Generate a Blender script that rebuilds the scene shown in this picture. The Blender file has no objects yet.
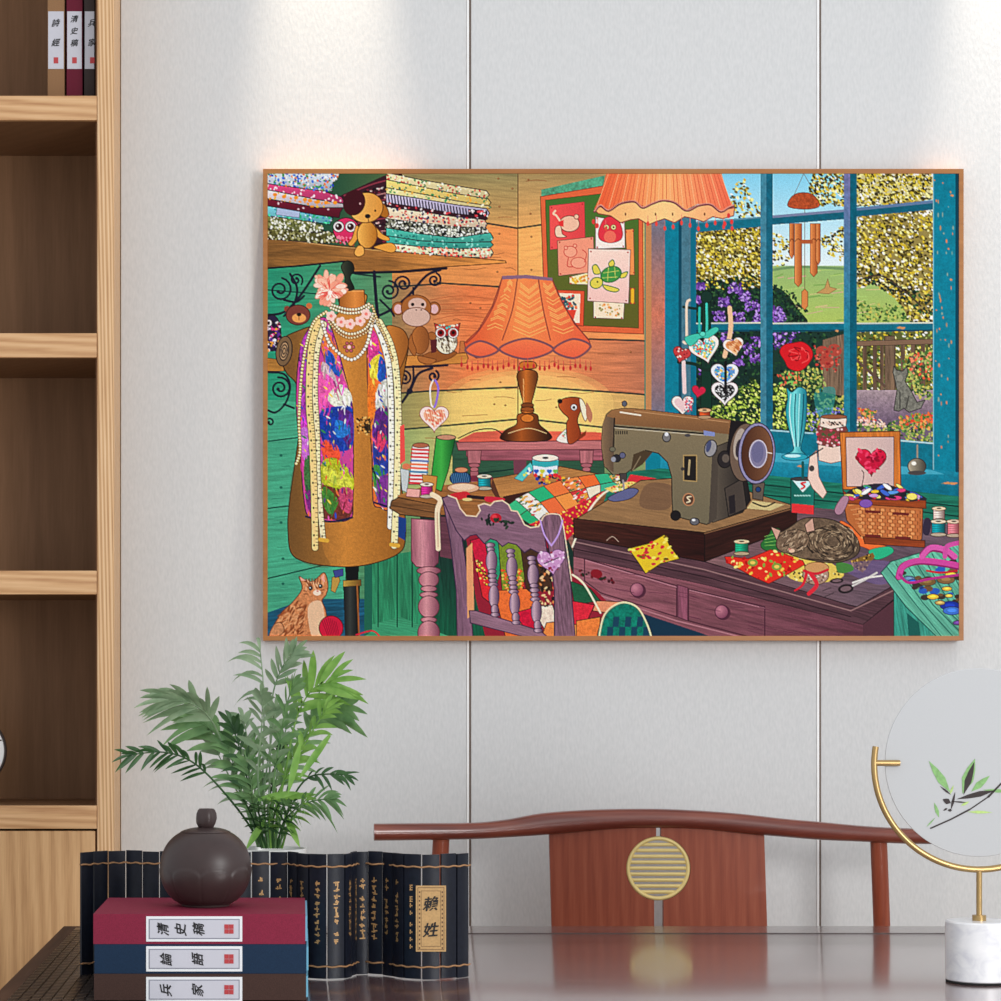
import bpy, bmesh, math, random
import numpy as np
from mathutils import Vector, Matrix

# ------------------------------------------------------------------ camera, world, lights, exposure
F, PX, PY, EYE = 2400.0, 300.0, 690.0, 1.10        # focal length and principal point in pixels of the 1001 frame
SC = bpy.context.scene
COL = SC.collection
cam = bpy.data.cameras.new('camera')
cam.sensor_width = 36.0
cam.lens = 36.0 * F / 1001.0
cam.shift_x = (500.5 - PX) / 1001.0
cam.shift_y = (PY - 500.5) / 1001.0
cam.clip_start = 0.05
camo = bpy.data.objects.new('camera', cam)
camo.location = (0, 0, EYE)
camo.rotation_euler = (math.pi / 2, 0, 0)
COL.objects.link(camo)
SC.camera = camo
world = bpy.data.worlds.new('room_light')
SC.world = world
world.use_nodes = True
bg = world.node_tree.nodes['Background']
bg.inputs[0].default_value = (0.95, 0.975, 1.0, 1)
bg.inputs[1].default_value = 0.80


def area_light(name, loc, target, size, power, color):
    l = bpy.data.lights.new(name, 'AREA')
    l.shape = 'DISK'
    l.size = size
    l.energy = power
    l.color = color
    o = bpy.data.objects.new(name, l)
    o.location = loc
    o.rotation_euler = (Vector(target) - Vector(loc)).to_track_quat('-Z', 'Y').to_euler()
    COL.objects.link(o)
    return o


def spot_light(name, loc, target, angle, blend, power, color, radius=0.03):
    l = bpy.data.lights.new(name, 'SPOT')
    l.spot_size = math.radians(angle)
    l.spot_blend = blend
    l.energy = power
    l.color = color
    l.shadow_soft_size = radius
    o = bpy.data.objects.new(name, l)
    o.location = loc
    o.rotation_euler = (Vector(target) - Vector(loc)).to_track_quat('-Z', 'Y').to_euler()
    COL.objects.link(o)
    return o


area_light('soft_key_light', (1.8, 0.6, 1.5), (0.4, 4.1, 0.8), 0.9, 42, (1.0, 0.992, 0.98))  # soft key light added out of view to brighten the lower wall, no window there
spot_light('downlight', (0.045, 4.025, 3.3), (0.045, 4.075, 2.3), 16.5, 1.0, 420, (1.0, 0.84, 0.64), 0.02)
spot_light('downlight', (1.215, 4.025, 3.3), (1.215, 4.075, 2.3), 16.5, 1.0, 420, (1.0, 0.88, 0.74), 0.02)
SC.view_settings.view_transform = 'Standard'
SC.view_settings.look = 'None'
SC.view_settings.gamma = 1.0
SC.view_settings.use_curve_mapping = False
SC.view_settings.exposure = 0.07

random.seed(7)


# ------------------------------------------------------------------ helpers
def P(px, py, d):
    """pixel of the 1001 frame at distance d -> point"""
    return Vector(((px - PX) * d / F, d, EYE - (py - PY) * d / F))


def lin(c):
    return tuple(((v / 255.0) / 12.92 if v / 255.0 <= 0.04045 else ((v / 255.0 + 0.055) / 1.055) ** 2.4) for v in c)


class NT:
    def __init__(self, name):
        self.m = bpy.data.materials.new(name)
        self.m.use_nodes = True
        self.t = self.m.node_tree
        self.b = self.t.nodes['Principled BSDF']

    def n(self, kind, **kw):
        nd = self.t.nodes.new(kind)
        for k, v in kw.items():
            if hasattr(nd, k):
                setattr(nd, k, v)
            else:
                nd.inputs[k.replace('_', ' ')].default_value = v
        return nd

    def l(self, a, b):
        self.t.links.new(a, b)

    def ramp(self, fac, stops):
        r = self.n('ShaderNodeValToRGB')
        e = r.color_ramp.elements
        while len(e) < len(stops):
            e.new(0.5)
        for el, (p, c) in zip(e, stops):
            el.position = p
            el.color = (*c, 1)
        self.l(fac, r.inputs[0])
        return r.outputs[0]

    def coords(self, scale, kind='Object'):
        tc = self.n('ShaderNodeTexCoord')
        mp = self.n('ShaderNodeMapping')
        mp.inputs['Scale'].default_value = scale
        self.l(tc.outputs[kind], mp.inputs['Vector'])
        return mp.outputs[0]

    def bump(self, h, strength, dist=0.001):
        b = self.n('ShaderNodeBump')
        b.inputs['Strength'].default_value = strength
        b.inputs['Distance'].default_value = dist
        self.l(h, b.inputs['Height'])
        self.l(b.outputs[0], self.b.inputs['Normal'])


def mat_plain(name, c, rough=0.5, metal=0.0, var=0.06, scale=40.0, spec=0.5, coat=0.0, bump=0.0):
    k = NT(name)
    c = lin(c)
    nz = k.n('ShaderNodeTexNoise', Scale=scale, Detail=4.0)
    k.l(k.coords((1, 1, 1)), nz.inputs['Vector'])
    k.l(k.ramp(nz.outputs['Fac'], [(0.25, tuple(v * (1 - var) for v in c)), (0.75, tuple(min(1, v * (1 + var)) for v in c))]), k.b.inputs['Base Color'])
    k.b.inputs['Roughness'].default_value = rough
    k.b.inputs['Metallic'].default_value = metal
    k.b.inputs['Specular IOR Level'].default_value = spec
    k.b.inputs['Coat Weight'].default_value = coat
    if bump:
        k.bump(nz.outputs['Fac'], bump)
    return k.m


def mat_wood(name, cols, axis='Z', fine=90.0, wave=9.0, stretch=0.05, rough=0.5, spec=0.4, coat=0.0, wave_mix=0.5, distort=6.0, coat_rough=0.05):
    """streaky grain along an axis: fine noise streaks mixed with distorted bands"""
    k = NT(name)
    s = [1.0, 1.0, 1.0]
    s['XYZ'.index(axis)] = stretch
    v = k.coords(tuple(s))
    nz = k.n('ShaderNodeTexNoise', Scale=fine, Detail=5.0, Roughness=0.6)
    k.l(v, nz.inputs['Vector'])
    wv = k.n('ShaderNodeTexWave', Scale=wave, Distortion=distort, Detail=3.0)
    wv.inputs['Detail Scale'].default_value = 1.2
    wv.wave_type = 'BANDS'
    wv.bands_direction = 'DIAGONAL'
    k.l(v, wv.inputs['Vector'])
    mx = k.n('ShaderNodeMix')
    mx.data_type = 'FLOAT'
    mx.inputs[0].default_value = wave_mix
    k.l(nz.outputs['Fac'], mx.inputs[2])
    k.l(wv.outputs['Fac'], mx.inputs[3])
    st = [(0.2 + 0.6 * i / (len(cols) - 1), lin(c)) for i, c in enumerate(cols)]
    k.l(k.ramp(mx.outputs[0], st), k.b.inputs['Base Color'])
    k.b.inputs['Roughness'].default_value = rough
    k.b.inputs['Specular IOR Level'].default_value = spec
    k.b.inputs['Coat Weight'].default_value = coat
    k.b.inputs['Coat Roughness'].default_value = coat_rough
    k.bump(mx.outputs[0], 0.08)
    return k.m


class MB:
    """collects shapes; build() links them as one mesh object"""
    def __init__(self):
        self.v, self.f = [], []

    def add(self, vs, fs):
        o = len(self.v)
        self.v += [tuple(p) for p in vs]
        self.f += [tuple(i + o for i in f) for f in fs]
        return self

    def box(self, x0, x1, y0, y1, z0, z1):
        vs = [(x, y, z) for z in (z0, z1) for y in (y0, y1) for x in (x0, x1)]
        return self.add(vs, [(0, 2, 3, 1), (4, 5, 7, 6), (0, 1, 5, 4), (2, 6, 7, 3), (0, 4, 6, 2), (1, 3, 7, 5)])

    def prism(self, poly, y0, y1):
        """outline in (x, z), from y0 (front) to y1"""
        n = len(poly)
        vs = [(x, y0, z) for x, z in poly] + [(x, y1, z) for x, z in poly]
        fs = [tuple(range(n)), tuple(range(2 * n - 1, n - 1, -1))]
        fs += [(i, n + i, n + (i + 1) % n, (i + 1) % n) for i in range(n)]
        return self.add(vs, fs)

    def tube(self, pts, rad, seg=10, caps=True, flat=1.0):
        pts = [Vector(p) for p in pts]
        n = len(pts)
        rad = rad if isinstance(rad, (list, tuple)) else [rad] * n
        t0 = (pts[1] - pts[0]).normalized()
        up = Vector((0, 0, 1)) if abs(t0.z) < 0.9 else Vector((0, 1, 0))
        nrm = (up - t0 * up.dot(t0)).normalized()
        vs, fs = [], []
        for i in range(n):
            t = (pts[min(i + 1, n - 1)] - pts[max(i - 1, 0)]).normalized()
            nrm = (nrm - t * nrm.dot(t)).normalized()
            b = t.cross(nrm)
            for k in range(seg):
                a = 2 * math.pi * k / seg
                vs.append(pts[i] + nrm * math.cos(a) * rad[i] + b * math.sin(a) * rad[i] * flat)
        for i in range(n - 1):
            for k in range(seg):
                k2 = (k + 1) % seg
                fs.append((i * seg + k, i * seg + k2, (i + 1) * seg + k2, (i + 1) * seg + k))
        if caps:
            fs.append(tuple(range(seg - 1, -1, -1)))
            fs.append(tuple((n - 1) * seg + k for k in range(seg)))
        return self.add(vs, fs)

    def lathe(self, prof, c, seg=48, rfun=None):
        """profile of (radius, height) about a vertical axis through c"""
        vs, fs = [], []
        n = len(prof)
        for j, (r, z) in enumerate(prof):
            for k in range(seg):
                a = 2 * math.pi * k / seg
                rr = r if rfun is None else r + rfun(a, z, r)
                vs.append((c[0] + rr * math.cos(a), c[1] + rr * math.sin(a), c[2] + z))
        for j in range(n - 1):
            for k in range(seg):
                k2 = (k + 1) % seg
                fs.append((j * seg + k, j * seg + k2, (j + 1) * seg + k2, (j + 1) * seg + k))
        if prof[0][0] > 1e-6:
            fs.append(tuple(range(seg - 1, -1, -1)))
        if prof[-1][0] > 1e-6:
            fs.append(tuple((n - 1) * seg + k for k in range(seg)))
        return self.add(vs, fs)

    def build(self, name, material, root=None, part_of=None, bevel=0.0, smooth=35, segs=2):
        """root: the thing's Empty (vertices become local to it); part_of: the part this is a sub-part of"""
        off = Vector(root.location) if root else Vector((0, 0, 0))
        me = bpy.data.meshes.new(name)
        me.from_pydata([tuple(Vector(p) - off) for p in self.v], [], self.f)
        bm = bmesh.new()
        bm.from_mesh(me)
        bmesh.ops.remove_doubles(bm, verts=bm.verts, dist=1e-6)
        bmesh.ops.recalc_face_normals(bm, faces=bm.faces)
        if bevel:
            ed = [e for e in bm.edges if len(e.link_faces) == 2 and e.calc_face_angle() > 0.5]
            bmesh.ops.bevel(bm, geom=ed, offset=bevel, segments=segs, affect='EDGES', profile=0.6)
        if smooth:
            for f in bm.faces:
                f.smooth = True
        bm.to_mesh(me)
        bm.free()
        if smooth:
            me.set_sharp_from_angle(angle=math.radians(smooth))
        me.materials.append(material)
        o = bpy.data.objects.new(name, me)
        COL.objects.link(o)
        p = part_of or root
        if p:
            o.parent = p
        return o


def thing(name, label, cat, loc, group=None):
    o = bpy.data.objects.new(name, None)
    o.empty_display_size = 0.05
    o.location = loc
    COL.objects.link(o)
    return tag(o, label, cat, group)


def tag(o, label, cat, group=None):
    o['label'] = label
    o['category'] = cat
    if group:
        o['group'] = group
    return o


def struct(o, label=None):
    o['kind'] = 'structure'
    if label:
        o['label'] = label
    return o


def spline(pts, n=8, closed=False):
    """Catmull-Rom through the points"""
    pts = [np.array(p, float) for p in pts]
    m = len(pts)
    out = []
    for i in range(m if closed else m - 1):
        if closed:
            p0, p1, p2, p3 = pts[i - 1], pts[i], pts[(i + 1) % m], pts[(i + 2) % m]
        else:
            p0, p1, p2, p3 = pts[max(i - 1, 0)], pts[i], pts[i + 1], pts[min(i + 2, m - 1)]
        for k in range(n):
            t = k / n
            out.append(0.5 * (2 * p1 + (p2 - p0) * t + (2 * p0 - 5 * p1 + 4 * p2 - p3) * t * t + (3 * p1 - p0 - 3 * p2 + p3) * t ** 3))
    if not closed:
        out.append(pts[-1])
    return out


_glyphs = {}


def glyph(ch):
    """outline mesh of one character, centred, about one unit high, flat in (x, y)"""
    if ch not in _glyphs:
        cu = bpy.data.curves.new('glyph', 'FONT')
        cu.body = ch
        cu.offset = 0.006
        cu.resolution_u = 3
        o = bpy.data.objects.new('glyph', cu)
        COL.objects.link(o)
        me = bpy.data.meshes.new_from_object(o.evaluated_get(bpy.context.evaluated_depsgraph_get()))
        bpy.data.objects.remove(o)
        vs = [(v.co.x, v.co.y) for v in me.vertices]
        fs = [tuple(p.vertices) for p in me.polygons]
        cx = (min(v[0] for v in vs) + max(v[0] for v in vs)) / 2
        cy = (min(v[1] for v in vs) + max(v[1] for v in vs)) / 2
        _glyphs[ch] = ([(x - cx, y - cy) for x, y in vs], fs)
        bpy.data.meshes.remove(me)
    return _glyphs[ch]


def put_glyph(mb, ch, x, y, z, h, rot=0.0, slant=0.18):
    """writes a character on a plane facing the camera, brush-like lean"""
    vs, fs = glyph(ch)
    c, s = math.cos(rot), math.sin(rot)
    for du, dv in ((-0.018, -0.012), (0.018, 0.012)):        # two close passes make brush-thick strokes
        out = []
        for u, v in vs:
            u2 = u + slant * v + 0.015 * math.sin(5 * v) + du
            v2 = v + 0.05 * u + 0.015 * math.sin(6 * u) + dv
            out.append((x + h * (c * u2 - s * v2), y - du * 0.004, z + h * (s * u2 + c * v2)))
        mb.add(out, fs)

# ------------------------------------------------------------------ materials
def mat_wallpaper():
    k = NT('woven wallpaper')
    v = k.coords((1, 1, 0.35))
    nz = k.n('ShaderNodeTexNoise', Scale=260.0, Detail=3.0)
    k.l(v, nz.inputs['Vector'])
    k.l(k.ramp(nz.outputs['Fac'], [(0.3, (0.655, 0.665, 0.67)), (0.7, (0.72, 0.725, 0.73))]), k.b.inputs['Base Color'])
    k.b.inputs['Roughness'].default_value = 0.85
    k.b.inputs['Specular IOR Level'].default_value = 0.15
    k.bump(nz.outputs['Fac'], 0.25, 0.0008)
    return k.m


M_wall = mat_wallpaper()
M_trim = mat_plain('bronze seam', (96, 78, 66), 0.5, 0.1)
M_trim_light = mat_plain('white seam bead', (250, 250, 250), 0.4)
M_floor = mat_wood('floor boards', [(176, 150, 120), (196, 170, 138), (208, 184, 152)], 'X', rough=0.4)
M_ash_v = mat_wood('pale ash upright', [(182, 136, 94), (222, 178, 130), (240, 206, 164)], 'Z', fine=420, wave=105, stretch=0.02, wave_mix=0.45, distort=2.5)
M_ash_h = mat_wood('pale ash shelf edge', [(184, 134, 90), (214, 168, 120), (230, 188, 142)], 'X', fine=240, wave=40, stretch=0.05, wave_mix=0.35, distort=5)
M_oak = mat_wood('oak door', [(176, 132, 88), (200, 156, 108), (216, 174, 126)], 'Z', fine=380, wave=26, stretch=0.04, wave_mix=0.3, distort=6)
M_walnut = mat_wood('dark walnut lining', [(116, 83, 56), (126, 91, 63), (136, 99, 70)], 'Z', fine=240, wave=16, stretch=0.05, wave_mix=0.2, distort=5, spec=0.2)
M_table = mat_wood('polished rosewood', [(104, 72, 70), (122, 90, 88), (136, 104, 100)], 'X', fine=60, wave=8, stretch=0.08, rough=0.25, spec=1.0, coat=1.0, coat_rough=0.12, wave_mix=0.3)
M_table.node_tree.nodes['Principled BSDF'].inputs['Coat IOR'].default_value = 2.6
M_groove = mat_plain('dark groove', (40, 22, 20), 0.5)

# ------------------------------------------------------------------ the room
YW = 4.08
XC = -0.3056                                     # right side of the cabinet, where the wall begins
SEAMS = [P(469, 0, YW).x, P(819, 0, YW).x, 1.477]
edges = [XC + 0.001] + SEAMS + [2.3]
for i in range(len(edges) - 1):
    x0, x1 = edges[i] + (0.0032 if i else 0), edges[i + 1] - (0.0036 if i < len(SEAMS) else 0)
    struct(MB().box(x0, x1, YW, YW + 0.05, 0, 3.4).build('wall_back', M_wall, bevel=0.0012, smooth=0), 'fabric wallpapered wall panel')
for i, x in enumerate(SEAMS):
    struct(MB().box(x + 0.0000, x + 0.0032, YW - 0.0008, YW + 0.04, 0, 3.4).build('trim_%d' % (i + 1), M_trim, smooth=0), 'thin bronze seam between wall panels')
    struct(MB().box(x - 0.0036, x - 0.0001, YW - 0.0022, YW + 0.04, 0, 3.4).build('trim_%d' % (i + 4), M_trim_light, smooth=0), 'thin white bead beside a wall seam')
struct(MB().box(-2.2, -1.27, YW, YW + 0.05, 0, 3.4).build('wall_back', M_wall, smooth=0))
struct(MB().box(-1.3, XC + 0.03, 4.27, 4.32, 0, 3.4).build('wall_niche', M_wall, smooth=0))
struct(MB().box(-2.2, 2.3, 0.6, 4.3, -0.05, 0).build('floor', M_floor, smooth=0))

# ------------------------------------------------------------------ bookcase
D0, D1 = 3.95, 4.23
SF = D0 / F
zf = lambda py: EYE - (py - PY) * SF
x_in = P(97, 0, D0).x
bc = thing('bookcase', 'pale ash bookcase with dark walnut lining and an oak door below', 'bookcase', (-0.785, 4.1, 0))
MB().box(x_in, XC, D0, D1, 0, 2.62).build('side_panel', M_ash_v, bc, bevel=0.004, segs=3)
MB().box(-1.262, -1.234, D0, D1, 0, 2.62).build('side_panel', M_ash_v, bc, bevel=0.004)
MB().box(-1.234, x_in, D1 - 0.012, D1, 0.06, 2.6).build('back_panel', M_walnut, bc, smooth=0)
MB().box(x_in - 0.003, x_in - 0.0002, D0 + 0.012, D1 - 0.012, 0.06, 2.58).build('lining', M_walnut, bc, smooth=0)
MB().box(-1.262, XC, D0 - 0.001, D1, 2.62, 2.65).build('top_panel', M_ash_h, bc, bevel=0.003)
for a, b in ((96, 119.6), (333.5, 357), (571, 594), (806, 828.5)):
    s = MB().box(-1.234, x_in - 0.003, D0 + 0.011, D1 - 0.012, zf(b), zf(a)).build('shelf', M_walnut, bc, smooth=0)
    MB().box(-1.234, x_in - 0.0004, D0, D0 + 0.012, zf(b) - 0.0006, zf(a) + 0.0006).build('edge_band', M_ash_h, bc, s, bevel=0.0012)
zt = zf(831)
MB().box(-1.234, x_in, D0 + 0.03, D0 + 0.06, 0, 0.08).build('plinth', M_walnut, bc, smooth=0)
MB().box(-1.234, x_in, D0 + 0.012, D1 - 0.012, 0.08, 0.1).build('bottom_panel', M_walnut, bc, smooth=0)
dx = x_in - 0.0032
for x0, x1 in ((dx - 0.446, dx), (-1.232, dx - 0.449)):
    d = MB().box(x0, x1, D0 + 0.001, D0 + 0.02, 0.085, zt).build('door', M_oak, bc, bevel=0.0015)
    kx = x0 + 0.04 if x1 == dx else x1 - 0.04
    MB().box(kx - 0.006, kx + 0.006, D0 - 0.012, D0 + 0.001, 0.42, 0.56).build('handle', M_trim, bc, d, bevel=0.003)

# books in the bookcase: labelled spines facing out
M_label = mat_plain('pale book label', (206, 206, 216), 0.6, var=0.03)
M_label_rim = mat_plain('white label border', (240, 243, 246), 0.6, var=0.02)
M_label_line = mat_plain('grey label line', (140, 142, 156), 0.6)
M_ink = mat_plain('black ink', (22, 20, 22), 0.5)
M_seal = mat_plain('red seal ink', (190, 62, 66), 0.6)
M_page = mat_plain('blue tinted pages', (120, 190, 220), 0.7)


def mat_cloth(name, c, bump=0.3):
    k = NT(name)
    v = k.coords((1, 1, 1))
    wv = k.n('ShaderNodeTexNoise', Scale=900.0, Detail=2.0)
    k.l(v, wv.inputs['Vector'])
    c = lin(c)
    k.l(k.ramp(wv.outputs['Fac'], [(0.3, tuple(x * 0.86 for x in c)), (0.7, tuple(x * 1.14 for x in c))]), k.b.inputs['Base Color'])
    k.b.inputs['Roughness'].default_value = 0.7
    k.b.inputs['Specular IOR Level'].default_value = 0.25
    k.bump(wv.outputs['Fac'], bump, 0.0004)
    return k.m


M_cloth = {'red': mat_cloth('burgundy book cloth', (134, 36, 62)), 'blue': mat_cloth('navy book cloth', (22, 46, 72)),
           'brown': mat_cloth('dark brown book cloth', (68, 47, 41)), 'tan': mat_cloth('brown book cloth', (150, 112, 78)),
           'wine': mat_cloth('wine book cloth', (104, 24, 46)), 'char': mat_cloth('charcoal book cloth', (62, 52, 50))}

DB = 4.0
sb = DB / F
shelf_z = zf(96)
for px0, px1, cloth, text, lab, hh in (
        (47.5, 64.5, 'tan', '詩經', 'brown cloth book with two characters on its label, standing leftmost on the top shelf', 0.300),
        (66.5, 82.5, 'wine', '清史稿', 'wine red cloth book with three characters on its label, standing on the top shelf', 0.302),
        (84.1, 94.6, 'char', '兵家', 'charcoal cloth book on the top shelf, half hidden by the bookcase upright', 0.298)):
    X0, X1 = (px0 - PX) * sb, (px1 - PX) * sb
    b = thing('book', lab, 'book', ((X0 + X1) / 2, DB + 0.08, shelf_z), 'labelled books on the top shelf')
    MB().box(X0, X1, DB, DB + 0.17, shelf_z + 0.0007, shelf_z + hh).build('cover', M_cloth[cloth], b, bevel=0.0015)
    MB().box(X0 + 0.002, X1 - 0.002, DB + 0.006, DB + 0.172, shelf_z + 0.003, shelf_z + hh + 0.0012).build('pages', M_page, b, smooth=0)
    zl = lambda py: EYE - (py - PY) * sb
    x0, x1 = X0 + 0.0012, X1 - 0.0012
    if cloth == 'char':
        x1 = X1 - 0.0006
    lb = MB().box(x0, x1, DB - 0.0008, DB + 0.001, zl(69), zl(11.5)).build('label', M_label, b, smooth=0)
    ys = [23, 42.5] if len(text) == 2 else [19, 31, 43]
    cx = (x0 + x1) / 2 if cloth != 'char' else x0 + 0.0125
    for ch, yy in zip(text, ys):
        lt = MB()
        put_glyph(lt, ch, cx, DB - 0.0012, zl(yy), 0.0135 if len(text) == 2 else 0.0125)
        lt.build('letter', M_ink, b, lb, smooth=0)
    MB().box(cx - 0.0038, cx + 0.0038, DB - 0.0013, DB - 0.0006, zl(63.5), zl(57.5)).build('seal', M_seal, b, lb, smooth=0)

# round white ornament at the left edge of the frame
c = P(-30, 751, 4.06)
M_white = mat_plain('glazed white', (238, 238, 238), 0.15, var=0.01)
M_rim = mat_plain('dark rim', (48, 34, 30), 0.35)
rd = thing('round_ornament', 'round white disc ornament with a dark rim, cut by the left picture edge', 'ornament', (c.x, c.y, zf(806)))


def ring_y(mb, cx, cy, cz, R, r, a0=0, a1=2 * math.pi, seg=64, tseg=10):
    n = seg
    closed = abs(a1 - a0 - 2 * math.pi) < 1e-6
    vs, fs = [], []
    m = n if closed else n + 1
    for i in range(m):
        a = a0 + (a1 - a0) * i / n
        for k in range(tseg):
            b = 2 * math.pi * k / tseg
            q = R + r * math.cos(b)
            vs.append((cx + q * math.cos(a), cy + r * math.sin(b), cz + q * math.sin(a)))
    for i in range(n):
        j = (i + 1) % m
        for k in range(tseg):
            k2 = (k + 1) % tseg
            fs.append((i * tseg + k, i * tseg + k2, j * tseg + k2, j * tseg + k))
    if not closed:
        fs.append(tuple(range(tseg - 1, -1, -1)))
        fs.append(tuple(n * tseg + k for k in range(tseg)))
    mb.add(vs, fs)
    return mb


def disc_y(mb, cx, cy, cz, R, y0, y1, seg=72):
    mb.prism([(cx + R * math.cos(2 * math.pi * i / seg), cz + R * math.sin(2 * math.pi * i / seg)) for i in range(seg)], y0, y1)
    return mb


rr = 34.5 * 4.06 / F
disc_y(MB(), c.x, c.y, c.z, rr, c.y - 0.006, c.y + 0.012).build('face', M_white, rd, bevel=0.002)
ring_y(MB(), c.x, c.y, c.z, rr + 0.0012, 0.003).build('rim', M_rim, rd)
MB().box(c.x + rr - 0.012, c.x + rr - 0.004, c.y - 0.0068, c.y - 0.0055, c.z + 0.017, c.z + 0.0195).build('mark', M_rim, rd, smooth=0)
MB().box(c.x - 0.03, c.x + 0.03, c.y - 0.02, c.y + 0.03, zf(806) + 0.0007, c.z - rr + 0.003).build('foot', M_rim, rd, bevel=0.002)

# ------------------------------------------------------------------ table
ZT = 0.748
XL, YB = -0.3535, 3.58
tb = thing('table', 'dark polished rosewood table with a grooved border', 'table', (0.8, 2.8, 0))
MB().box(XL + 0.0302, 2.1, 2.0, YB, ZT - 0.04, ZT).build('tabletop', M_table, tb, bevel=0.002, segs=3)
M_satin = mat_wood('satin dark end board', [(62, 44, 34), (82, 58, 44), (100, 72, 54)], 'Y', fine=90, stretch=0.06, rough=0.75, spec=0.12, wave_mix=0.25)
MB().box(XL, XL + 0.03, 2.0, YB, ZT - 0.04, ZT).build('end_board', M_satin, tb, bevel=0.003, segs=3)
yg = 3.472
g = MB()
g.box(XL + 0.108, 1.99, yg - 0.0022, yg + 0.0022, ZT - 0.0005, ZT + 0.0004)
g.box(XL + 0.106, XL + 0.109, 2.11, yg, ZT - 0.0005, ZT + 0.0004)
g.build('groove', M_groove, tb, smooth=0)
MB().box(XL + 0.05, 2.05, YB - 0.075, YB - 0.05, ZT - 0.13, ZT - 0.04).build('apron', M_table, tb, bevel=0.002)
MB().box(XL + 0.05, XL + 0.075, 2.06, YB - 0.05, ZT - 0.13, ZT - 0.04).build('apron', M_table, tb, bevel=0.002)
MB().box(XL + 0.05, 2.05, 2.05, 2.075, ZT - 0.13, ZT - 0.04).build('apron', M_table, tb, bevel=0.002)
for x in (XL + 0.03, 2.0):
    for y in (2.03, YB - 0.1):
        MB().box(x, x + 0.07, y, y + 0.07, 0, ZT - 0.04).build('leg', M_table, tb, bevel=0.006)

# woven mat on the left of the table: raised strips in a herringbone weave
M_weave = mat_plain('black lacquered weave', (46, 38, 34), 0.28, spec=0.6, var=0.2, scale=300)
mx0, mx1, my0, my1 = -0.331, -0.150, 2.02, 3.545
wm = MB()
wm.box(mx0, mx1, my0, my1, ZT + 0.0002, ZT + 0.001)
px_, py_ = 0.0125, 0.030
ny = int((my1 - my0) / py_)
nx = int((mx1 - mx0) / px_)
for j in range(ny):
    for i in range(nx):
        x = mx0 + i * px_
        y = my0 + j * py_ + (py_ / 3) * (i % 3)
        if y + py_ > my1:
            continue
        s = 0.35 * px_ if (i // 1) % 2 else -0.35 * px_
        vs, fs = [], []
        K = 4
        for t in range(K + 1):
            u = t / K
            h = ZT + 0.0008 + 0.0017 * math.sin(math.pi * u) ** 0.7
            vs += [(x + 0.0008, y + u * py_ * 0.96 - 0.003, h), (x + px_ - 0.0008, y + u * py_ * 0.96 + 0.003, h)]
        for t in range(K):
            fs.append((2 * t, 2 * t + 1, 2 * t + 3, 2 * t + 2))
        wm.add(vs, fs)
tag(wm.build('woven_mat', M_weave, smooth=40), 'black woven mat with a herringbone weave at the left end of the table', 'mat')

# ------------------------------------------------------------------ chair behind the table
M_rose = mat_wood('red rosewood', [(126, 54, 34), (144, 68, 44), (158, 84, 58)], 'Z', fine=190, wave=30, stretch=0.05, rough=0.45, spec=0.3, coat=0.05, wave_mix=0.2, distort=3)
M_rose_h = mat_wood('red rosewood rail', [(92, 42, 34), (118, 56, 44), (140, 74, 56)], 'X', fine=160, wave=12, stretch=0.06, rough=0.3, spec=0.5, coat=0.35, wave_mix=0.25)
M_gold_pale = mat_plain('pale gilt metal', (232, 208, 138), 0.45, 0.1, var=0.04)
YC = 3.88
sc_ = YC / F
CX = lambda px: (px - PX) * sc_
CZ = lambda py: EYE - (py - PY) * sc_
ch = thing('dining_chair', 'red rosewood chair with a curved yoke rail and a round gilt medallion in its back', 'chair', (CX(658), 3.7, 0))
top = [(373, 822), (420, 822), (470, 822), (505, 819), (540, 813), (580, 810), (620, 808.8), (660, 808.8), (700, 810.5), (740, 813.5), (780, 818), (820, 821.5), (860, 825), (900, 827), (945, 827)]
bot = [(373, 839), (420, 839), (470, 838.5), (505, 837), (540, 835), (580, 831.5), (620, 828.5), (660, 828), (700, 829), (740, 833), (780, 836.5), (820, 839.5), (860, 841), (900, 842.5), (945, 842.5)]
tp, bt = spline(top, 5), spline(bot, 5)
vs, fs = [], []
SEG = 20
for a, b in zip(tp, bt):
    u = (a[0] - 658) / 286.0
    yc = YC - 0.045 * u * u
    zc, hz = (CZ(a[1]) + CZ(b[1])) / 2, (CZ(a[1]) - CZ(b[1])) / 2
    for k in range(SEG):
        t = 2 * math.pi * k / SEG
        cs, sn = math.cos(t), math.sin(t)
        e = lambda q: math.copysign(abs(q) ** 0.75, q)
        vs.append((CX(a[0]), yc + 0.019 * e(cs), zc + hz * e(sn)))
n = len(tp)
for i in range(n - 1):
    for k in range(SEG):
        k2 = (k + 1) % SEG
        fs.append((i * SEG + k, i * SEG + k2, (i + 1) * SEG + k2, (i + 1) * SEG + k))
fs.append(tuple(range(SEG - 1, -1, -1)))
fs.append(tuple((n - 1) * SEG + k for k in range(SEG)))
MB().add(vs, fs).build('top_rail', M_rose_h, ch, bevel=0)
for xt, xb in ((440.5, 436), (875.5, 880.5)):
    MB().tube([(CX(xt), YC - 0.02, CZ(836)), (CX(xt * .5 + xb * .5), YC - 0.016, CZ(885)), (CX(xb), YC - 0.01, CZ(930)), (CX(xb) + (CX(xb) - CX(xt)) * 1.2, YC - 0.005, 0.45), (CX(xb) + (CX(xb) - CX(xt)) * 1.6, YC, 0)],
              0.0135, 16).build('leg', M_rose, ch)
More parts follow.
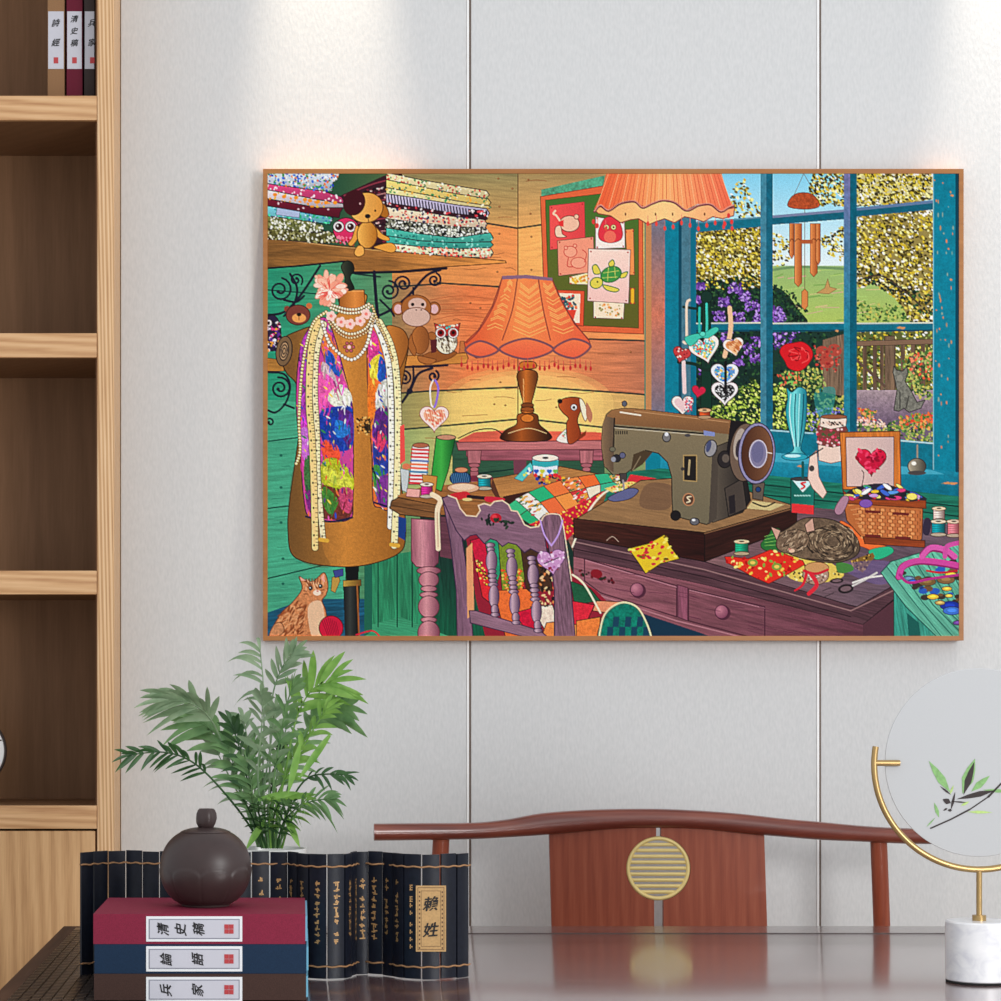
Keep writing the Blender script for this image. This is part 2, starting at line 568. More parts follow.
# back splat: two boards around a slot and a round opening
mcx, mcz, mr = CX(657.8), CZ(868.2), 32.2 * sc_
for side in (-1, 1):
    xo_t, xo_b = (549, 551.5) if side < 0 else (763.5, 766.5)
    sl_t, sl_b = (655.6, 653.6) if side < 0 else (660.4, 663)
    arc = []
    for i in range(25):
        t = math.pi / 2 + side * -1 * (math.pi * i / 24)
        x, z = mcx + mr * math.cos(t), mcz + mr * math.sin(t)
        lim = CX(sl_t if i < 12 else sl_b)
        x = min(x, lim) if side < 0 else max(x, lim)
        arc.append((x, z))
    poly = [(CX(xo_t), CZ(833 if side < 0 else 834)), (CX(600 if side < 0 else 715), CZ(827))]
    poly += [(CX(sl_t), CZ(825))] + arc + [(CX(sl_b), CZ(926)), (CX(sl_b), 0.49), (CX(xo_b + 3 * side), 0.49), (CX(xo_b), CZ(926))]
    MB().prism(poly, YC - 0.006, YC + 0.006).build('back_splat', M_rose, ch, smooth=0)
md = ring_y(MB(), mcx, YC - 0.003, mcz, 30.0 * sc_, 2.1 * sc_, tseg=12).build('medallion', M_gold_pale, ch)
bars = MB()
ri = 29 * sc_
for k in range(-4, 5):
    z = k * 5.92 * sc_
    w = math.sqrt(max(ri * ri - z * z, 0))
    bars.tube([(mcx - w, YC - 0.001, mcz + z), (mcx + w, YC - 0.001, mcz + z)], 1.9 * sc_, 8)
bars.build('bar', M_gold_pale, ch, md)
xa, xb_ = CX(433), CX(884)
MB().box(xa, xb_, 3.40, YC + 0.012, 0.435, 0.475).build('seat', M_rose_h, ch, bevel=0.006)
for x in (xa + 0.03, xb_ - 0.03):
    MB().tube([(x, 3.43, 0), (x, 3.43, 0.436)], 0.016, 14).build('leg', M_rose, ch)
    MB().tube([(x, 3.43, 0.16), (x, YC - 0.01, 0.16)], 0.010, 10).build('stretcher', M_rose, ch)
MB().tube([(xa + 0.03, 3.43, 0.12), (xb_ - 0.03, 3.43, 0.12)], 0.012, 10).build('stretcher', M_rose, ch)

# ------------------------------------------------------------------ stack of three cloth-covered books
YF, YK = 2.70, 2.912
sf = YF / F
X0, X1 = (93.3 - PX) * sf, (305.4 - PX) * sf
FZ = lambda py: EYE - (py - PY) * sf
lev = [(ZT + 0.0027, FZ(973.8)), (FZ(973.8), FZ(944.3)), (FZ(944.3), FZ(914.0))]
names = [('brown', '兵家', 'dark brown cloth book at the bottom of the stack on the table'),
         ('blue', '論語', 'navy cloth book in the middle of the stack on the table'),
         ('red', '清史稿', 'burgundy cloth book on top of the stack, under the round pot')]
for (z0, z1), (cl, text, lab) in zip(lev, names):
    dxx = {'red': 0.0, 'blue': 0.0012, 'brown': 0.0008}[cl]
    b = thing('book', lab, 'book', ((X0 + X1) / 2, (YF + YK) / 2, z0), 'stacked books on the table')
    z0b = z0 + 0.0003
    cv = MB()
    cv.box(X0 + dxx, X1 + dxx, YF, YF + 0.004, z0b, z1)
    cv.box(X0 + dxx, X1 + dxx, YF + 0.0041, YK, z1 - 0.003, z1)
    cv.box(X0 + dxx, X1 + dxx, YF + 0.0041, YK, z0b, z0b + 0.003)
    cv.box(X0 + dxx, X0 + dxx + 0.003, YF + 0.0041, YK, z0b + 0.0031, z1 - 0.0031)
    cv.build('cover', M_cloth[cl], b, smooth=0)
    MB().box(X0 + dxx + 0.003, X1 + dxx + 0.0022, YF + 0.004, YK - 0.003, z0b + 0.003, z1 - 0.003).build('pages', M_page, b, smooth=0)
    zc = (z0 + z1) / 2 + (0.0003 if cl != 'brown' else 0)
    if cl == 'brown':
        zc = FZ(989.5)
    hh = 12.6 * sf
    xl, xr = (146.2 - PX) * sf, (242.3 - PX) * sf
    lb = MB().box(xl, xr, YF - 0.0008, YF + 0.001, zc - hh, zc + hh).build('label', M_label_rim, b, smooth=0)
    MB().box(xl + 0.0029, xr - 0.0029, YF - 0.0011, YF, zc - hh + 0.0029, zc + hh - 0.0029).build('border_line', M_label_line, b, lb, smooth=0)
    MB().box(xl + 0.0041, xr - 0.0041, YF - 0.0014, YF, zc - hh + 0.0041, zc + hh - 0.0041).build('panel', M_label, b, lb, smooth=0)
    xs = [163, 180.5, 198.5] if len(text) == 3 else [166, 197.5]
    for cc, xx in zip(text, xs):
        lt = MB()
        put_glyph(lt, cc, (xx - PX) * sf, YF - 0.0018, zc, 0.0140, math.pi / 2)
        lt.build('letter', M_ink, b, lb, smooth=0)
    sx = (229 - PX) * sf
    q = MB()
    for i in range(2):
        for j in range(2):
            q.box(sx - 0.0052 + i * 0.0054, sx - 0.0002 + i * 0.0054, YF - 0.0018, YF - 0.001, zc - 0.0052 + j * 0.0054, zc - 0.0002 + j * 0.0054)
    q.build('seal', M_seal, b, lb, smooth=0)
ZS = FZ(914.0)

# ------------------------------------------------------------------ lidded round pot on the books
M_clay = mat_plain('dark purple clay', (58, 44, 43), 0.42, spec=0.45, var=0.12, scale=60)
pc = P(205.5, 868, 2.800)
R = 45.4 * 2.800 / F
H = 0.0845
prof, capp = [], []
N = 64
for i in range(N + 1):
    ang = -math.pi / 2 + 0.54 + (i / N) * (math.pi - 0.54 - 0.10)
    r = R * math.cos(ang) ** (0.80 if ang > 0 else 0.90)
    z = 0.0455 + (0.0458 if ang > 0 else 0.0508) * math.sin(ang)
    (prof if ang < 1.10 else capp).append((r, z))
prof = [(prof[0][0] * 0.96, 0.0002), (prof[0][0] * 0.98, 0.003)] + prof[1:]


def petals(a, z, r):
    """a raised band of eight lotus petals below the shoulder"""
    t = ((a / (2 * math.pi) * 9 + 0.35) % 1.0) * 2 - 1
    edge = 0.0450 - 0.009 * abs(t) ** 3
    d = edge - z
    lift = 0.0011 if d > 0 else 0.0011 * max(0.0, 1 + d / 0.0012)
    groove = -0.0010 * math.exp(-((abs(t) - 1) / 0.05) ** 2) if d > 0 else 0
    return (lift + groove) * (1 if z > 0.006 else 0)


pot = thing('incense_pot', 'dark purple clay round pot with a knobbed lid, on the stacked books', 'pot', (pc.x, pc.y, ZS))
MB().lathe(prof, (pc.x, pc.y, ZS + 0.0004), 216, petals).build('body', M_clay, pot, smooth=60)
rl, zl_ = prof[-1]
lid = [(rl - 0.0012, zl_ - 0.0004), (rl + 0.0004, zl_ + 0.0002)] + [(q + 0.0005, w + 0.0004) for q, w in capp]
lo = MB().lathe(lid, (pc.x, pc.y, ZS + 0.0004), 64).build('lid', M_clay, pot, smooth=50)
kn = [(0.0060, 0.0830), (0.0062, 0.0862), (0.0092, 0.0890), (0.0113, 0.0935), (0.0120, 0.0990), (0.0115, 0.1045), (0.0096, 0.1088), (0.0080, 0.1102), (0.0030, 0.1080), (0.0, 0.1075)]
MB().lathe(kn, (pc.x + 0.0005, pc.y, ZS + 0.0034), 40, lambda a, z, r: (0.0009 * math.cos(5 * a) if z > 0.098 and r > 0.006 else 0)).build('knob', M_clay, pot, lo, smooth=50)

# ------------------------------------------------------------------ bamboo-slip scroll
M_slip = mat_plain('navy lacquered bamboo', (20, 24, 36), 0.42, spec=0.25, var=0.25, scale=160)
M_cord = mat_plain('gold brown cord', (168, 124, 84), 0.7, var=0.2, scale=500)
M_goldink = mat_plain('gold lettering', (196, 152, 98), 0.45, 0.2, var=0.1)
M_plaque = mat_plain('gold title plaque', (198, 158, 104), 0.5, 0.1, var=0.14, scale=400)
path_px = [(80, 2.945), (86, 2.950), (100, 2.972), (125, 2.985), (152, 2.970), (190, 2.955), (230, 2.950), (262, 2.962), (288, 2.962), (304, 2.930), (322, 2.916), (340, 2.918), (349, 2.935), (353, 2.955), (358, 2.972), (364, 2.975), (376, 2.958), (388, 2.958), (399, 2.930), (418, 2.913), (438, 2.915), (456, 2.928), (468, 2.945)]
pw = spline([((px - PX) * d / F, d) for px, d in path_px], 14)
scr = thing('bamboo_scroll', 'navy bamboo-slip scroll with gold characters, standing in waves behind the book stack', 'scroll', (-0.03, 2.95, ZT))
ac = [0.0]
for a, b in zip(pw, pw[1:]):
    ac.append(ac[-1] + float(np.linalg.norm(b - a)))


def at_arc(s):
    s = min(max(s, 0.0), ac[-1] - 1e-6)
    i = max(k for k in range(len(ac)) if ac[k] <= s)
    u = (s - ac[i]) / (ac[i + 1] - ac[i])
    return pw[i] * (1 - u) + pw[i + 1] * u


NS = 26
pitch = ac[-1] / NS
z0, z1 = ZT + 0.0012, 0.9005
for i in range(NS):
    a, b = at_arc(i * pitch + 0.0010), at_arc((i + 1) * pitch - 0.0010)
    m = (a + b) / 2
    t = (b - a) / np.linalg.norm(b - a)
    nn = np.array((t[1], -t[0]))                  # towards the camera
    dz = 0.0005 * math.sin(i * 2.7)
    mbx = MB()
    q = []
    K = 6
    for side, th in ((1, 0.0016), (-1, 0.0012)):
        row = []
        for k in range(K + 1):
            u = k / K * 2 - 1
            w = (b - a) / 2 * u + m + nn * (side * th + (0.0012 * (1 - u * u) if side > 0 else 0))
            row.append(w)
        q.append(row)
    loop = q[0] + q[1][::-1]
    L = len(loop)
    vs = [(p[0], p[1], z0 + dz) for p in loop] + [(p[0], p[1], z1 + dz) for p in loop]
    fs = [tuple(range(L)), tuple(range(2 * L - 1, L - 1, -1))] + [(k, (k + 1) % L, L + (k + 1) % L, L + k) for k in range(L)]
    so = MB().add(vs, fs).build('slip', M_slip, scr, smooth=30)
    px = PX + m[0] * F / m[1]
    rot = math.atan2(t[1], t[0])
    if 250 < px < 412 or 60 < px < 75:
        # a column of small gold characters, brush dabs too fine to read
        rnd = random.Random(i)
        mk = MB()
        ncol = 10
        for k in range(ncol):
            zc = 0.865 - k * 0.0078
            if rnd.random() < 0.07:
                continue
            for s in range(4):
                hor = s % 2 == 0
                du, dv = rnd.uniform(-0.0016, 0.0016), rnd.uniform(-0.002, 0.002)
                lw, lh = (rnd.uniform(0.0022, 0.0031), 0.0007) if hor else (0.0007, rnd.uniform(0.0018, 0.0026))
                o = nn * 0.0031
                cs = []
                for ux, uz in ((-1, -1), (1, -1), (1, 1), (-1, 1)):
                    w = m + t * (du + ux * lw) + o
                    cs.append((w[0], w[1], zc + dv + uz * lh))
                mk.add(cs, [(0, 1, 2, 3)])
        mk.build('lettering', M_goldink, scr, so, smooth=0)
    if 400 < px < 416:
        mk = MB()
        w = m + nn * 0.0031
        for zc, n2 in ((0.860, 2), (0.846, 2), (0.838, 1), (0.829, 1), (0.815, 1), (0.806, 1), (0.797, 1), (0.788, 1)):
            for s in range(-n2 + 1, n2):
                mk.box(w[0] - 0.0026, w[0] + 0.0026, w[1] - 0.0002, w[1] + 0.0002, zc + s * 0.0028 - 0.0005, zc + s * 0.0028 + 0.0007)
            mk.box(w[0] - 0.0022, w[0] - 0.0010, w[1] - 0.0002, w[1] + 0.0002, zc - 0.002, zc + 0.003)
            mk.box(w[0] + 0.0010, w[0] + 0.0022, w[1] - 0.0002, w[1] + 0.0002, zc - 0.003, zc + 0.002)
        mk.build('lettering', M_goldink, scr, so, smooth=0)
# title plaque over two slips
dP = 2.9098
px_a, px_b = (415.8 - PX) * dP / F, (446 - PX) * dP / F
zp0, zp1 = EYE - (951.5 - PY) * dP / F, EYE - (885.5 - PY) * dP / F
pl = MB().box(px_a, px_b, dP - 0.0012, dP - 0.0004, zp0, zp1).build('title_plaque', M_plaque, scr, smooth=0)
bd = MB()
M_plq_dark = mat_plain('dark plaque border', (96, 66, 44), 0.6)
yb_ = dP - 0.0014
for (xa_, xb2, za_, zb_) in ((px_a + .0022, px_b - .0022, zp0 + .0022, zp0 + .0028), (px_a + .0022, px_b - .0022, zp1 - .0028, zp1 - .0022), (px_a + .0022, px_a + .0028, zp0 + .0022, zp1 - .0022), (px_b - .0028, px_b - .0022, zp0 + .0022, zp1 - .0022),
                             (px_a + .0062, px_b - .0062, zp0 + .0062, zp0 + .0067), (px_a + .0062, px_b - .0062, zp1 - .0067, zp1 - .0062), (px_a + .0062, px_a + .0067, zp0 + .0062, zp1 - .0062), (px_b - .0067, px_b - .0062, zp0 + .0062, zp1 - .0062)):
    bd.box(xa_, xb2, yb_, yb_ + 0.0004, za_, zb_)
k = 0
z = zp0 + 0.0044
while z < zp1 - 0.004:
    for x in (px_a + 0.0045, px_b - 0.0045):
        bd.box(x - 0.0008, x + 0.0008, yb_, yb_ + 0.0004, z - 0.0011, z + 0.0011)
    z += 0.0052
bd.build('border', M_plq_dark, scr, pl, smooth=0)
for c_, yy in (('賴', 903.5), ('姓', 929.5)):
    tt = MB()
    put_glyph(tt, c_, (431 - PX) * dP / F, dP - 0.0019, EYE - (yy - PY) * dP / F, 0.0185, slant=0.12)
    tt.build('letter', M_ink, scr, pl, smooth=0)
for zz in (0.8855, 0.7640):
    for side in (1, -1):
        pts = []
        for i in range(180):
            s = ac[-1] * i / 179
            p = at_arc(s)
            p2 = at_arc(s + 0.002) if i < 179 else p
            p1 = at_arc(s - 0.002)
            t = p2 - p1
            t = t / (np.linalg.norm(t) + 1e-9)
            nn = np.array((t[1], -t[0])) * side
            w = p + nn * (0.0034 if side > 0 else 0.0018)
            pts.append((w[0], w[1], zz + 0.0006 * math.sin(i * 1.3)))
        MB().tube(pts, 0.00105, 6).build('cord', M_cord, scr)

# ------------------------------------------------------------------ potted palm behind the scroll
PD = 3.26
pp = P(270, 848, PD)
M_pot = mat_plain('white glazed pot', (226, 228, 226), 0.25, var=0.02)
M_soil = mat_plain('dark soil', (60, 48, 38), 0.9, var=0.4, scale=200)
palm = thing('potted_palm', 'green parlour palm in a white pot behind the bamboo scroll', 'plant', (pp.x, pp.y, ZT))
hp = pp.z - ZT
MB().lathe([(0.034, 0.0005), (0.036, 0.004), (0.043, hp * 0.5), (0.049, hp * 0.9), (0.0505, hp), (0.0475, hp), (0.046, hp * 0.9), (0.045, hp * 0.88)], (pp.x, pp.y, ZT), 56).build('pot', M_pot, palm)
MB().lathe([(0.0455, hp * 0.885), (0.03, hp * 0.91), (0.0, hp * 0.915)], (pp.x, pp.y, ZT), 32).build('soil', M_soil, palm)


def mat_leaf(name, c, c2):
    k = NT(name)
    nz = k.n('ShaderNodeTexNoise', Scale=55.0, Detail=2.0)
    k.l(k.coords((1, 1, 1)), nz.inputs['Vector'])
    k.l(k.ramp(nz.outputs['Fac'], [(0.3, lin(c)), (0.7, lin(c2))]), k.b.inputs['Base Color'])
    k.b.inputs['Roughness'].default_value = 0.42
    k.b.inputs['Specular IOR Level'].default_value = 0.4
    tr = k.n('ShaderNodeBsdfTranslucent')
    tr.inputs[0].default_value = (*lin(c2), 1)
    mx = k.n('ShaderNodeMixShader')
    mx.inputs[0].default_value = 0.25
    out = k.t.nodes['Material Output']
    k.l(k.b.outputs[0], mx.inputs[1])
    k.l(tr.outputs[0], mx.inputs[2])
    k.l(mx.outputs[0], out.inputs[0])
    return k.m


LEAF = {'dark': mat_leaf('deep green leaf', (44, 80, 46), (70, 112, 62)), 'grey': mat_leaf('grey green leaf', (118, 150, 112), (156, 180, 144)),
        'mid': mat_leaf('mid green leaf', (92, 136, 84), (132, 172, 112)), 'lite': mat_leaf('bright green leaf', (104, 158, 64), (150, 196, 96))}
rnd = random.Random(11)


def blade(mb, base, d, L, W, nrm, droop, curl=0.0):
    """a narrow leaflet with a folded midrib"""
    K = 6
    d = d.normalized()
    side = d.cross(nrm).normalized()
    nrm = side.cross(d).normalized()
    rows = []
    for i in range(K + 1):
        u = i / K
        p = base + d * (L * u) + Vector((0, 0, -1)) * droop * L * u * u + side * curl * L * u * u
        w = W * (math.sin(math.pi * min(1, u * 0.9 + 0.1)) ** 0.8) * (1 if u < 1 else 0.02)
        rows.append((p - side * w + nrm * w * 0.3, p, p + side * w + nrm * w * 0.3))
    vs = [v for r in rows for v in r]
    fs = []
    for i in range(K):
        for k in (0, 1):
            fs.append((3 * i + k, 3 * i + k + 1, 3 * i + k + 4, 3 * i + k + 3))
    mb.add(vs, fs)


def frond(pts, mat, n=12, start=0.35, L=50, W=4.5, ang=50, phi=20, droop=0.25, sides=(1, -1), stem=1.3, taper=0.55, end_leaf=True):
    """pts: (px, py, depth offset); L and W in pixels; phi turns the leaf plane out of the picture plane"""
    cur = [P(a, b, PD + c) for a, b, c in (spline(pts, 10))]
    m = len(cur)
    s = PD / F
    mb = MB()
    mb.tube(cur, [s * stem * (1 - 0.6 * i / m) for i in range(m)], 6)
    for j in range(n):
        u = start + (1 - start) * j / max(1, n - 1)
        i = min(int(u * (m - 1)), m - 2)
        base = cur[i]
        T = (cur[i + 1] - cur[i]).normalized()
        N = Vector((-T.z, 0, T.x)).normalized()
        for sd in sides:
            ph = math.radians(phi + rnd.uniform(-22, 22))
            S = (N * math.cos(ph) + Vector((0, 1, 0)) * math.sin(ph)) * sd
            a = math.radians(ang * (1 - 0.45 * (j / n)) + rnd.uniform(-9, 9))
            dd = T * math.cos(a) + S * math.sin(a)
            ll = L * s * (1 - taper * abs((j / n) - 0.35) ** 1.2) * rnd.uniform(0.8, 1.12)
            nr = T.cross(S) + Vector((rnd.uniform(-.4, .4), rnd.uniform(-.4, .4), rnd.uniform(-.2, .4)))
            blade(mb, base, dd, ll, W * s * rnd.uniform(0.8, 1.15), nr, droop * rnd.uniform(0.5, 1.4), rnd.uniform(-.08, .08))
    if end_leaf:
        T = (cur[-1] - cur[-3]).normalized()
        blade(mb, cur[-1], T, L * s * 0.75, W * s * 0.8, Vector((0.2, -1, 0.3)), droop)
    return mb.build('frond', LEAF[mat], palm, smooth=60)


frond([(262, 846, -.01), (240, 812, -.03), (208, 775, -.06), (185, 758, -.08), (160, 752, -.10), (130, 755, -.12)], 'dark', 13, 0.42, 26, 2.0, 48, 15, 0.25, taper=0.4)
frond([(262, 846, 0), (243, 800, .02), (222, 742, .02), (208, 716, 0), (190, 703, -.02), (170, 700, -.03)], 'grey', 12, 0.58, 50, 3.2, 36, 25, 0.3)
frond([(264, 846, 0), (240, 790, .04), (220, 740, .05), (200, 722, .05)], 'mid', 8, 0.6, 50, 4.2, 42, 10, 0.4)
frond([(266, 846, 0), (263, 780, .0), (264, 720, .01), (263, 680, .02), (260, 650, .02)], 'grey', 8, 0.62, 44, 2.4, 62, 15, 0.65, sides=(1,))
frond([(268, 846, 0), (270, 760, .03), (272, 700, .04), (282, 668, .03), (294, 652, .02)], 'grey', 9, 0.6, 30, 2.8, 45, 25, 0.15)
frond([(272, 846, 0), (284, 780, .02), (296, 720, .03), (312, 690, .02), (330, 682, .01)], 'lite', 8, 0.55, 54, 3.8, 48, 20, 0.2)
frond([(274, 846, 0), (290, 780, .05), (306, 730, .06), (325, 712, .05), (340, 708, .04)], 'mid', 7, 0.62, 42, 4.4, 42, 20, 0.35)
frond([(276, 846, 0), (292, 800, -.02), (308, 778, -.04), (330, 774, -.06), (345, 775, -.07)], 'dark', 7, 0.5, 20, 1.8, 40, 30, 0.3)
frond([(278, 846, 0), (294, 815, -.03), (310, 802, -.05), (328, 799, -.07)], 'mid', 6, 0.5, 32, 2.6, 44, 25, 0.4)
for k, (x, y, mt) in enumerate([(236, 772, 'mid'), (248, 745, 'grey'), (256, 770, 'mid'), (272, 735, 'grey'), (282, 745, 'mid'), (292, 765, 'lite'), (300, 745, 'mid'), (226, 770, 'grey'), (262, 722, 'grey'), (285, 712, 'mid'), (240, 750, 'dark'), (275, 775, 'dark'), (310, 735, 'lite'), (252, 790, 'mid')]):
    dp = rnd.uniform(-.05, .1)
    frond([(258 + 1.5 * k, 847, 0), ((258 + x) / 2 + rnd.uniform(-4, 4), (845 + y) / 2, dp * .5), (x, y, dp), (x + (x - 262) * .35, y - 26, dp * 1.3)], mt, 8, 0.42, 34, 3.0, 46, rnd.uniform(0, 60), 0.4)
for k in range(10):
    x = 244 + 7 * k
    frond([(262 + 2.2 * k, 848, -.02), (x * .6 + 106, 828 - rnd.uniform(0, 12), -.04), (x, 806 - rnd.uniform(0, 14), -.06 - rnd.uniform(0, .03))], ['dark', 'mid', 'dark', 'mid', 'lite'][k % 5], 6, 0.35, 20, 1.7, 55, 40, 0.5)
# long single leaves low in the clump
lv = MB()
for (x, y, tx, ty) in ((275, 800, 318, 792), (300, 745, 288, 792), (330, 735, 298, 778), (265, 820, 246, 848), (285, 815, 300, 846), (258, 800, 300, 790)):
    a, b = P(x, y, PD - .03), P(tx, ty, PD - .05)
    blade(lv, a, b - a, (b - a).length, 3.6 * PD / F, Vector((0, -1, .3)), 0.05)
lv.build('leaf', LEAF['lite'], palm, smooth=60)

# ------------------------------------------------------------------ brass ring stand with a painted disc
YS = 2.893
ss = YS / F
M_marble_k = NT('white marble')
nz = M_marble_k.n('ShaderNodeTexNoise', Scale=28.0, Detail=8.0, Distortion=1.6)
M_marble_k.l(M_marble_k.coords((1, 1, 1.4)), nz.inputs['Vector'])
M_marble_k.l(M_marble_k.ramp(nz.outputs['Fac'], [(0.3, lin((212, 213, 220))), (0.5, lin((230, 231, 234))), (0.7, lin((238, 238, 240)))]), M_marble_k.b.inputs['Base Color'])
M_marble_k.b.inputs['Roughness'].default_value = 0.3
M_marble = M_marble_k.m
M_brass = mat_plain('brushed brass', (178, 148, 98), 0.32, 0.7, var=0.06)
M_pad = mat_plain('black felt pad', (20, 19, 20), 0.9)
M_silk = mat_plain('white silk disc', (186, 188, 190), 0.85, var=0.015, scale=500, spec=0.1)
M_silk_edge = mat_plain('disc edge band', (192, 194, 196), 0.8, var=0.01, spec=0.1)
bx = (979.2 - PX) * ss
zb = EYE - (920.5 - PY) * ss
st = thing('ring_stand', 'brass ring on a white marble cylinder holding a painted round disc', 'ornament', (bx, YS, ZT))
rb = 33.0 * ss
MB().lathe([(rb - 0.0015, 0.0026), (rb, 0.004), (rb, zb - ZT - 0.0018), (rb - 0.0018, zb - ZT)], (bx, YS, ZT), 96).build('base', M_marble, st)
MB().lathe([(rb - 0.0006, 0.0003), (rb - 0.0006, 0.0027)], (bx, YS, ZT), 72).build('felt_pad', M_pad, st)
rz, rR = EYE - (764.5 - PY) * ss, 105.0 * ss
zbot = rz - rR
MB().lathe([(0.0082, 0), (0.0082, 0.0066), (0.0034, 0.0068), (0.0034, zbot - zb)], (bx, YS, zb), 32).build('stem', M_brass, st)
a0 = math.pi - math.asin(18.0 / 105.0)
rg = ring_y(MB(), bx, YS, rz, rR, 3.2 * ss, a0, 2 * math.pi + math.asin(18.0 / 105.0), 110, 14).build('ring', M_brass, st)
for sgn in (-1, 1):
    xa_, xb2 = bx + sgn * (rR - 0.001), bx + sgn * (rR - 25.5 * ss)
    zpeg = EYE - (763 - PY) * ss
    MB().tube([(xa_, YS - 0.0002, zpeg), (xb2, YS - 0.0002, zpeg)], 3.0 * ss, 14).build('peg', M_brass, st, rg)
dcx, dcz, dR = (980 - PX) * ss, EYE - (762.5 - PY) * ss, 94.0 * ss
dk = disc_y(MB(), dcx, YS, dcz, dR - 0.001, YS + 0.0036, YS + 0.0056, 128).build('disc', M_silk, st, smooth=0)
ring_y(MB(), dcx, YS + 0.0046, dcz, dR - 0.0006, 0.0011, seg=128, tseg=8).build('rim', M_silk_edge, st, dk)
M_gr = mat_plain('green bamboo paint', (126, 172, 106), 0.7, var=0.25, scale=220)
M_gr2 = mat_plain('pale green bamboo paint', (176, 206, 120), 0.7, var=0.2, scale=220)
M_bk = mat_plain('black bamboo paint', (44, 34, 34), 0.7, var=0.3, scale=220)
U = lambda cx, cy: (900 + cx / 9.1, 740 + cy / 9.1)
yq = YS + 0.0031


def paint(polys, m, off, name='painted_leaf'):
    mb = MB()
    for pl_ in polys:
        v = [((a - PX) * ss, yq - off, EYE - (b - PY) * ss) for a, b in (U(*q) for q in pl_)]
        mb.add(v, [tuple(range(len(v)))])
    return mb.build(name, m, st, dk, smooth=0)


lf = lambda x0, y0, x1, y1, w: [(x0, y0), (x0 + (x1 - x0) * .3 - (y1 - y0) * w * .7, y0 + (y1 - y0) * .3 + (x1 - x0) * w * .7), (x0 + (x1 - x0) * .6 - (y1 - y0) * w, y0 + (y1 - y0) * .6 + (x1 - x0) * w), (x1, y1),
                                (x0 + (x1 - x0) * .6 + (y1 - y0) * w, y0 + (y1 - y0) * .6 - (x1 - x0) * w), (x0 + (x1 - x0) * .3 + (y1 - y0) * w * .7, y0 + (y1 - y0) * .3 - (x1 - x0) * w * .7)]
paint([lf(268, 190, 465, 480, .11), lf(690, 170, 575, 490, .16), lf(825, 325, 655, 470, .14), lf(318, 570, 362, 706, .12), lf(330, 705, 245, 795, .05), lf(760, 455, 1000, 470, .07), lf(1000, 560, 1110, 470, .1)], M_gr, 0)
paint([lf(850, 660, 620, 655, .06), lf(640, 560, 560, 600, .14), lf(495, 410, 460, 500, .1), lf(950, 640, 1100, 610, .08)], M_gr2, 0.00005)
paint([lf(684, 195, 585, 500, .10), lf(520, 540, 880, 458, .07), lf(395, 540, 470, 575, .32), lf(440, 640, 480, 640, .35), lf(470, 560, 620, 570, .045), lf(510, 470, 470, 640, .07), lf(370, 420, 470, 500, .07), lf(400, 645, 440, 620, .2),
       [(280, 800), (470, 715), (475, 728), (285, 812)], [(470, 715), (640, 625), (645, 640), (475, 728)], [(640, 628), (810, 512), (815, 522), (645, 638)], [(800, 515), (930, 385), (1010, 320), (1012, 330), (935, 400), (815, 528)], lf(1010, 330, 1180, 200, .05)], M_bk, 0.0001, 'painted_twig')

# ------------------------------------------------------------------ the printed picture: a small painter for flat shapes
PRINT_GAIN = 0.98
RS = 2.8                                          # raster cells per unit of the print
BX0, BY0, BX1, BY1 = 267.0, 173.5, 959.0, 636.0   # extent of the print
RW, RH = int((BX1 - BX0) * RS) // 2 * 2, int((BY1 - BY0) * RS) // 2 * 2
A = np.zeros((RH, RW, 3), np.float32)
rng = np.random.RandomState(5)
LAT = rng.rand(256, 256).astype(np.float32)


def vnoise(u, v):
    i, j = np.floor(u).astype(int), np.floor(v).astype(int)
    a, b = u - i, v - j
    a, b = a * a * (3 - 2 * a), b * b * (3 - 2 * b)
    i0, j0, i1, j1 = i & 255, j & 255, (i + 1) & 255, (j + 1) & 255
    return (LAT[i0, j0] * (1 - a) + LAT[i1, j0] * a) * (1 - b) + (LAT[i0, j1] * (1 - a) + LAT[i1, j1] * a) * b


def win(x0, y0, x1, y1):
    a, b = max(0, int((x0 - BX0) * RS) - 1), min(RW, int((x1 - BX0) * RS) + 2)
    c, d = max(0, int((y0 - BY0) * RS) - 1), min(RH, int((y1 - BY0) * RS) + 2)
    if a >= b or c >= d:
        return None
    X = BX0 + (np.arange(a, b, dtype=np.float32) + 0.5) / RS
    Y = BY0 + (np.arange(c, d, dtype=np.float32) + 0.5) / RS
    return slice(c, d), slice(a, b), X[None, :], Y[:, None]


def inside(pts, X, Y):
    m = np.zeros((Y.shape[0], X.shape[1]), bool)
    n = len(pts)
    for i in range(n):
        (xa, ya), (xb, yb) = pts[i], pts[(i + 1) % n]
        if ya == yb:
            continue
        m ^= ((ya > Y) != (yb > Y)) & (X < (xb - xa) * (Y - ya) / (yb - ya) + xa)
    return m


def colour(col, X, Y):
    return col(X, Y) if callable(col) else np.array(col, np.float32)


def G(p0, c0, p1, c1, pm=0.5, cm=None):
    """gradient from p0 to p1"""
    d = np.array(p1, float) - np.array(p0, float)
    L = float(d @ d)
    c0, c1 = np.array(c0, np.float32), np.array(c1, np.float32)

    def f(X, Y):
        t = np.clip(((X - p0[0]) * d[0] + (Y - p0[1]) * d[1]) / L, 0, 1)[..., None]
        if cm is None:
            return c0 + (c1 - c0) * t
        c2 = np.array(cm, np.float32)
        return np.where(t < pm, c0 + (c2 - c0) * (t / pm), c2 + (c1 - c2) * ((t - pm) / (1 - pm)))
    return f


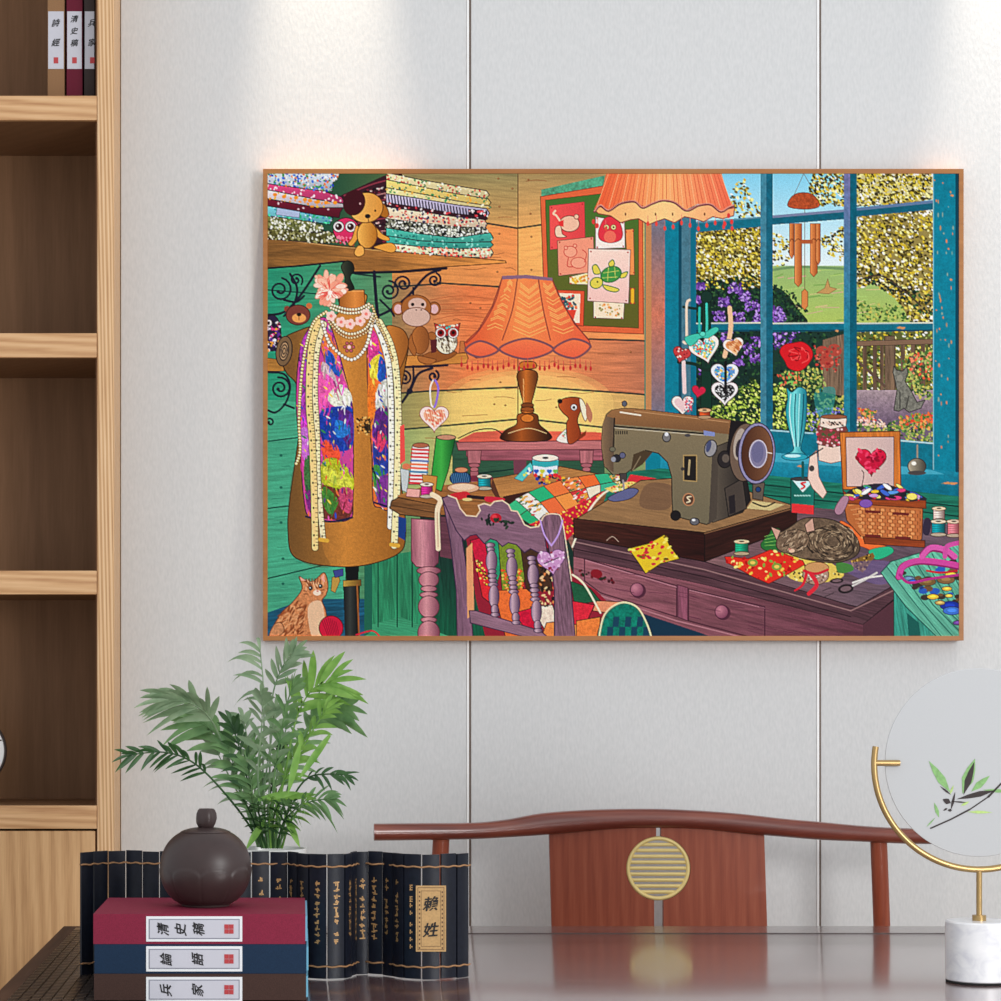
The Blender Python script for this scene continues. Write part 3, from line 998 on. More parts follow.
def WD(col, amp=0.25, ang=0.0, fu=0.03, fv=0.6, tint=None):
    """wood streaks along an angle over a base"""
    ca, sa = math.cos(math.radians(ang)), math.sin(math.radians(ang))

    def f(X, Y):
        b = colour(col, X, Y)
        u, v = X * ca + Y * sa, -X * sa + Y * ca
        w = vnoise(u * fu * 0.6 + 9, v * fv * 0.3) * 5
        n = 0.6 * vnoise(u * fu + 3, v * fv + w) + 0.4 * vnoise(u * fu * 4 + 70, v * fv * 2.4)
        k = 1 + amp * (n - 0.5) * 2
        return b * k[..., None]
    return f


def MT(col, amp=0.15, s=0.25):
    def f(X, Y):
        b = colour(col, X, Y)
        n = 0.5 * vnoise(X * s + 0 * Y, Y * s + 0 * X) + 0.5 * vnoise(X * s * 3 + 40, Y * s * 3 + 0 * X)
        return b * (1 + amp * 2 * (n - 0.5))[..., None]
    return f


def RD(c, r, cin, cout, ry=None):
    """round falloff"""
    ry = ry or r
    a, b = np.array(cin, np.float32), np.array(cout, np.float32)

    def f(X, Y):
        t = np.clip(np.sqrt(((X - c[0]) / r) ** 2 + ((Y - c[1]) / ry) ** 2), 0, 1)[..., None]
        return a + (b - a) * t
    return f


def sm(pts, n=6):
    return [tuple(p) for p in spline(pts, n, True)]


def fill(pts, col, s=False, oc=None, ow=0.9, sh=None, alpha=1.0):
    """polygon; s smooths it; oc outlines it; sh=(dx, dy, amount) rounds its tone"""
    if s:
        pts = sm(pts)
    xs, ys = [p[0] for p in pts], [p[1] for p in pts]
    w = win(min(xs), min(ys), max(xs), max(ys))
    if w is None:
        return pts
    sy, sx, X, Y = w
    m = inside(pts, X, Y)
    c = np.broadcast_to(colour(col, X, Y), m.shape + (3,)).astype(np.float32)
    if sh:
        t = ((X - (min(xs) + max(xs)) / 2) / max(1, max(xs) - min(xs)) * sh[0] + (Y - (min(ys) + max(ys)) / 2) / max(1, max(ys) - min(ys)) * sh[1])
        c = c * (1 - sh[2] * 2 * t)[..., None]
    reg = A[sy, sx]
    a = m[..., None] * alpha
    A[sy, sx] = reg * (1 - a) + c * a
    if oc is not None:
        line(list(pts) + [pts[0]], ow, oc, False)
    return pts


def line(pts, w, col, s=True, w2=None):
    if s and len(pts) > 2:
        pts = [tuple(p) for p in spline(pts, 6)]
    n = len(pts) - 1
    c = np.array(col, np.float32)
    for i in range(n):
        (xa, ya), (xb, yb) = pts[i], pts[i + 1]
        ww = w if w2 is None else w + (w2 - w) * i / max(1, n - 1)
        h = ww / 2
        q = win(min(xa, xb) - h - 1, min(ya, yb) - h - 1, max(xa, xb) + h + 1, max(ya, yb) + h + 1)
        if q is None:
            continue
        sy, sx, X, Y = q
        dx, dy = xb - xa, yb - ya
        L = dx * dx + dy * dy + 1e-9
        t = np.clip(((X - xa) * dx + (Y - ya) * dy) / L, 0, 1)
        d = np.sqrt((X - xa - t * dx) ** 2 + (Y - ya - t * dy) ** 2)
        a = np.clip((h - d) * RS + 0.5, 0, 1)[..., None]
        A[sy, sx] = A[sy, sx] * (1 - a) + c * a


def ell(cx, cy, rx, ry, col, rot=0.0, oc=None, ow=0.9, sh=None):
    c, s = math.cos(math.radians(rot)), math.sin(math.radians(rot))
    R_ = max(rx, ry)
    if oc is None and sh is None:
        q = win(cx - R_, cy - R_, cx + R_, cy + R_)
        if q is None:
            return
        sy, sx, X, Y = q
        u, v = ((X - cx) * c + (Y - cy) * s) / rx, (-(X - cx) * s + (Y - cy) * c) / ry
        a = np.clip((1 - np.sqrt(u * u + v * v)) * min(rx, ry) * RS + 0.5, 0, 1)[..., None]
        A[sy, sx] = A[sy, sx] * (1 - a) + colour(col, X, Y) * a
        return
    n = 28
    fill([(cx + rx * math.cos(2 * math.pi * i / n) * c - ry * math.sin(2 * math.pi * i / n) * s, cy + rx * math.cos(2 * math.pi * i / n) * s + ry * math.sin(2 * math.pi * i / n) * c) for i in range(n)], col, False, oc, ow, sh)


def dabs(pts, n, cols, size=(0.8, 1.6), asp=1.0, ang=None, jit=25):
    """random brush dabs inside a polygon"""
    xs, ys = [p[0] for p in pts], [p[1] for p in pts]
    px = rng.uniform(min(xs), max(xs), n * 2).astype(np.float32)
    py = rng.uniform(min(ys), max(ys), n * 2).astype(np.float32)
    m = np.zeros(n * 2, bool)
    k = len(pts)
    for i in range(k):
        (xa, ya), (xb, yb) = pts[i], pts[(i + 1) % k]
        if ya != yb:
            m ^= ((ya > py) != (yb > py)) & (px < (xb - xa) * (py - ya) / (yb - ya) + xa)
    good = np.nonzero(m)[0][:n]
    for g in good:
        r = rng.uniform(*size)
        ell(px[g], py[g], r * asp, r, cols[rng.randint(len(cols))], (ang if ang is not None else rng.uniform(0, 180)) + rng.uniform(-jit, jit))


def strip(top, bot, t0, t1):
    """band between two polylines of equal length, from fraction t0 to t1"""
    a = [(p[0] + (q[0] - p[0]) * t0, p[1] + (q[1] - p[1]) * t0) for p, q in zip(top, bot)]
    b = [(p[0] + (q[0] - p[0]) * t1, p[1] + (q[1] - p[1]) * t1) for p, q in zip(top, bot)]
    return a + b[::-1]


def spool(cx, y0, y1, w, col, rim=(222, 190, 150)):
    fill([(cx - w, y0), (cx + w, y0), (cx + w, y1), (cx - w, y1)], G((cx - w, 0), [c * 1.1 for c in col], (cx + w, 0), [c * 0.55 for c in col], 0.35, [min(255, c * 1.35) for c in col]), oc=(30, 25, 25), ow=0.5)
    for k in range(int(y0) + 3, int(y1) - 1, 2):
        line([(cx - w, k), (cx + w, k + 0.6)], 0.35, [c * 0.6 for c in col], False)
    ell(cx, y1, w + 1.4, 1.9, [c * 0.8 for c in rim], oc=(60, 40, 25), ow=0.5)
    ell(cx, y0, w + 1.4, 2.1, rim, oc=(60, 40, 25), ow=0.5)
    ell(cx, y0 - 0.2, w * 0.4, 0.8, (70, 50, 40))


def heart(cx, cy, w, col, rim=None, rot=0, oc=(60, 40, 40), skew=1.0):
    pts = []
    for i in range(36):
        t = 2 * math.pi * i / 36
        x = 16 * math.sin(t) ** 3 / 16 * w * skew
        y = -(13 * math.cos(t) - 5 * math.cos(2 * t) - 2 * math.cos(3 * t) - math.cos(4 * t)) / 16 * w
        c, s = math.cos(math.radians(rot)), math.sin(math.radians(rot))
        pts.append((cx + x * c - y * s, cy + x * s + y * c))
    if rim:
        fill(pts, rim, oc=oc, ow=0.6)
        pts = [(cx + (x - cx) * 0.74, cy + (y - cy) * 0.74) for x, y in pts]
        return fill(pts, col)
    return fill(pts, col, oc=oc, ow=0.7)


def scrolls(paths, w=2.2, col=(24, 24, 44)):
    for p in paths:
        line(p, w, col)


def spiral(cx, cy, r0, r1, a0, turns, w=2.0, col=(24, 24, 44)):
    pts = []
    n = int(18 * abs(turns))
    for i in range(n + 1):
        t = i / n
        a = math.radians(a0) + 2 * math.pi * turns * t
        r = r0 + (r1 - r0) * t
        pts.append((cx + r * math.cos(a), cy + r * math.sin(a)))
    line(pts, w, col, False)
    ell(pts[-1][0], pts[-1][1], w * 0.85, w * 0.85, col)


K_ = (28, 24, 30)                                 # ink outline


def foliage(poly, n, kind):
    pal = {'gold': [(196, 176, 48), (226, 206, 84), (120, 104, 30), (60, 50, 22), (246, 246, 236), (88, 76, 24), (210, 180, 40), (40, 34, 18), (250, 240, 160)],
           'dark': [(14, 40, 30), (28, 66, 40), (8, 22, 24), (50, 92, 50), (20, 48, 44)],
           'lime': [(196, 216, 92), (226, 236, 130), (120, 150, 50), (24, 44, 22), (160, 186, 70), (40, 66, 30)],
           'violet': [(122, 74, 170), (154, 108, 206), (92, 50, 140), (186, 150, 226), (66, 36, 110)],
           'mix': [(120, 150, 70), (70, 110, 50), (200, 190, 90), (40, 70, 40), (170, 180, 100)],
           'ember': [(232, 110, 52), (214, 70, 44), (246, 160, 90), (120, 150, 60), (60, 110, 50)]}[kind]
    dabs(poly, n, pal, (0.6, 1.25), 1.6, 35 if kind in ('gold', 'lime') else None, 50)


def paint_walls():
    # left wall: green boards; warm lamplight spreading along the boards to the corner
    fill([(267, 174), (640, 174), (640, 460), (267, 460)], (60, 140, 110))
    fill([(267, 225), (420, 225), (420, 640), (267, 640)], WD(G((267, 0), (38, 150, 116), (420, 0), (104, 138, 92)), 0.16, -2))
    fill([(267, 400), (345, 400), (345, 640), (267, 640)], WD((70, 166, 130), 0.16, -4))
    fill([(300, 174), (400, 174), (400, 260), (300, 260)], G((300, 0), (14, 66, 52), (400, 0), (90, 110, 66)))
    warm = G((392, 0), (148, 132, 84), (518, 0), (240, 140, 76), 0.4, (214, 138, 76))
    fill([(392, 174), (518, 174), (518, 228), (392, 210)], WD(G((0, 174), (148, 134, 88), (0, 228), (214, 158, 92)), 0.14, 4))
    fill([(392, 210), (518, 228), (518, 290), (392, 282)], WD(G((400, 0), (206, 136, 74), (518, 0), (246, 150, 84)), 0.12, 3))
    fill([(392, 282), (518, 289), (518, 388), (392, 394)], WD(G((392, 0), (150, 120, 80), (470, 0), (238, 128, 74)), 0.16, 2, 0.04, 0.4))
    fill([(380, 394), (518, 386), (518, 420), (380, 430)], WD(G((400, 0), (150, 142, 88), (480, 0), (248, 204, 112)), 0.12, -3))
    fill([(380, 430), (518, 419), (518, 500), (380, 500)], WD(G((400, 0), (150, 166, 104), (500, 0), (236, 206, 120)), 0.10, -3))
    # back wall right of the corner
    fill([(518, 174), (652, 174), (652, 227), (518, 228)], WD(G((0, 174), (170, 142, 92), (0, 228), (236, 170, 98)), 0.12, -4))
    fill([(518, 228), (652, 226), (652, 288), (518, 289)], WD((250, 176, 98), 0.1, -2))
    fill([(518, 289), (652, 286), (652, 340), (518, 340)], WD((244, 150, 88), 0.1, 0))
    fill([(518, 340), (652, 340), (652, 394), (518, 387)], WD(G((540, 0), (244, 142, 84), (652, 0), (186, 112, 82)), 0.14, 2))
    fill([(518, 387), (652, 394), (652, 430), (518, 419)], WD(G((540, 0), (252, 208, 118), (652, 0), (206, 160, 98)), 0.1, 2))
    fill([(518, 419), (652, 430), (652, 505), (518, 505)], WD(G((0, 425), (240, 206, 120), (0, 490), (70, 120, 86)), 0.1, 2))
    # pool of light under the shade
    for r, a in ((86, 0.28), (76, 0.3), (66, 0.3)):
        fill([(527 + r * math.cos(t), 402 + r * 0.42 * math.sin(t)) for t in np.linspace(math.pi, 2 * math.pi, 24)] + [(527 + r, 440), (527 - r, 440)], (255, 214, 124), alpha=a)
    # board joints
    J = (26, 50, 46)
    for p in ([(486, 223.5), (517, 228.5), (541, 225)], [(437, 283), (502, 287)], [(400, 393), (427, 391), (517, 387)], [(404, 429), (517, 419)], [(537, 387), (620, 392.5), (652, 395)],
              [(538, 420), (602, 427)], [(589, 339), (652, 341)], [(544, 288), (541, 288)], [(392, 287), (440, 284)], [(355, 274), (380, 277)]):
        line(p, 1.7, J, False)
    line([(517.5, 174), (517.5, 440)], 0.9, (96, 62, 40), False)
    for p in ([(267, 441), (300, 437)], [(267, 508), (292, 505)], [(267, 578), (330, 563)], [(267, 290), (345, 296)], [(267, 368), (300, 372)]):
        line(p, 1.3, (14, 66, 56), False)
    # grain, knots and nail heads
    for k in range(60):
        x, y = rng.uniform(400, 640), rng.uniform(180, 440)
        L = rng.uniform(6, 26)
        line([(x, y), (x + L / 2, y + rng.uniform(-1.2, 1.2)), (x + L, y + rng.uniform(-2, 2))], 0.45, (150, 84, 46))
    for x, y in ((498, 179), (499, 207), (512, 189), (499, 234), (497, 272), (528, 180), (530, 214), (531, 237), (500, 382), (494, 404), (505, 405), (470, 303), (480, 308), (531, 270), (556, 407), (630, 352), (622, 402)):
        ell(x, y, 1.1, 0.9, (120, 66, 36))
        ell(x - 0.3, y - 0.3, 0.5, 0.4, (214, 150, 90))
    for k in range(9):
        line([(430 + k * 0.7, 300 + 5 * k), (460, 296 + 5.4 * k + 3 * math.sin(k)), (500, 300 + 5 * k)], 0.5, (176, 86, 48))
    # turquoise rub marks, upper right
    fill([(541, 190), (604, 176), (604, 186), (541, 197)], MT((56, 158, 128), 0.35, 0.3), alpha=0.8)
    # lower left: skirting and the dark recess under the desk
    fill([(267, 612), (306, 598), (420, 598), (420, 640), (267, 640)], WD((26, 84, 112), 0.3, -8))
    fill([(420, 510), (600, 530), (600, 640), (420, 640)], WD(G((0, 540), (22, 44, 40), (0, 640), (18, 92, 64)), 0.3, 88))
    fill([(364, 558), (430, 548), (430, 640), (364, 640)], WD((44, 132, 92), 0.25, 88))
    fill([(364, 626), (400, 616), (460, 640), (364, 640)], WD((58, 150, 108), 0.2, 10))
    for x in (378, 397, 412):
        line([(x, 554), (x, 626)], 1.1, (12, 58, 44), False)
    fill([(364, 558), (372, 556), (372, 630), (364, 636)], (30, 100, 78))
    for k in range(36):
        x, y = rng.uniform(268, 300), rng.uniform(400, 600)
        line([(x, y), (x + rng.uniform(5, 14), y - 0.6)], 0.4, (44, 128, 100), False)
    for x, y in ((281, 455), (281, 487), (281, 522), (283, 558), (283, 583)):
        ell(x, y, 1.5, 1.3, (30, 104, 84))


def paint_window():
    T, TD, TL = (0, 124, 146), (6, 74, 96), (96, 150, 170)
    fill([(645, 174), (959, 174), (959, 500), (645, 500)], T)
    # garden seen through the panes
    p1, p2, p3 = (695, 760), (772, 843), (856, 932)
    fill([(695, 174), (932, 174), (932, 272), (695, 272)], G((0, 174), (132, 208, 236), (0, 262), (226, 240, 244)))
    fill([(695, 266), (932, 266), (932, 330), (695, 330)], G((0, 266), (150, 182, 112), (0, 325), (176, 196, 96)))
    for k in range(40):
        x, y = rng.uniform(770, 870), rng.uniform(270, 322)
        line([(x, y), (x + rng.uniform(5, 18), y - rng.uniform(0, 3))], rng.uniform(0.5, 1.6), [(126, 166, 84), (206, 190, 130), (170, 200, 110), (206, 170, 140)][k % 4], False)
    line([(772, 270), (800, 267), (843, 269)], 2.5, (112, 146, 96))
    # trees in flower
    f = sm([(696, 234), (730, 226), (760, 224), (760, 286), (742, 292), (720, 288), (696, 294)])
    fill(f, (150, 132, 60))
    foliage(f, 1500, 'gold')
    f = [(735, 184), (744, 178), (752, 200), (760, 206), (760, 218), (738, 218), (728, 200)]
    foliage(f, 130, 'gold')
    foliage([(772, 232), (790, 240), (792, 258), (776, 270), (772, 268)], 90, 'gold')
    f = [(812, 174), (843, 174), (843, 206), (818, 206), (808, 190)]
    foliage(f, 330, 'gold')
    f = [(818, 240), (843, 226), (843, 262), (830, 258)]
    foliage(f, 130, 'gold')
    f = [(856, 174), (932, 174), (932, 200), (856, 207)]
    fill(f, (206, 196, 140))
    foliage(f, 800, 'gold')
    f = sm([(856, 218), (932, 208), (932, 322), (912, 322), (896, 300), (872, 284), (856, 284)])
    fill(f, (150, 132, 70))
    foliage(f, 1700, 'gold')
    foliage(sm([(856, 268), (880, 276), (904, 288), (930, 296), (930, 318), (900, 300), (868, 282)]), 160, 'dark')
    foliage([(856, 300), (900, 306), (912, 322), (856, 322)], 180, 'mix')
    line([(858, 280), (880, 276), (902, 290), (920, 306)], 1.4, (66, 50, 40))
    # lilac bushes
    f = [(695, 286), (720, 280), (748, 282), (760, 288), (760, 325), (695, 325)]
    fill(f, (16, 40, 34), True)
    foliage(f, 420, 'dark')
    foliage([(695, 278), (760, 276), (760, 292), (695, 294)], 130, 'dark')
    foliage([(695, 280), (760, 280), (760, 290), (695, 290)], 60, 'gold')
    for cx, cy, r in ((734, 288, 6), (744, 296, 6), (724, 302, 6), (752, 306, 7), (718, 316, 6), (738, 318, 6), (757, 318, 5), (700, 286, 4), (696, 300, 4)):
        foliage([(cx - r, cy - r * .8), (cx + r, cy - r * .8), (cx + r, cy + r * .8), (cx - r, cy + r * .8)], 46, 'violet')
    f = [(772, 290), (784, 292), (798, 310), (806, 323), (772, 323)]
    fill(f, (30, 52, 34), True)
    foliage(f, 160, 'dark')
    foliage([(772, 284), (790, 290), (812, 318), (800, 323), (772, 323)], 120, 'dark')
    foliage([(772, 306), (784, 308), (786, 322), (772, 323)], 70, 'violet')
    f = [(695, 331), (760, 331), (760, 432), (695, 432)]
    fill(f, (18, 44, 36))
    foliage(f, 900, 'dark')
    for cx, cy in ((748, 348), (726, 336), (756, 342), (738, 360), (704, 372), (755, 358)):
        foliage([(cx - 5, cy - 5), (cx + 5, cy - 5), (cx + 5, cy + 5), (cx - 5, cy + 5)], 26, 'violet')
    f = sm([(712, 406), (740, 388), (752, 378), (760, 392), (760, 432), (705, 430)])
    foliage(f, 620, 'lime')
    # lower panes: fence, path, flower bed
    f = [(772, 331), (843, 331), (843, 434), (772, 430)]
    fill(f, (24, 54, 44))
    foliage(f, 700, 'dark')
    foliage([(772, 331), (800, 331), (790, 345), (772, 350)], 50, 'violet')
    foliage([(772, 384), (796, 390), (812, 410), (812, 428), (772, 428)], 420, 'lime')
    foliage([(806, 366), (840, 372), (843, 400), (806, 400)], 180, 'mix')
    fill([(822, 340), (843, 334), (843, 396), (822, 392)], WD((120, 96, 76), 0.3, 88))
    foliage([(818, 400), (843, 396), (843, 432), (806, 432)], 200, 'mix')
    dabs([(806, 408), (843, 408), (843, 430), (806, 430)], 90, [(120, 110, 200), (160, 160, 226), (90, 80, 170)], (0.7, 1.3))
    fill([(856, 331), (932, 331), (932, 444), (856, 432)], G((0, 384), (150, 132, 140), (0, 424), (112, 92, 112)))
    f = [(856, 331), (932, 331), (932, 390), (856, 390)]
    fill(f, (92, 96, 46))
    foliage(f, 620, 'gold')
    foliage(f, 200, 'mix')
    for x in (864, 874, 881, 893, 902, 912, 922):
        fill([(x - 2, 344), (x + 2, 344), (x + 2, 392), (x - 2, 392)], WD((104, 80, 62), 0.3, 88))
    fill([(884, 336), (894, 336), (894, 392), (884, 392)], WD((126, 100, 78), 0.3, 88), oc=(50, 36, 30), ow=0.5)
    fill([(856, 341), (932, 339), (932, 344), (856, 346)], (128, 98, 76), oc=(50, 36, 30), ow=0.4)
    line([(856, 360), (884, 386)], 2.6, (98, 74, 60), False)
    fill([(856, 390), (932, 390), (932, 428), (856, 428)], MT(G((0, 388), (168, 146, 150), (0, 426), (104, 84, 108)), 0.2, 0.4))
    foliage(sm([(902, 360), (920, 350), (932, 350), (932, 396), (912, 392)]), 260, 'mix')
    dabs([(906, 352), (932, 350), (932, 380), (910, 376)], 46, [(234, 90, 60), (246, 140, 100)], (0.8, 1.4))
    f = [(856, 420), (880, 424), (932, 412), (932, 444), (856, 430)]
    foliage(f, 330, 'mix')
    foliage([(898, 416), (932, 412), (932, 428), (898, 428)], 150, 'ember')
    foliage([(858, 408), (876, 410), (874, 420), (858, 420)], 60, 'ember')
    dabs([(856, 417), (882, 419), (886, 427), (856, 426)], 60, [(236, 180, 160), (246, 210, 196)], (0.7, 1.2))
    # stone garden animal
    S = (116, 114, 104)
    fill([(893, 410), (896, 390), (894, 380), (892, 372), (893, 366), (896, 370), (902, 371), (906, 366), (907, 374), (904, 381), (910, 390), (916, 402), (924, 400), (920, 408), (908, 412), (903, 408), (898, 411)], MT(S, 0.3, 0.5), oc=(44, 42, 40), ow=0.8)
    line([(899, 392), (899, 408)], 1.2, (66, 64, 60))
    line([(908, 396), (905, 408)], 1.2, (66, 64, 60))
    ell(899, 378, 3, 3.4, (140, 136, 124))
    # wind chime
    line([(803, 174), (793, 196)], 0.4, (110, 70, 50), False)
    line([(803, 174), (816, 197)], 0.4, (110, 70, 50), False)
    fill([(787, 206), (791, 197), (800, 193), (812, 195), (819, 205), (812, 209), (796, 209)], MT((176, 74, 36), 0.25, 0.5), True, oc=(86, 34, 20), ow=0.6)
    for x, y0, y1, w in ((791, 224, 258, 2.2), (797.5, 224, 286, 3.6), (813, 224, 276, 3.6), (817.5, 224, 264, 2.2)):
        fill([(x - w, y0), (x + w, y0), (x + w, y1 - 3), (x, y1 + 1), (x - w, y1 - 3)], G((x - w, 0), (236, 150, 84), (x + w, 0), (166, 78, 34)), oc=(110, 52, 26), ow=0.5)
        line([(x - w, y0 + 18), (x, y0 + 15), (x + w, y0 + 18)], 0.6, (110, 52, 26))
    line([(804, 210), (804, 292)], 0.5, (110, 80, 60), False)
    fill([(800, 240), (812, 240), (812, 244), (800, 244)], (176, 88, 44))
    fill([(801, 292), (804, 289), (807, 292), (807, 306), (804, 310), (801, 307)], (216, 132, 70), oc=(110, 52, 26), ow=0.5)
    fill([(816, 293), (824, 288), (827, 279), (829, 287), (836, 289), (828, 294)], (196, 150, 90), oc=(120, 80, 50), ow=0.4)
    # frame members over the view
    def bar(poly, c, hl=None):
        fill(poly, MT(c, 0.12, 0.2))
    bar([(695, 222), (760, 217), (760, 227), (695, 232.5)], (10, 108, 130))
    line([(695, 223), (760, 217.8)], 1.3, (94, 140, 160), False)
    bar([(772, 216), (843, 210), (843, 219.5), (772, 225)], (8, 96, 118))
    line([(772, 217), (843, 211)], 2.6, (116, 128, 160), False)
    bar([(856, 208), (932, 201), (932, 210), (856, 217)], (8, 92, 114))
    line([(856, 209.5), (932, 202)], 3.0, (92, 120, 156), False)
    for a, b in ((695, 760), (772, 843), (856, 932)):
        bar([(a, 323), (b, 322.5), (b, 331), (a, 332)], (6, 104, 126))
        line([(a, 323.4), (b, 322.8)], 1.5, (196, 206, 190), False)
        line([(a, 331), (b, 330.2)], 1.2, (4, 60, 80), False)
    fill([(760, 174), (772, 174), (772, 436), (760, 436)], MT((14, 96, 120), 0.15, 0.2))
    fill([(760, 174), (765.5, 174), (765.5, 436), (760, 436)], MT((62, 130, 152), 0.15, 0.2))
    fill([(843, 174), (856, 174), (856, 436), (843, 436)], MT((0, 90, 112), 0.15, 0.2))
    fill([(843, 174), (849, 174), (849, 436), (843, 436)], MT(G((0, 174), (112, 112, 160), (0, 330), (30, 128, 150)), 0.15, 0.2))
    # left jamb, stepped
    fill([(644, 174), (651, 174), (651, 440), (644, 440)], (196, 134, 84))
    line([(644.5, 200), (644.5, 440)], 1.2, (20, 130, 110), False)
    fill([(651, 174), (664, 174), (664, 440), (651, 440)], MT(G((0, 210), (104, 112, 134), (0, 420), (112, 110, 130), 0.5, (206, 116, 90)), 0.12, 0.3))
    fill([(664, 174), (678, 174), (678, 440), (664, 440)], MT((2, 122, 146), 0.1, 0.3))
    fill([(678, 174), (681, 174), (681, 440), (678, 440)], (0, 70, 92))
    fill([(681, 174), (690, 174), (690, 440), (681, 440)], MT((70, 118, 136), 0.12, 0.3))
    fill([(690, 174), (695.5, 174), (695.5, 440), (690, 440)], (0, 106, 130))
    # right jamb with worn paint
    fill([(932, 174), (959, 174), (959, 474), (932, 470)], MT((2, 124, 148), 0.1, 0.25))
    fill([(954.5, 174), (959, 174), (959, 474), (954.5, 474)], (0, 66, 86))
    line([(932.5, 174), (932.5, 470)], 1.0, (120, 180, 190), False)
    # bottom rail and sill
    fill([(770, 430), (932, 442), (932, 472), (770, 462)], MT((4, 112, 134), 0.12, 0.2))
    line([(770, 430), (812, 433)], 1.6, (150, 196, 206), False)
    line([(896, 440), (932, 443)], 1.6, (170, 206, 210), False)
    fill([(660, 452), (770, 452), (848, 460), (959, 472), (959, 496), (850, 484), (760, 474), (660, 470)], MT(G((0, 455), (32, 146, 172), (0, 490), (0, 108, 132)), 0.12, 0.2))
    fill([(770, 452), (848, 459), (932, 470), (944, 474), (900, 474), (840, 466), (770, 461)], (64, 164, 188))
    for k in range(46):
        x, y = rng.uniform(933, 954), rng.uniform(178, 465)
        ell(x, y, rng.uniform(0.4, 1.0), rng.uniform(0.6, 2.6), [(176, 140, 96), (120, 160, 150), (196, 130, 90)][k % 3])
    for x, y, w in ((949, 483, 9), (878, 478, 5), (800, 466, 4), (836, 331, 2), (900, 328, 5), (951, 196, 2), (950, 280, 1.5)):
        fill([(x - w, y), (x - w * .3, y - 1.6), (x + w, y - .6), (x + w * .5, y + 1.4)], (190, 142, 92))
    # green boards under the sill
    fill([(560, 478), (660, 468), (760, 474), (850, 484), (959, 496), (959, 540), (560, 520)], WD((26, 112, 90), 0.25, 3))
    line([(640, 480), (760, 484), (860, 495), (959, 506)], 1.3, (6, 50, 44), False)
    line([(760, 494), (860, 504), (959, 516)], 1.3, (6, 50, 44), False)


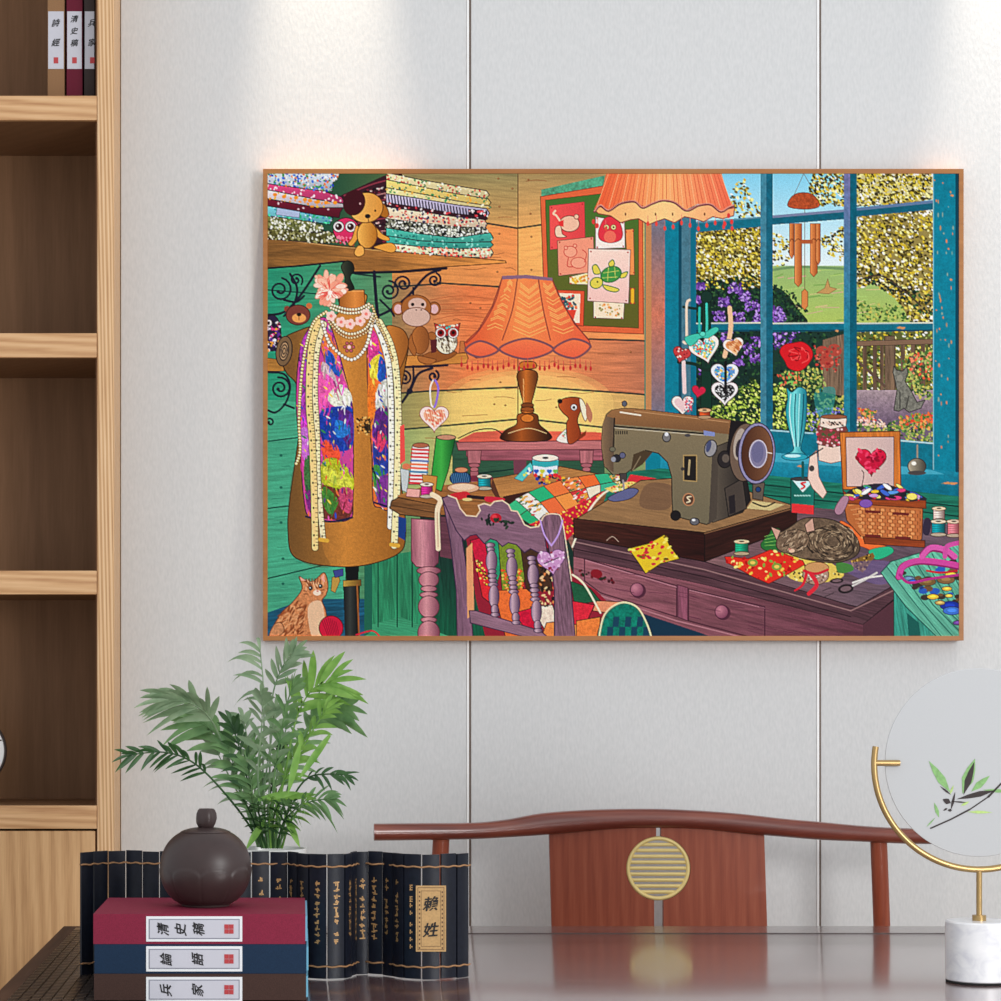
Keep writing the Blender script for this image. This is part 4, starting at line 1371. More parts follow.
def paint_fabric_shelf():
    # board
    fill([(267, 237), (330, 245), (392, 251), (505, 261), (506, 263), (446, 267), (400, 271), (352, 273), (344, 262), (267, 269)], WD(G((267, 0), (124, 84, 42), (500, 0), (222, 142, 70), 0.5, (160, 104, 50)), 0.25, 3, 0.03, 0.5), oc=(52, 32, 18), ow=0.7)
    line([(267, 268.5), (300, 266), (344, 261.5)], 1.8, (16, 18, 34), False)
    line([(352, 273), (400, 272), (446, 268.5)], 2.6, (16, 18, 34), False)
    line([(267, 238), (330, 246), (392, 252)], 0.8, (196, 150, 92), False)
    # folded cloth, left pile: (top edge, bottom edge, base, dabs)
    lay = [([(267, 173), (318, 173), (340, 174)], [(267, 184), (312, 190), (332, 192)], (214, 226, 240), [(30, 70, 190), (40, 150, 80), (236, 120, 50), (255, 255, 255), (50, 120, 220)], 120),
           ([(267, 180), (318, 190), (344, 198)], [(267, 190), (318, 200), (343, 204)], (230, 70, 130), [(250, 210, 226), (255, 240, 244)], 26),
           ([(267, 190), (318, 199), (344, 201)], [(267, 199), (318, 208), (345, 208)], (240, 226, 232), [(244, 150, 30), (250, 176, 60)], 24),
           ([(267, 199), (318, 208), (343, 208)], [(267, 206), (316, 215), (339, 218)], (112, 20, 44), [(224, 180, 190)], 8),
           ([(267, 206), (312, 214), (333, 218)], [(267, 216), (312, 222), (330, 225)], (120, 206, 220), [(40, 170, 120), (240, 250, 255), (30, 90, 170), (90, 220, 170)], 60),
           ([(267, 215), (300, 219), (322, 226)], [(267, 229), (300, 231), (322, 233)], (120, 126, 66), [(228, 228, 210), (160, 160, 100), (80, 84, 40), (246, 246, 236)], 130),
           ([(267, 228), (316, 230), (340, 234)], [(267, 239), (316, 243), (340, 243)], (96, 92, 44), [(220, 220, 196), (58, 54, 26), (150, 146, 90)], 150)]
    for top, bot, base, cols, n in lay[::-1]:
        poly = top + [(bot[-1][0] + 1, (top[-1][1] + bot[-1][1]) / 2)] + bot[::-1]
        fill(poly, G((0, min(p[1] for p in top)), [min(255, c * 1.08) for c in base], (0, max(p[1] for p in bot)), [c * 0.72 for c in base]), oc=(34, 22, 34), ow=0.9)
        dabs(poly, int(n * 1.6), cols, (0.5, 1.15), 1.4)
    for x, y in ((275, 195), (284, 197), (296, 198), (305, 200), (310, 201), (318, 202), (326, 203), (335, 203)):
        ell(x, y, 2.2, 1.8, (246, 148, 30))
    fill([(277, 208), (300, 212), (299, 218), (276, 215)], (176, 190, 222), oc=(60, 70, 100), ow=0.4)
    # right pile: dark folded ends then front faces
    fill([(340, 196), (384, 176), (402, 174), (404, 246), (372, 250), (356, 222)], (56, 22, 34))
    for k in range(11):
        y = 181 + k * 6
        line([(344 + k * 1.5, y + 15 - k * 1.2), (374, y + 3), (404, y - 4 + k * .6)], 1.3, [(140, 50, 66), (30, 14, 24), (170, 110, 110)][k % 3])
    dabs([(350, 196), (400, 178), (402, 240), (380, 244)], 120, [(120, 30, 50), (200, 150, 150), (20, 12, 20), (226, 200, 190)], (0.5, 1.2), 1.8, -20)
    X = [386, 420, 455, 482]
    rows = [((173, 180, 186, 191), (180, 187, 194, 199), (250, 226, 170), [(214, 40, 50), (190, 30, 44), (250, 240, 210), (70, 130, 80)], 90),
            ((180, 187, 194, 199), (188, 194, 201, 207), (250, 216, 124), [(40, 140, 84), (250, 240, 190), (244, 170, 60), (40, 110, 90)], 70),
            ((188, 194, 201, 206), (194, 199, 205, 209), (248, 226, 160), [(50, 150, 90), (230, 170, 70), (250, 240, 200)], 46),
            ((194, 199, 205, 209), (203, 208, 214, 218), (196, 184, 214), [(40, 30, 50)], 0),
            ((203, 208, 214, 217), (207, 212, 217, 221), (60, 20, 34), [(220, 60, 70), (240, 200, 200)], 46),
            ((207, 212, 217, 220), (219, 223, 227, 229), (250, 222, 190), [(200, 40, 54), (40, 40, 90), (250, 240, 226), (236, 120, 100)], 100),
            ((219, 223, 227, 228), (229, 234, 238, 237), (30, 30, 28), [(240, 240, 226), (226, 226, 206), (120, 120, 100)], 210),
            ((228, 234, 238, 233), (236, 241, 243, 243), (76, 190, 170), [(40, 140, 130), (150, 226, 210), (30, 110, 106)], 34),
            ((236, 241, 243, 242), (243, 247, 249, 248), (64, 176, 158), [(140, 220, 204), (30, 110, 106)], 26),
            ((243, 247, 249, 248), (251, 254, 257, 258), (250, 240, 196), [(224, 60, 60), (240, 120, 90), (40, 60, 60), (255, 250, 226)], 110)]
    for i, (t, b, base, cols, n) in enumerate(rows):
        xe = 486 + (4 if i > 6 else 2 * math.sin(i))
        xs = X[:3] + [xe]
        poly = list(zip(xs, t)) + [(xe + 3, (t[3] + b[3]) / 2)] + list(zip(xs, b))[::-1]
        fill(poly, G((0, min(t)), [min(255, c * 1.06) for c in base], (0, max(b)), [c * 0.8 for c in base]), oc=(40, 26, 34), ow=0.8)
        if n:
            dabs(poly, int(n * 1.5), cols, (0.45, 1.1), 1.5)
        if i == 3:
            for k in range(26):
                x = 388 + k * 3.1
                line([(x, 195 + k * .57), (x + 1.2, 203 + k * .57)], 1.2, (34, 24, 44), False)
            fill([(468, 209), (487, 211), (487, 218), (468, 215)], (30, 14, 24))
            dabs([(468, 209), (487, 211), (487, 218), (468, 215)], 20, [(226, 70, 80), (250, 220, 220)], (0.7, 1.3))
    # soft toy dog sitting on the shelf, a round pink toy behind
    ell(346, 230, 13, 12, (214, 44, 96), oc=K_)
    dabs([(336, 236), (354, 236), (354, 246), (336, 246)], 24, [(190, 20, 50), (244, 120, 150)], (0.8, 1.5))
    for x in (338.5, 350.5):
        ell(x, 227, 5.4, 5.4, (246, 220, 226), oc=K_, ow=0.6)
        ell(x, 227, 3.4, 3.4, (60, 16, 20))
        ell(x - 1, 226, 0.9, 0.9, (255, 255, 255))
    O, OD = (232, 158, 64), (176, 104, 30)
    fill([(356, 226), (352, 238), (348, 244), (352, 246), (358, 238), (360, 230)], O, True, oc=(90, 50, 16), ow=0.7)
    fill([(374, 226), (382, 234), (389, 238), (388, 241), (380, 239), (372, 232)], O, True, oc=(90, 50, 16), ow=0.7)
    fill([(374, 247), (390, 243), (396, 248), (392, 253), (380, 250)], O, True, oc=(90, 50, 16), ow=0.7)
    ell(367, 235, 10, 13.5, G((357, 0), (248, 184, 88), (378, 0), OD), oc=(90, 50, 16), ow=0.8)
    fill([(358, 246), (363, 247), (364, 254), (358, 257), (354, 253)], (240, 170, 80), True, oc=(90, 50, 16), ow=0.7)
    ell(382, 210, 5, 9, OD, -35, oc=(90, 50, 16), ow=0.7)
    ell(366, 208, 17, 15, G((352, 0), (246, 186, 96), (384, 0), (222, 146, 60)), -12, oc=(90, 50, 16), ow=0.8)
    ell(354, 203, 11, 13, (64, 14, 24), 18)
    ell(367.5, 216.5, 2.8, 2.2, (24, 20, 24))
    line([(368, 218), (368.5, 222)], 0.6, (60, 30, 20), False)
    ell(375, 211, 1.0, 1.2, (30, 20, 20))
    ell(360, 204, 1.0, 1.2, (200, 150, 150))


def paint_brackets():
    N = (22, 22, 42)
    spiral(280, 290, 12, 2.5, -80, 1.6)
    spiral(296, 280, 7, 1.6, 40, -1.3, 1.8)
    line([(268, 315), (284, 312), (300, 296), (320, 266)], 2.4, N)
    line([(284, 300), (296, 302), (304, 296)], 2.2, N)
    line([(290, 274), (297, 288), (294, 304), (284, 316)], 2.2, N)
    line([(374, 272), (376, 300), (378, 320)], 3.2, N)
    spiral(389, 291, 10, 2, -90, 1.7, 2.0)
    spiral(403, 284, 8.5, 1.8, 170, 1.5, 2.0)
    line([(378, 316), (392, 309), (408, 296), (426, 276), (440, 270)], 2.6, N)
    spiral(434, 280, 7, 1.6, -70, 1.4, 2.0)
    line([(404, 310), (412, 300), (413, 288)], 2.0, N)
    line([(380, 300), (390, 310), (394, 316)], 2.0, N)
    # lower left bracket and shelf with a few toys
    fill([(267, 358), (284, 360), (284, 371), (267, 371)], WD((176, 120, 54), 0.2, 2), oc=(60, 40, 20), ow=0.6)
    spiral(280, 388, 11, 2.2, -100, 1.7)
    line([(268, 372), (284, 374), (290, 386), (286, 402), (276, 412), (268, 410)], 2.0, N)
    spiral(270, 422, 4.5, 1.4, 180, 1.0, 1.8)
    line([(284, 404), (294, 408)], 2.0, N)
    ell(272, 333, 9, 18, (40, 30, 60), oc=K_)
    dabs([(267, 320), (280, 320), (281, 352), (267, 352)], 80, [(220, 60, 130), (240, 150, 60), (90, 40, 140), (236, 220, 230), (30, 20, 40)], (0.8, 1.8))
    ell(269, 323, 3, 3.4, (250, 236, 236), oc=K_, ow=0.5)
    ell(268.6, 323, 1.5, 1.8, (20, 16, 20))
    ell(287, 309, 3, 3, (130, 60, 46))
    ell(309, 306, 3, 3, (200, 110, 60))
    ell(298, 315, 12, 10, (122, 58, 48), oc=(50, 24, 20), ow=0.8)
    ell(299, 318, 7, 4.6, (236, 160, 88))
    ell(299, 314.5, 2.4, 1.8, (24, 16, 18))
    line([(299, 316), (299, 320)], 0.5, (60, 30, 20), False)
    # right small shelf with a soft toy monkey and a little owl, a bracket below
    fill([(400, 356), (466, 353), (468, 358), (466, 363), (400, 367)], WD((214, 138, 62), 0.15, -2), oc=(96, 54, 24), ow=0.7)
    line([(402, 367), (430, 366), (447, 365)], 2.4, N)
    spiral(404, 378, 7.5, 1.8, -110, 1.4, 2.0)
    line([(402, 402), (410, 390), (418, 374), (432, 368)], 2.6, N)
    spiral(433, 376, 6, 1.6, -60, 1.2, 2.2)
    ell(409.5, 391, 3, 3, N)
    line([(413, 366), (413, 380), (408, 392)], 2.0, N)
    M, MD, FC = (166, 96, 44), (104, 54, 24), (214, 176, 160)
    fill([(432, 332), (440, 338), (446, 346), (442, 349), (434, 342), (426, 336)], M, True, oc=MD, ow=0.7)
    ell(420, 340, 9, 14, G((410, 0), (190, 112, 52), (430, 0), (134, 74, 34)), oc=MD, ow=0.8)
    fill([(411, 334), (408, 346), (414, 356), (416, 350), (413, 342)], M, True, oc=MD, ow=0.7)
    fill([(422, 356), (438, 350), (456, 352), (450, 358), (436, 362), (424, 364)], (150, 84, 38), True, oc=MD, ow=0.7)
    fill([(418, 356), (430, 358), (436, 360), (430, 364), (420, 362)], (176, 104, 50), True, oc=MD, ow=0.7)
    for x in (398, 434):
        ell(x, 308.5, 6, 6.4, M, oc=MD, ow=0.8)
        ell(x, 309, 4, 4.6, (226, 180, 180))
    ell(416, 308, 15, 13, M, oc=MD, ow=0.8)
    ell(417, 304.5, 9, 6.5, FC)
    ell(416, 317, 14, 9.5, FC, oc=(110, 60, 40), ow=0.7)
    for x in (412.5, 422.5):
        ell(x, 304.5, 1.7, 1.7, (18, 16, 20))
    for x in (416, 421):
        ell(x, 310, 0.7, 0.7, (60, 30, 30))
    ell(446, 342, 11, 12, (232, 222, 196), oc=(70, 40, 30), ow=0.7)
    dabs([(438, 338), (456, 338), (454, 352), (440, 352)], 60, [(120, 100, 80), (250, 244, 226), (90, 70, 50)], (0.4, 0.8), 2.6, 60)
    fill([(434, 323), (440, 326), (452, 326), (460, 323), (458, 332), (446, 336), (436, 332)], (190, 50, 44), oc=(70, 30, 30), ow=0.6)
    dabs([(436, 325), (458, 325), (456, 330), (438, 330)], 16, [(60, 190, 180), (240, 220, 190)], (0.8, 1.3))
    for x in (440.5, 453):
        ell(x, 333, 5.2, 5.2, (246, 240, 232), oc=(70, 40, 30), ow=0.5)
        ell(x, 333, 3.6, 3.8, (150, 20, 26))
        ell(x, 332.6, 1.7, 1.8, (16, 10, 12))
    fill([(444.5, 336), (449, 336), (446.7, 340)], (60, 40, 40))
    fill([(430, 340), (437, 339), (436, 352), (431, 353)], (90, 30, 34))
    fill([(460, 341), (464, 341), (466, 352), (459, 353)], (196, 112, 60), oc=(90, 50, 30), ow=0.5)


def paint_mannequin():
    B, BD = (190, 122, 50), (96, 60, 26)
    # stand
    fill([(345, 564), (359, 564), (358, 582), (346, 582)], (16, 18, 20))
    fill([(343, 583), (360, 583), (358, 638), (345, 638)], G((343, 0), (20, 22, 24), (360, 0), (8, 8, 10), 0.4, (56, 60, 58)))
    fill([(343, 580), (361, 579), (361, 585), (343, 586)], G((343, 0), (200, 160, 70), (361, 0), (110, 76, 30)), oc=(50, 36, 16), ow=0.5)
    fill([(332, 577), (338, 574), (340, 580), (335, 592), (331, 590)], (190, 150, 70), oc=(60, 44, 20), ow=0.5)
    line([(357, 584), (359, 636)], 1.6, (150, 90, 44), False)
    fill([(333, 570), (343, 568), (343, 575), (335, 577)], (60, 70, 140), oc=(24, 24, 40), ow=0.5)
    # body
    body = [(340, 296), (339, 312), (322, 322), (300, 330), (284, 338), (279, 352), (286, 372), (297, 386), (300, 420), (296, 455), (289, 505), (288, 530), (291, 552), (304, 561), (326, 565), (352, 566), (376, 562), (398, 553), (405, 540), (404, 505), (396, 455), (396, 420), (404, 372), (408, 345), (403, 330), (386, 326), (372, 318), (366, 305), (365, 294)]
    fill(body, MT(G((288, 0), (122, 82, 40), (404, 0), (150, 92, 34), 0.5, (206, 134, 56)), 0.08, 0.5), True, oc=(50, 30, 14), ow=1.0)
    fill([(296, 460), (330, 460), (322, 540), (330, 566), (300, 560), (288, 530)], (90, 66, 36), True, alpha=0.28)
    fill([(340, 290), (364, 290), (365, 308), (352, 314), (339, 310)], G((338, 0), (150, 84, 30), (366, 0), (186, 104, 40), 0.6, (226, 140, 64)), oc=(70, 38, 16), ow=0.7)
    line([(341, 291), (363, 291)], 1.4, (230, 160, 90), False)
    fill([(341, 267), (346, 261), (352, 263), (354, 270), (350, 278), (354, 289), (344, 290), (345, 278)], G((341, 0), (60, 66, 50), (354, 0), (16, 20, 18)), True, oc=(10, 12, 12), ow=0.7)
    # left arm plate with rings, right arm cap
    ell(284, 351, 8, 15, (120, 92, 64), 8, oc=K_)
    for r in (6.6, 4.6, 2.4):
        ell(284, 351, r * 0.72, r * 1.5, (30, 26, 30), 8)
        ell(284, 351, r * 0.72 - 0.9, r * 1.5 - 1.2, (176, 140, 104), 8)
    fill([(386, 327), (400, 328), (407, 336), (408, 346), (403, 362), (398, 368), (392, 350)], G((386, 0), (206, 126, 52), (408, 0), (150, 86, 34)), True, oc=(80, 46, 18), ow=0.8)
    # patterned scarf, two hanging ends
    L = [(312, 324), (326, 318), (334, 336), (344, 372), (351, 400), (353, 420), (353, 500), (350, 518), (332, 521), (310, 517), (304, 500), (300, 450), (296, 400), (300, 350)]
    fill(L, (206, 70, 150), True, oc=(40, 16, 50), ow=0.9)
    Rr = [(369, 326), (374, 326), (384, 350), (390, 372), (390, 470), (389, 507), (380, 507), (373, 501), (372, 460), (368, 400), (367, 350)]
    fill(Rr, (226, 110, 50), True, oc=(40, 16, 50), ow=0.9)
    pat = [([(300, 350), (312, 330), (316, 360), (308, 420), (300, 420)], (176, 60, 170)), ([(322, 330), (334, 340), (338, 360), (330, 366), (322, 350)], (232, 120, 60)),
           ([(326, 350), (334, 356), (340, 376), (332, 372), (326, 364)], (30, 86, 180)), ([(334, 350), (342, 372), (350, 392), (344, 376), (338, 360)], (236, 200, 40)),
           ([(322, 362), (332, 370), (340, 390), (330, 392), (322, 384)], (196, 170, 180)), ([(320, 372), (336, 384), (328, 400), (320, 420), (318, 400)], (236, 90, 170)),
           ([(330, 392), (340, 384), (350, 392), (352, 404), (346, 410), (334, 406), (328, 400)], (228, 226, 206)), ([(320, 412), (340, 406), (352, 410), (352, 446), (334, 450), (322, 440)], (26, 60, 160)),
           ([(338, 410), (352, 414), (352, 440), (344, 440)], (90, 40, 130)), ([(324, 440), (336, 444), (340, 458), (328, 462), (322, 452)], (238, 80, 50)),
           ([(300, 430), (316, 430), (320, 456), (304, 460)], (200, 110, 210)), ([(322, 462), (336, 458), (352, 474), (352, 490), (336, 490), (322, 482)], (180, 186, 40)),
           ([(322, 466), (344, 474), (352, 486), (330, 482)], (206, 206, 70)), ([(306, 480), (322, 484), (350, 494), (350, 516), (330, 519), (310, 512)], (110, 50, 40)),
           ([(324, 486), (338, 500), (330, 514), (322, 500)], (70, 130, 50)), ([(340, 488), (352, 490), (350, 512), (340, 506)], (196, 70, 110)), ([(306, 456), (318, 462), (320, 490), (310, 500), (304, 480)], (60, 110, 60)),
           ([(336, 420), (350, 426), (346, 436), (336, 436)], (40, 120, 206)), ([(306, 490), (320, 496), (318, 512), (308, 508)], (120, 40, 120)),
           ([(368, 332), (376, 334), (380, 360), (370, 366)], (214, 60, 140)), ([(370, 362), (380, 354), (384, 366), (376, 382), (370, 376)], (232, 206, 60)), ([(380, 356), (389, 372), (386, 386), (378, 380)], (30, 80, 170)),
           ([(368, 384), (378, 382), (376, 420), (369, 426)], (240, 120, 40)), ([(378, 386), (389, 380), (389, 406), (376, 410)], (206, 206, 196)), ([(376, 410), (389, 408), (389, 440), (378, 446), (372, 430)], (90, 40, 120)),
           ([(373, 440), (386, 444), (389, 470), (376, 476)], (40, 60, 150)), ([(373, 466), (384, 470), (386, 490), (376, 496)], (60, 130, 60)), ([(376, 480), (389, 476), (389, 504), (379, 504)], (120, 50, 140)), ([(374, 440), (380, 430), (386, 440), (380, 452)], (220, 60, 100))]
    for p, c in pat:
        fill(p, MT(c, 0.3, 0.5), True)
    for poly, n in ((L, 260), (Rr, 110)):
        q = sm(poly)
        xs, ys = [v[0] for v in q], [v[1] for v in q]
        for k in range(n):
            x, y = rng.uniform(min(xs) + 2, max(xs) - 2), rng.uniform(min(ys) + 3, max(ys) - 10)
            x2, y2 = x + rng.uniform(-4, 4), y + rng.uniform(4, 13)
            if not (inside(q, np.array([[x]]), np.array([[y]]))[0, 0] and inside(q, np.array([[x2]]), np.array([[y2]]))[0, 0]):
                continue
            i, j = int((y - BY0) * RS), int((x - BX0) * RS)
            c = A[i, j] * rng.uniform(0.75, 1.3) + rng.uniform(-18, 18, 3)
            line([(x, y), ((x + x2) / 2 + rng.uniform(-1.5, 1.5), (y + y2) / 2), (x2, y2)], rng.uniform(0.8, 2.2), np.clip(c, 0, 255), w2=0.5)
        dabs(q, n // 2, [(240, 90, 160), (40, 80, 190), (250, 210, 80), (90, 40, 130), (244, 240, 220), (240, 110, 60), (50, 130, 80)], (0.4, 1.0), 3.2, 70, 40)
    line([(306, 516), (330, 521), (352, 517)], 2.0, (22, 30, 60))
    line([(374, 502), (390, 507)], 1.8, (22, 30, 60))
    fill([(364, 420), (370, 418), (371, 432), (365, 434)], (60, 44, 24))
    dabs([(356, 418), (369, 416), (370, 434), (357, 434)], 60, [(60, 40, 22), (230, 180, 100), (30, 20, 14), (200, 140, 70)], (0.6, 1.2))
    # measuring tapes
    def tape(pts, w, c=(250, 226, 160)):
        line(pts, w + 1.0, (70, 50, 30))
        line(pts, w, c)
        sp_ = spline(pts, 14)
        d = 0.0
        for i in range(1, len(sp_)):
            d += float(np.linalg.norm(sp_[i] - sp_[i - 1]))
            t = sp_[i] - sp_[i - 1]
            t = t / (np.linalg.norm(t) + 1e-6)
            nn = np.array((t[1], -t[0]))
            if d > 2.4:
                d = 0
                a, b = sp_[i] + nn * w * 0.48, sp_[i] + nn * w * 0.15
                line([tuple(a), tuple(b)], 0.45, (40, 30, 24), False)
                if i % 3 == 0:
                    e = sp_[i] - nn * w * 0.15
                    ell(e[0], e[1], 0.9, 1.1, (44, 34, 28))
    tape([(324, 324), (317, 350), (315, 390), (317, 430), (318, 480), (323, 538)], 5, (244, 226, 180))
    tape([(318, 322), (311, 350), (309, 400), (312, 440), (314, 490), (315, 547)], 6.2, (246, 210, 140))
    line([(320, 539), (327, 540)], 4, (224, 170, 60), False)
    tape([(374, 320), (383, 342), (389, 370), (391, 420), (391, 480), (390, 526)], 5.5, (250, 246, 226))
    tape([(379, 322), (390, 344), (396, 372), (398, 420), (397, 480), (394, 545)], 6.4, (250, 232, 176))
    line([(391, 544), (398, 545)], 4, (224, 170, 60), False)
    # beads
    def beads(pts, r=1.3, c=(250, 228, 176), st=2.6):
        sp_ = spline(pts, 30)
        last = None
        for q in sp_:
            if last is None or np.linalg.norm(q - last) >= st:
                ell(q[0], q[1], r + 0.45, r + 0.45, (96, 60, 30))
                ell(q[0], q[1], r, r, c)
                ell(q[0] - 0.3, q[1] - 0.4, r * 0.4, r * 0.4, (255, 252, 240))
                last = q
    beads([(326, 312), (314, 322), (306, 346), (301, 380), (299, 420), (300, 450), (296, 464)], 1.4, (244, 214, 140))
    beads([(332, 305), (345, 309), (358, 309), (369, 304)])
    beads([(331, 308), (346, 313), (360, 312), (371, 306)])
    beads([(330, 318), (340, 330), (352, 334), (366, 328), (373, 314)], 1.3)
    beads([(329, 322), (340, 334), (352, 338), (368, 331), (374, 318)], 1.1, (220, 176, 110))
    beads([(322, 322), (330, 344), (346, 358), (356, 358), (366, 346), (372, 324)], 1.6, (250, 240, 210), 3.2)
    beads([(372, 306), (378, 322), (386, 340), (392, 360)], 1.1, (230, 190, 110))
    for a in range(6):
        ell(349 + 4.2 * math.cos(a * 1.05), 347 + 4.2 * math.sin(a * 1.05), 1.6, 1.6, (190, 90, 96), oc=(80, 40, 30), ow=0.4)
    ell(349, 347, 1.8, 1.8, (250, 200, 200))
    for x, y in ((331, 316), (341, 322), (350, 324), (360, 321), (366, 314)):
        for a in range(5):
            ell(x + 3 * math.cos(a * 1.26), y + 3 * math.sin(a * 1.26), 2.4, 2.4, (248, 206, 196))
        ell(x, y, 1.6, 1.6, (240, 130, 120))
    # big coral flower at the neck
    for k in range(46):
        a = rng.uniform(0, 2 * math.pi)
        q = rng.uniform(0.25, 1.0)
        x, y = 330 + 13.5 * q * math.cos(a), 288 + 15.5 * q * math.sin(a)
        c = [(250, 190, 164), (254, 214, 196), (244, 158, 132), (255, 226, 210)][k % 4]
        w = rng.uniform(2.0, 3.6)
        d = math.degrees(a) + rng.uniform(-25, 25)
        ell(x, y, 5.4, w, c, d, oc=(232, 128, 104), ow=0.3)
    for k in range(22):
        a = rng.uniform(0, 2 * math.pi)
        r0, r1 = rng.uniform(1, 5), rng.uniform(7, 13)
        line([(330 + r0 * math.cos(a), 291 + r0 * math.sin(a)), (330 + r1 * math.cos(a + .1), 290 + r1 * math.sin(a + .1))], 0.6, (228, 72, 62), False)
    ell(330, 293, 2.2, 2.4, (255, 236, 226))


def hanging_heart():
    line([(433, 380), (430, 388), (431, 404), (434, 407)], 1.6, (250, 232, 214))
    line([(435, 380), (438, 388), (436, 402), (434, 407)], 2.0, (150, 110, 210))
    p = heart(434, 417, 14.5, (240, 176, 140), (250, 222, 214), 0, oc=(150, 80, 70))
    for k in range(9):
        line([(425 + k * 2.3, 410), (425 + k * 2.3 + 2, 426 - abs(k - 4) * 2)], 0.6, (226, 96, 76), False)
    dabs(p, 26, [(250, 226, 206), (226, 110, 90)], (0.5, 1.0), 2, 40)


def kitten_sitting():
    c = (206, 132, 84)
    fill([(274, 636), (280, 614), (292, 602), (302, 588), (299, 576), (306, 580), (314, 580), (324, 572), (328, 584), (326, 594), (322, 600), (326, 612), (324, 636)], MT(c, 0.2, 0.5), True, oc=(84, 44, 26), ow=0.8)
    dabs([(280, 614), (298, 600), (306, 606), (302, 634), (276, 634)], 90, [(130, 66, 36), (160, 84, 46), (226, 160, 110)], (0.5, 0.9), 4, -50, 25)
    fill([(308, 606), (322, 602), (324, 636), (312, 636)], (240, 206, 172), True, alpha=0.8)
    dabs([(302, 580), (324, 580), (322, 588), (304, 588)], 30, [(130, 66, 36), (236, 180, 136)], (0.4, 0.8), 3, 80, 20)
    fill([(301, 580), (300, 576), (306, 580)], (244, 170, 150))
    fill([(320, 578), (324, 573), (325, 582)], (244, 170, 150))
    for x in (306, 309, 312, 315, 318, 321):
        line([(x, 578), (x + (314 - x) * .2, 583)], 0.8, (120, 58, 32), False, w2=0.4)
    for x, y in ((303, 590), (304, 593), (324, 589), (323, 592)):
        line([(x, y), (x + (314 - x) * .35, y + .4)], 0.7, (130, 66, 36), False)
    ell(310.5, 587.5, 2.1, 2.2, (30, 50, 50))
    ell(320.5, 585.5, 2.0, 2.2, (30, 50, 50))
    ell(310, 587, 0.7, 0.7, (220, 240, 240))
    ell(320, 585, 0.7, 0.7, (220, 240, 240))
    ell(317, 592, 4, 2.8, (246, 222, 200))
    ell(317.5, 590.4, 1.0, 0.8, (210, 110, 100))
    fill([(269, 636), (274, 624), (281, 622), (284, 630), (276, 637)], MT((206, 140, 96), 0.2, 0.6), True, oc=(84, 44, 26), ow=0.6)
    ell(331, 627, 12, 12, (206, 24, 60), oc=(80, 10, 26), ow=0.8)
    for k in range(8):
        line([(322 + k * 2, 617 + abs(k - 3)), (328 + k * 1.6, 636)], 0.5, (130, 10, 40))
    line([(356, 634), (372, 630), (380, 636)], 1.4, (206, 24, 60))


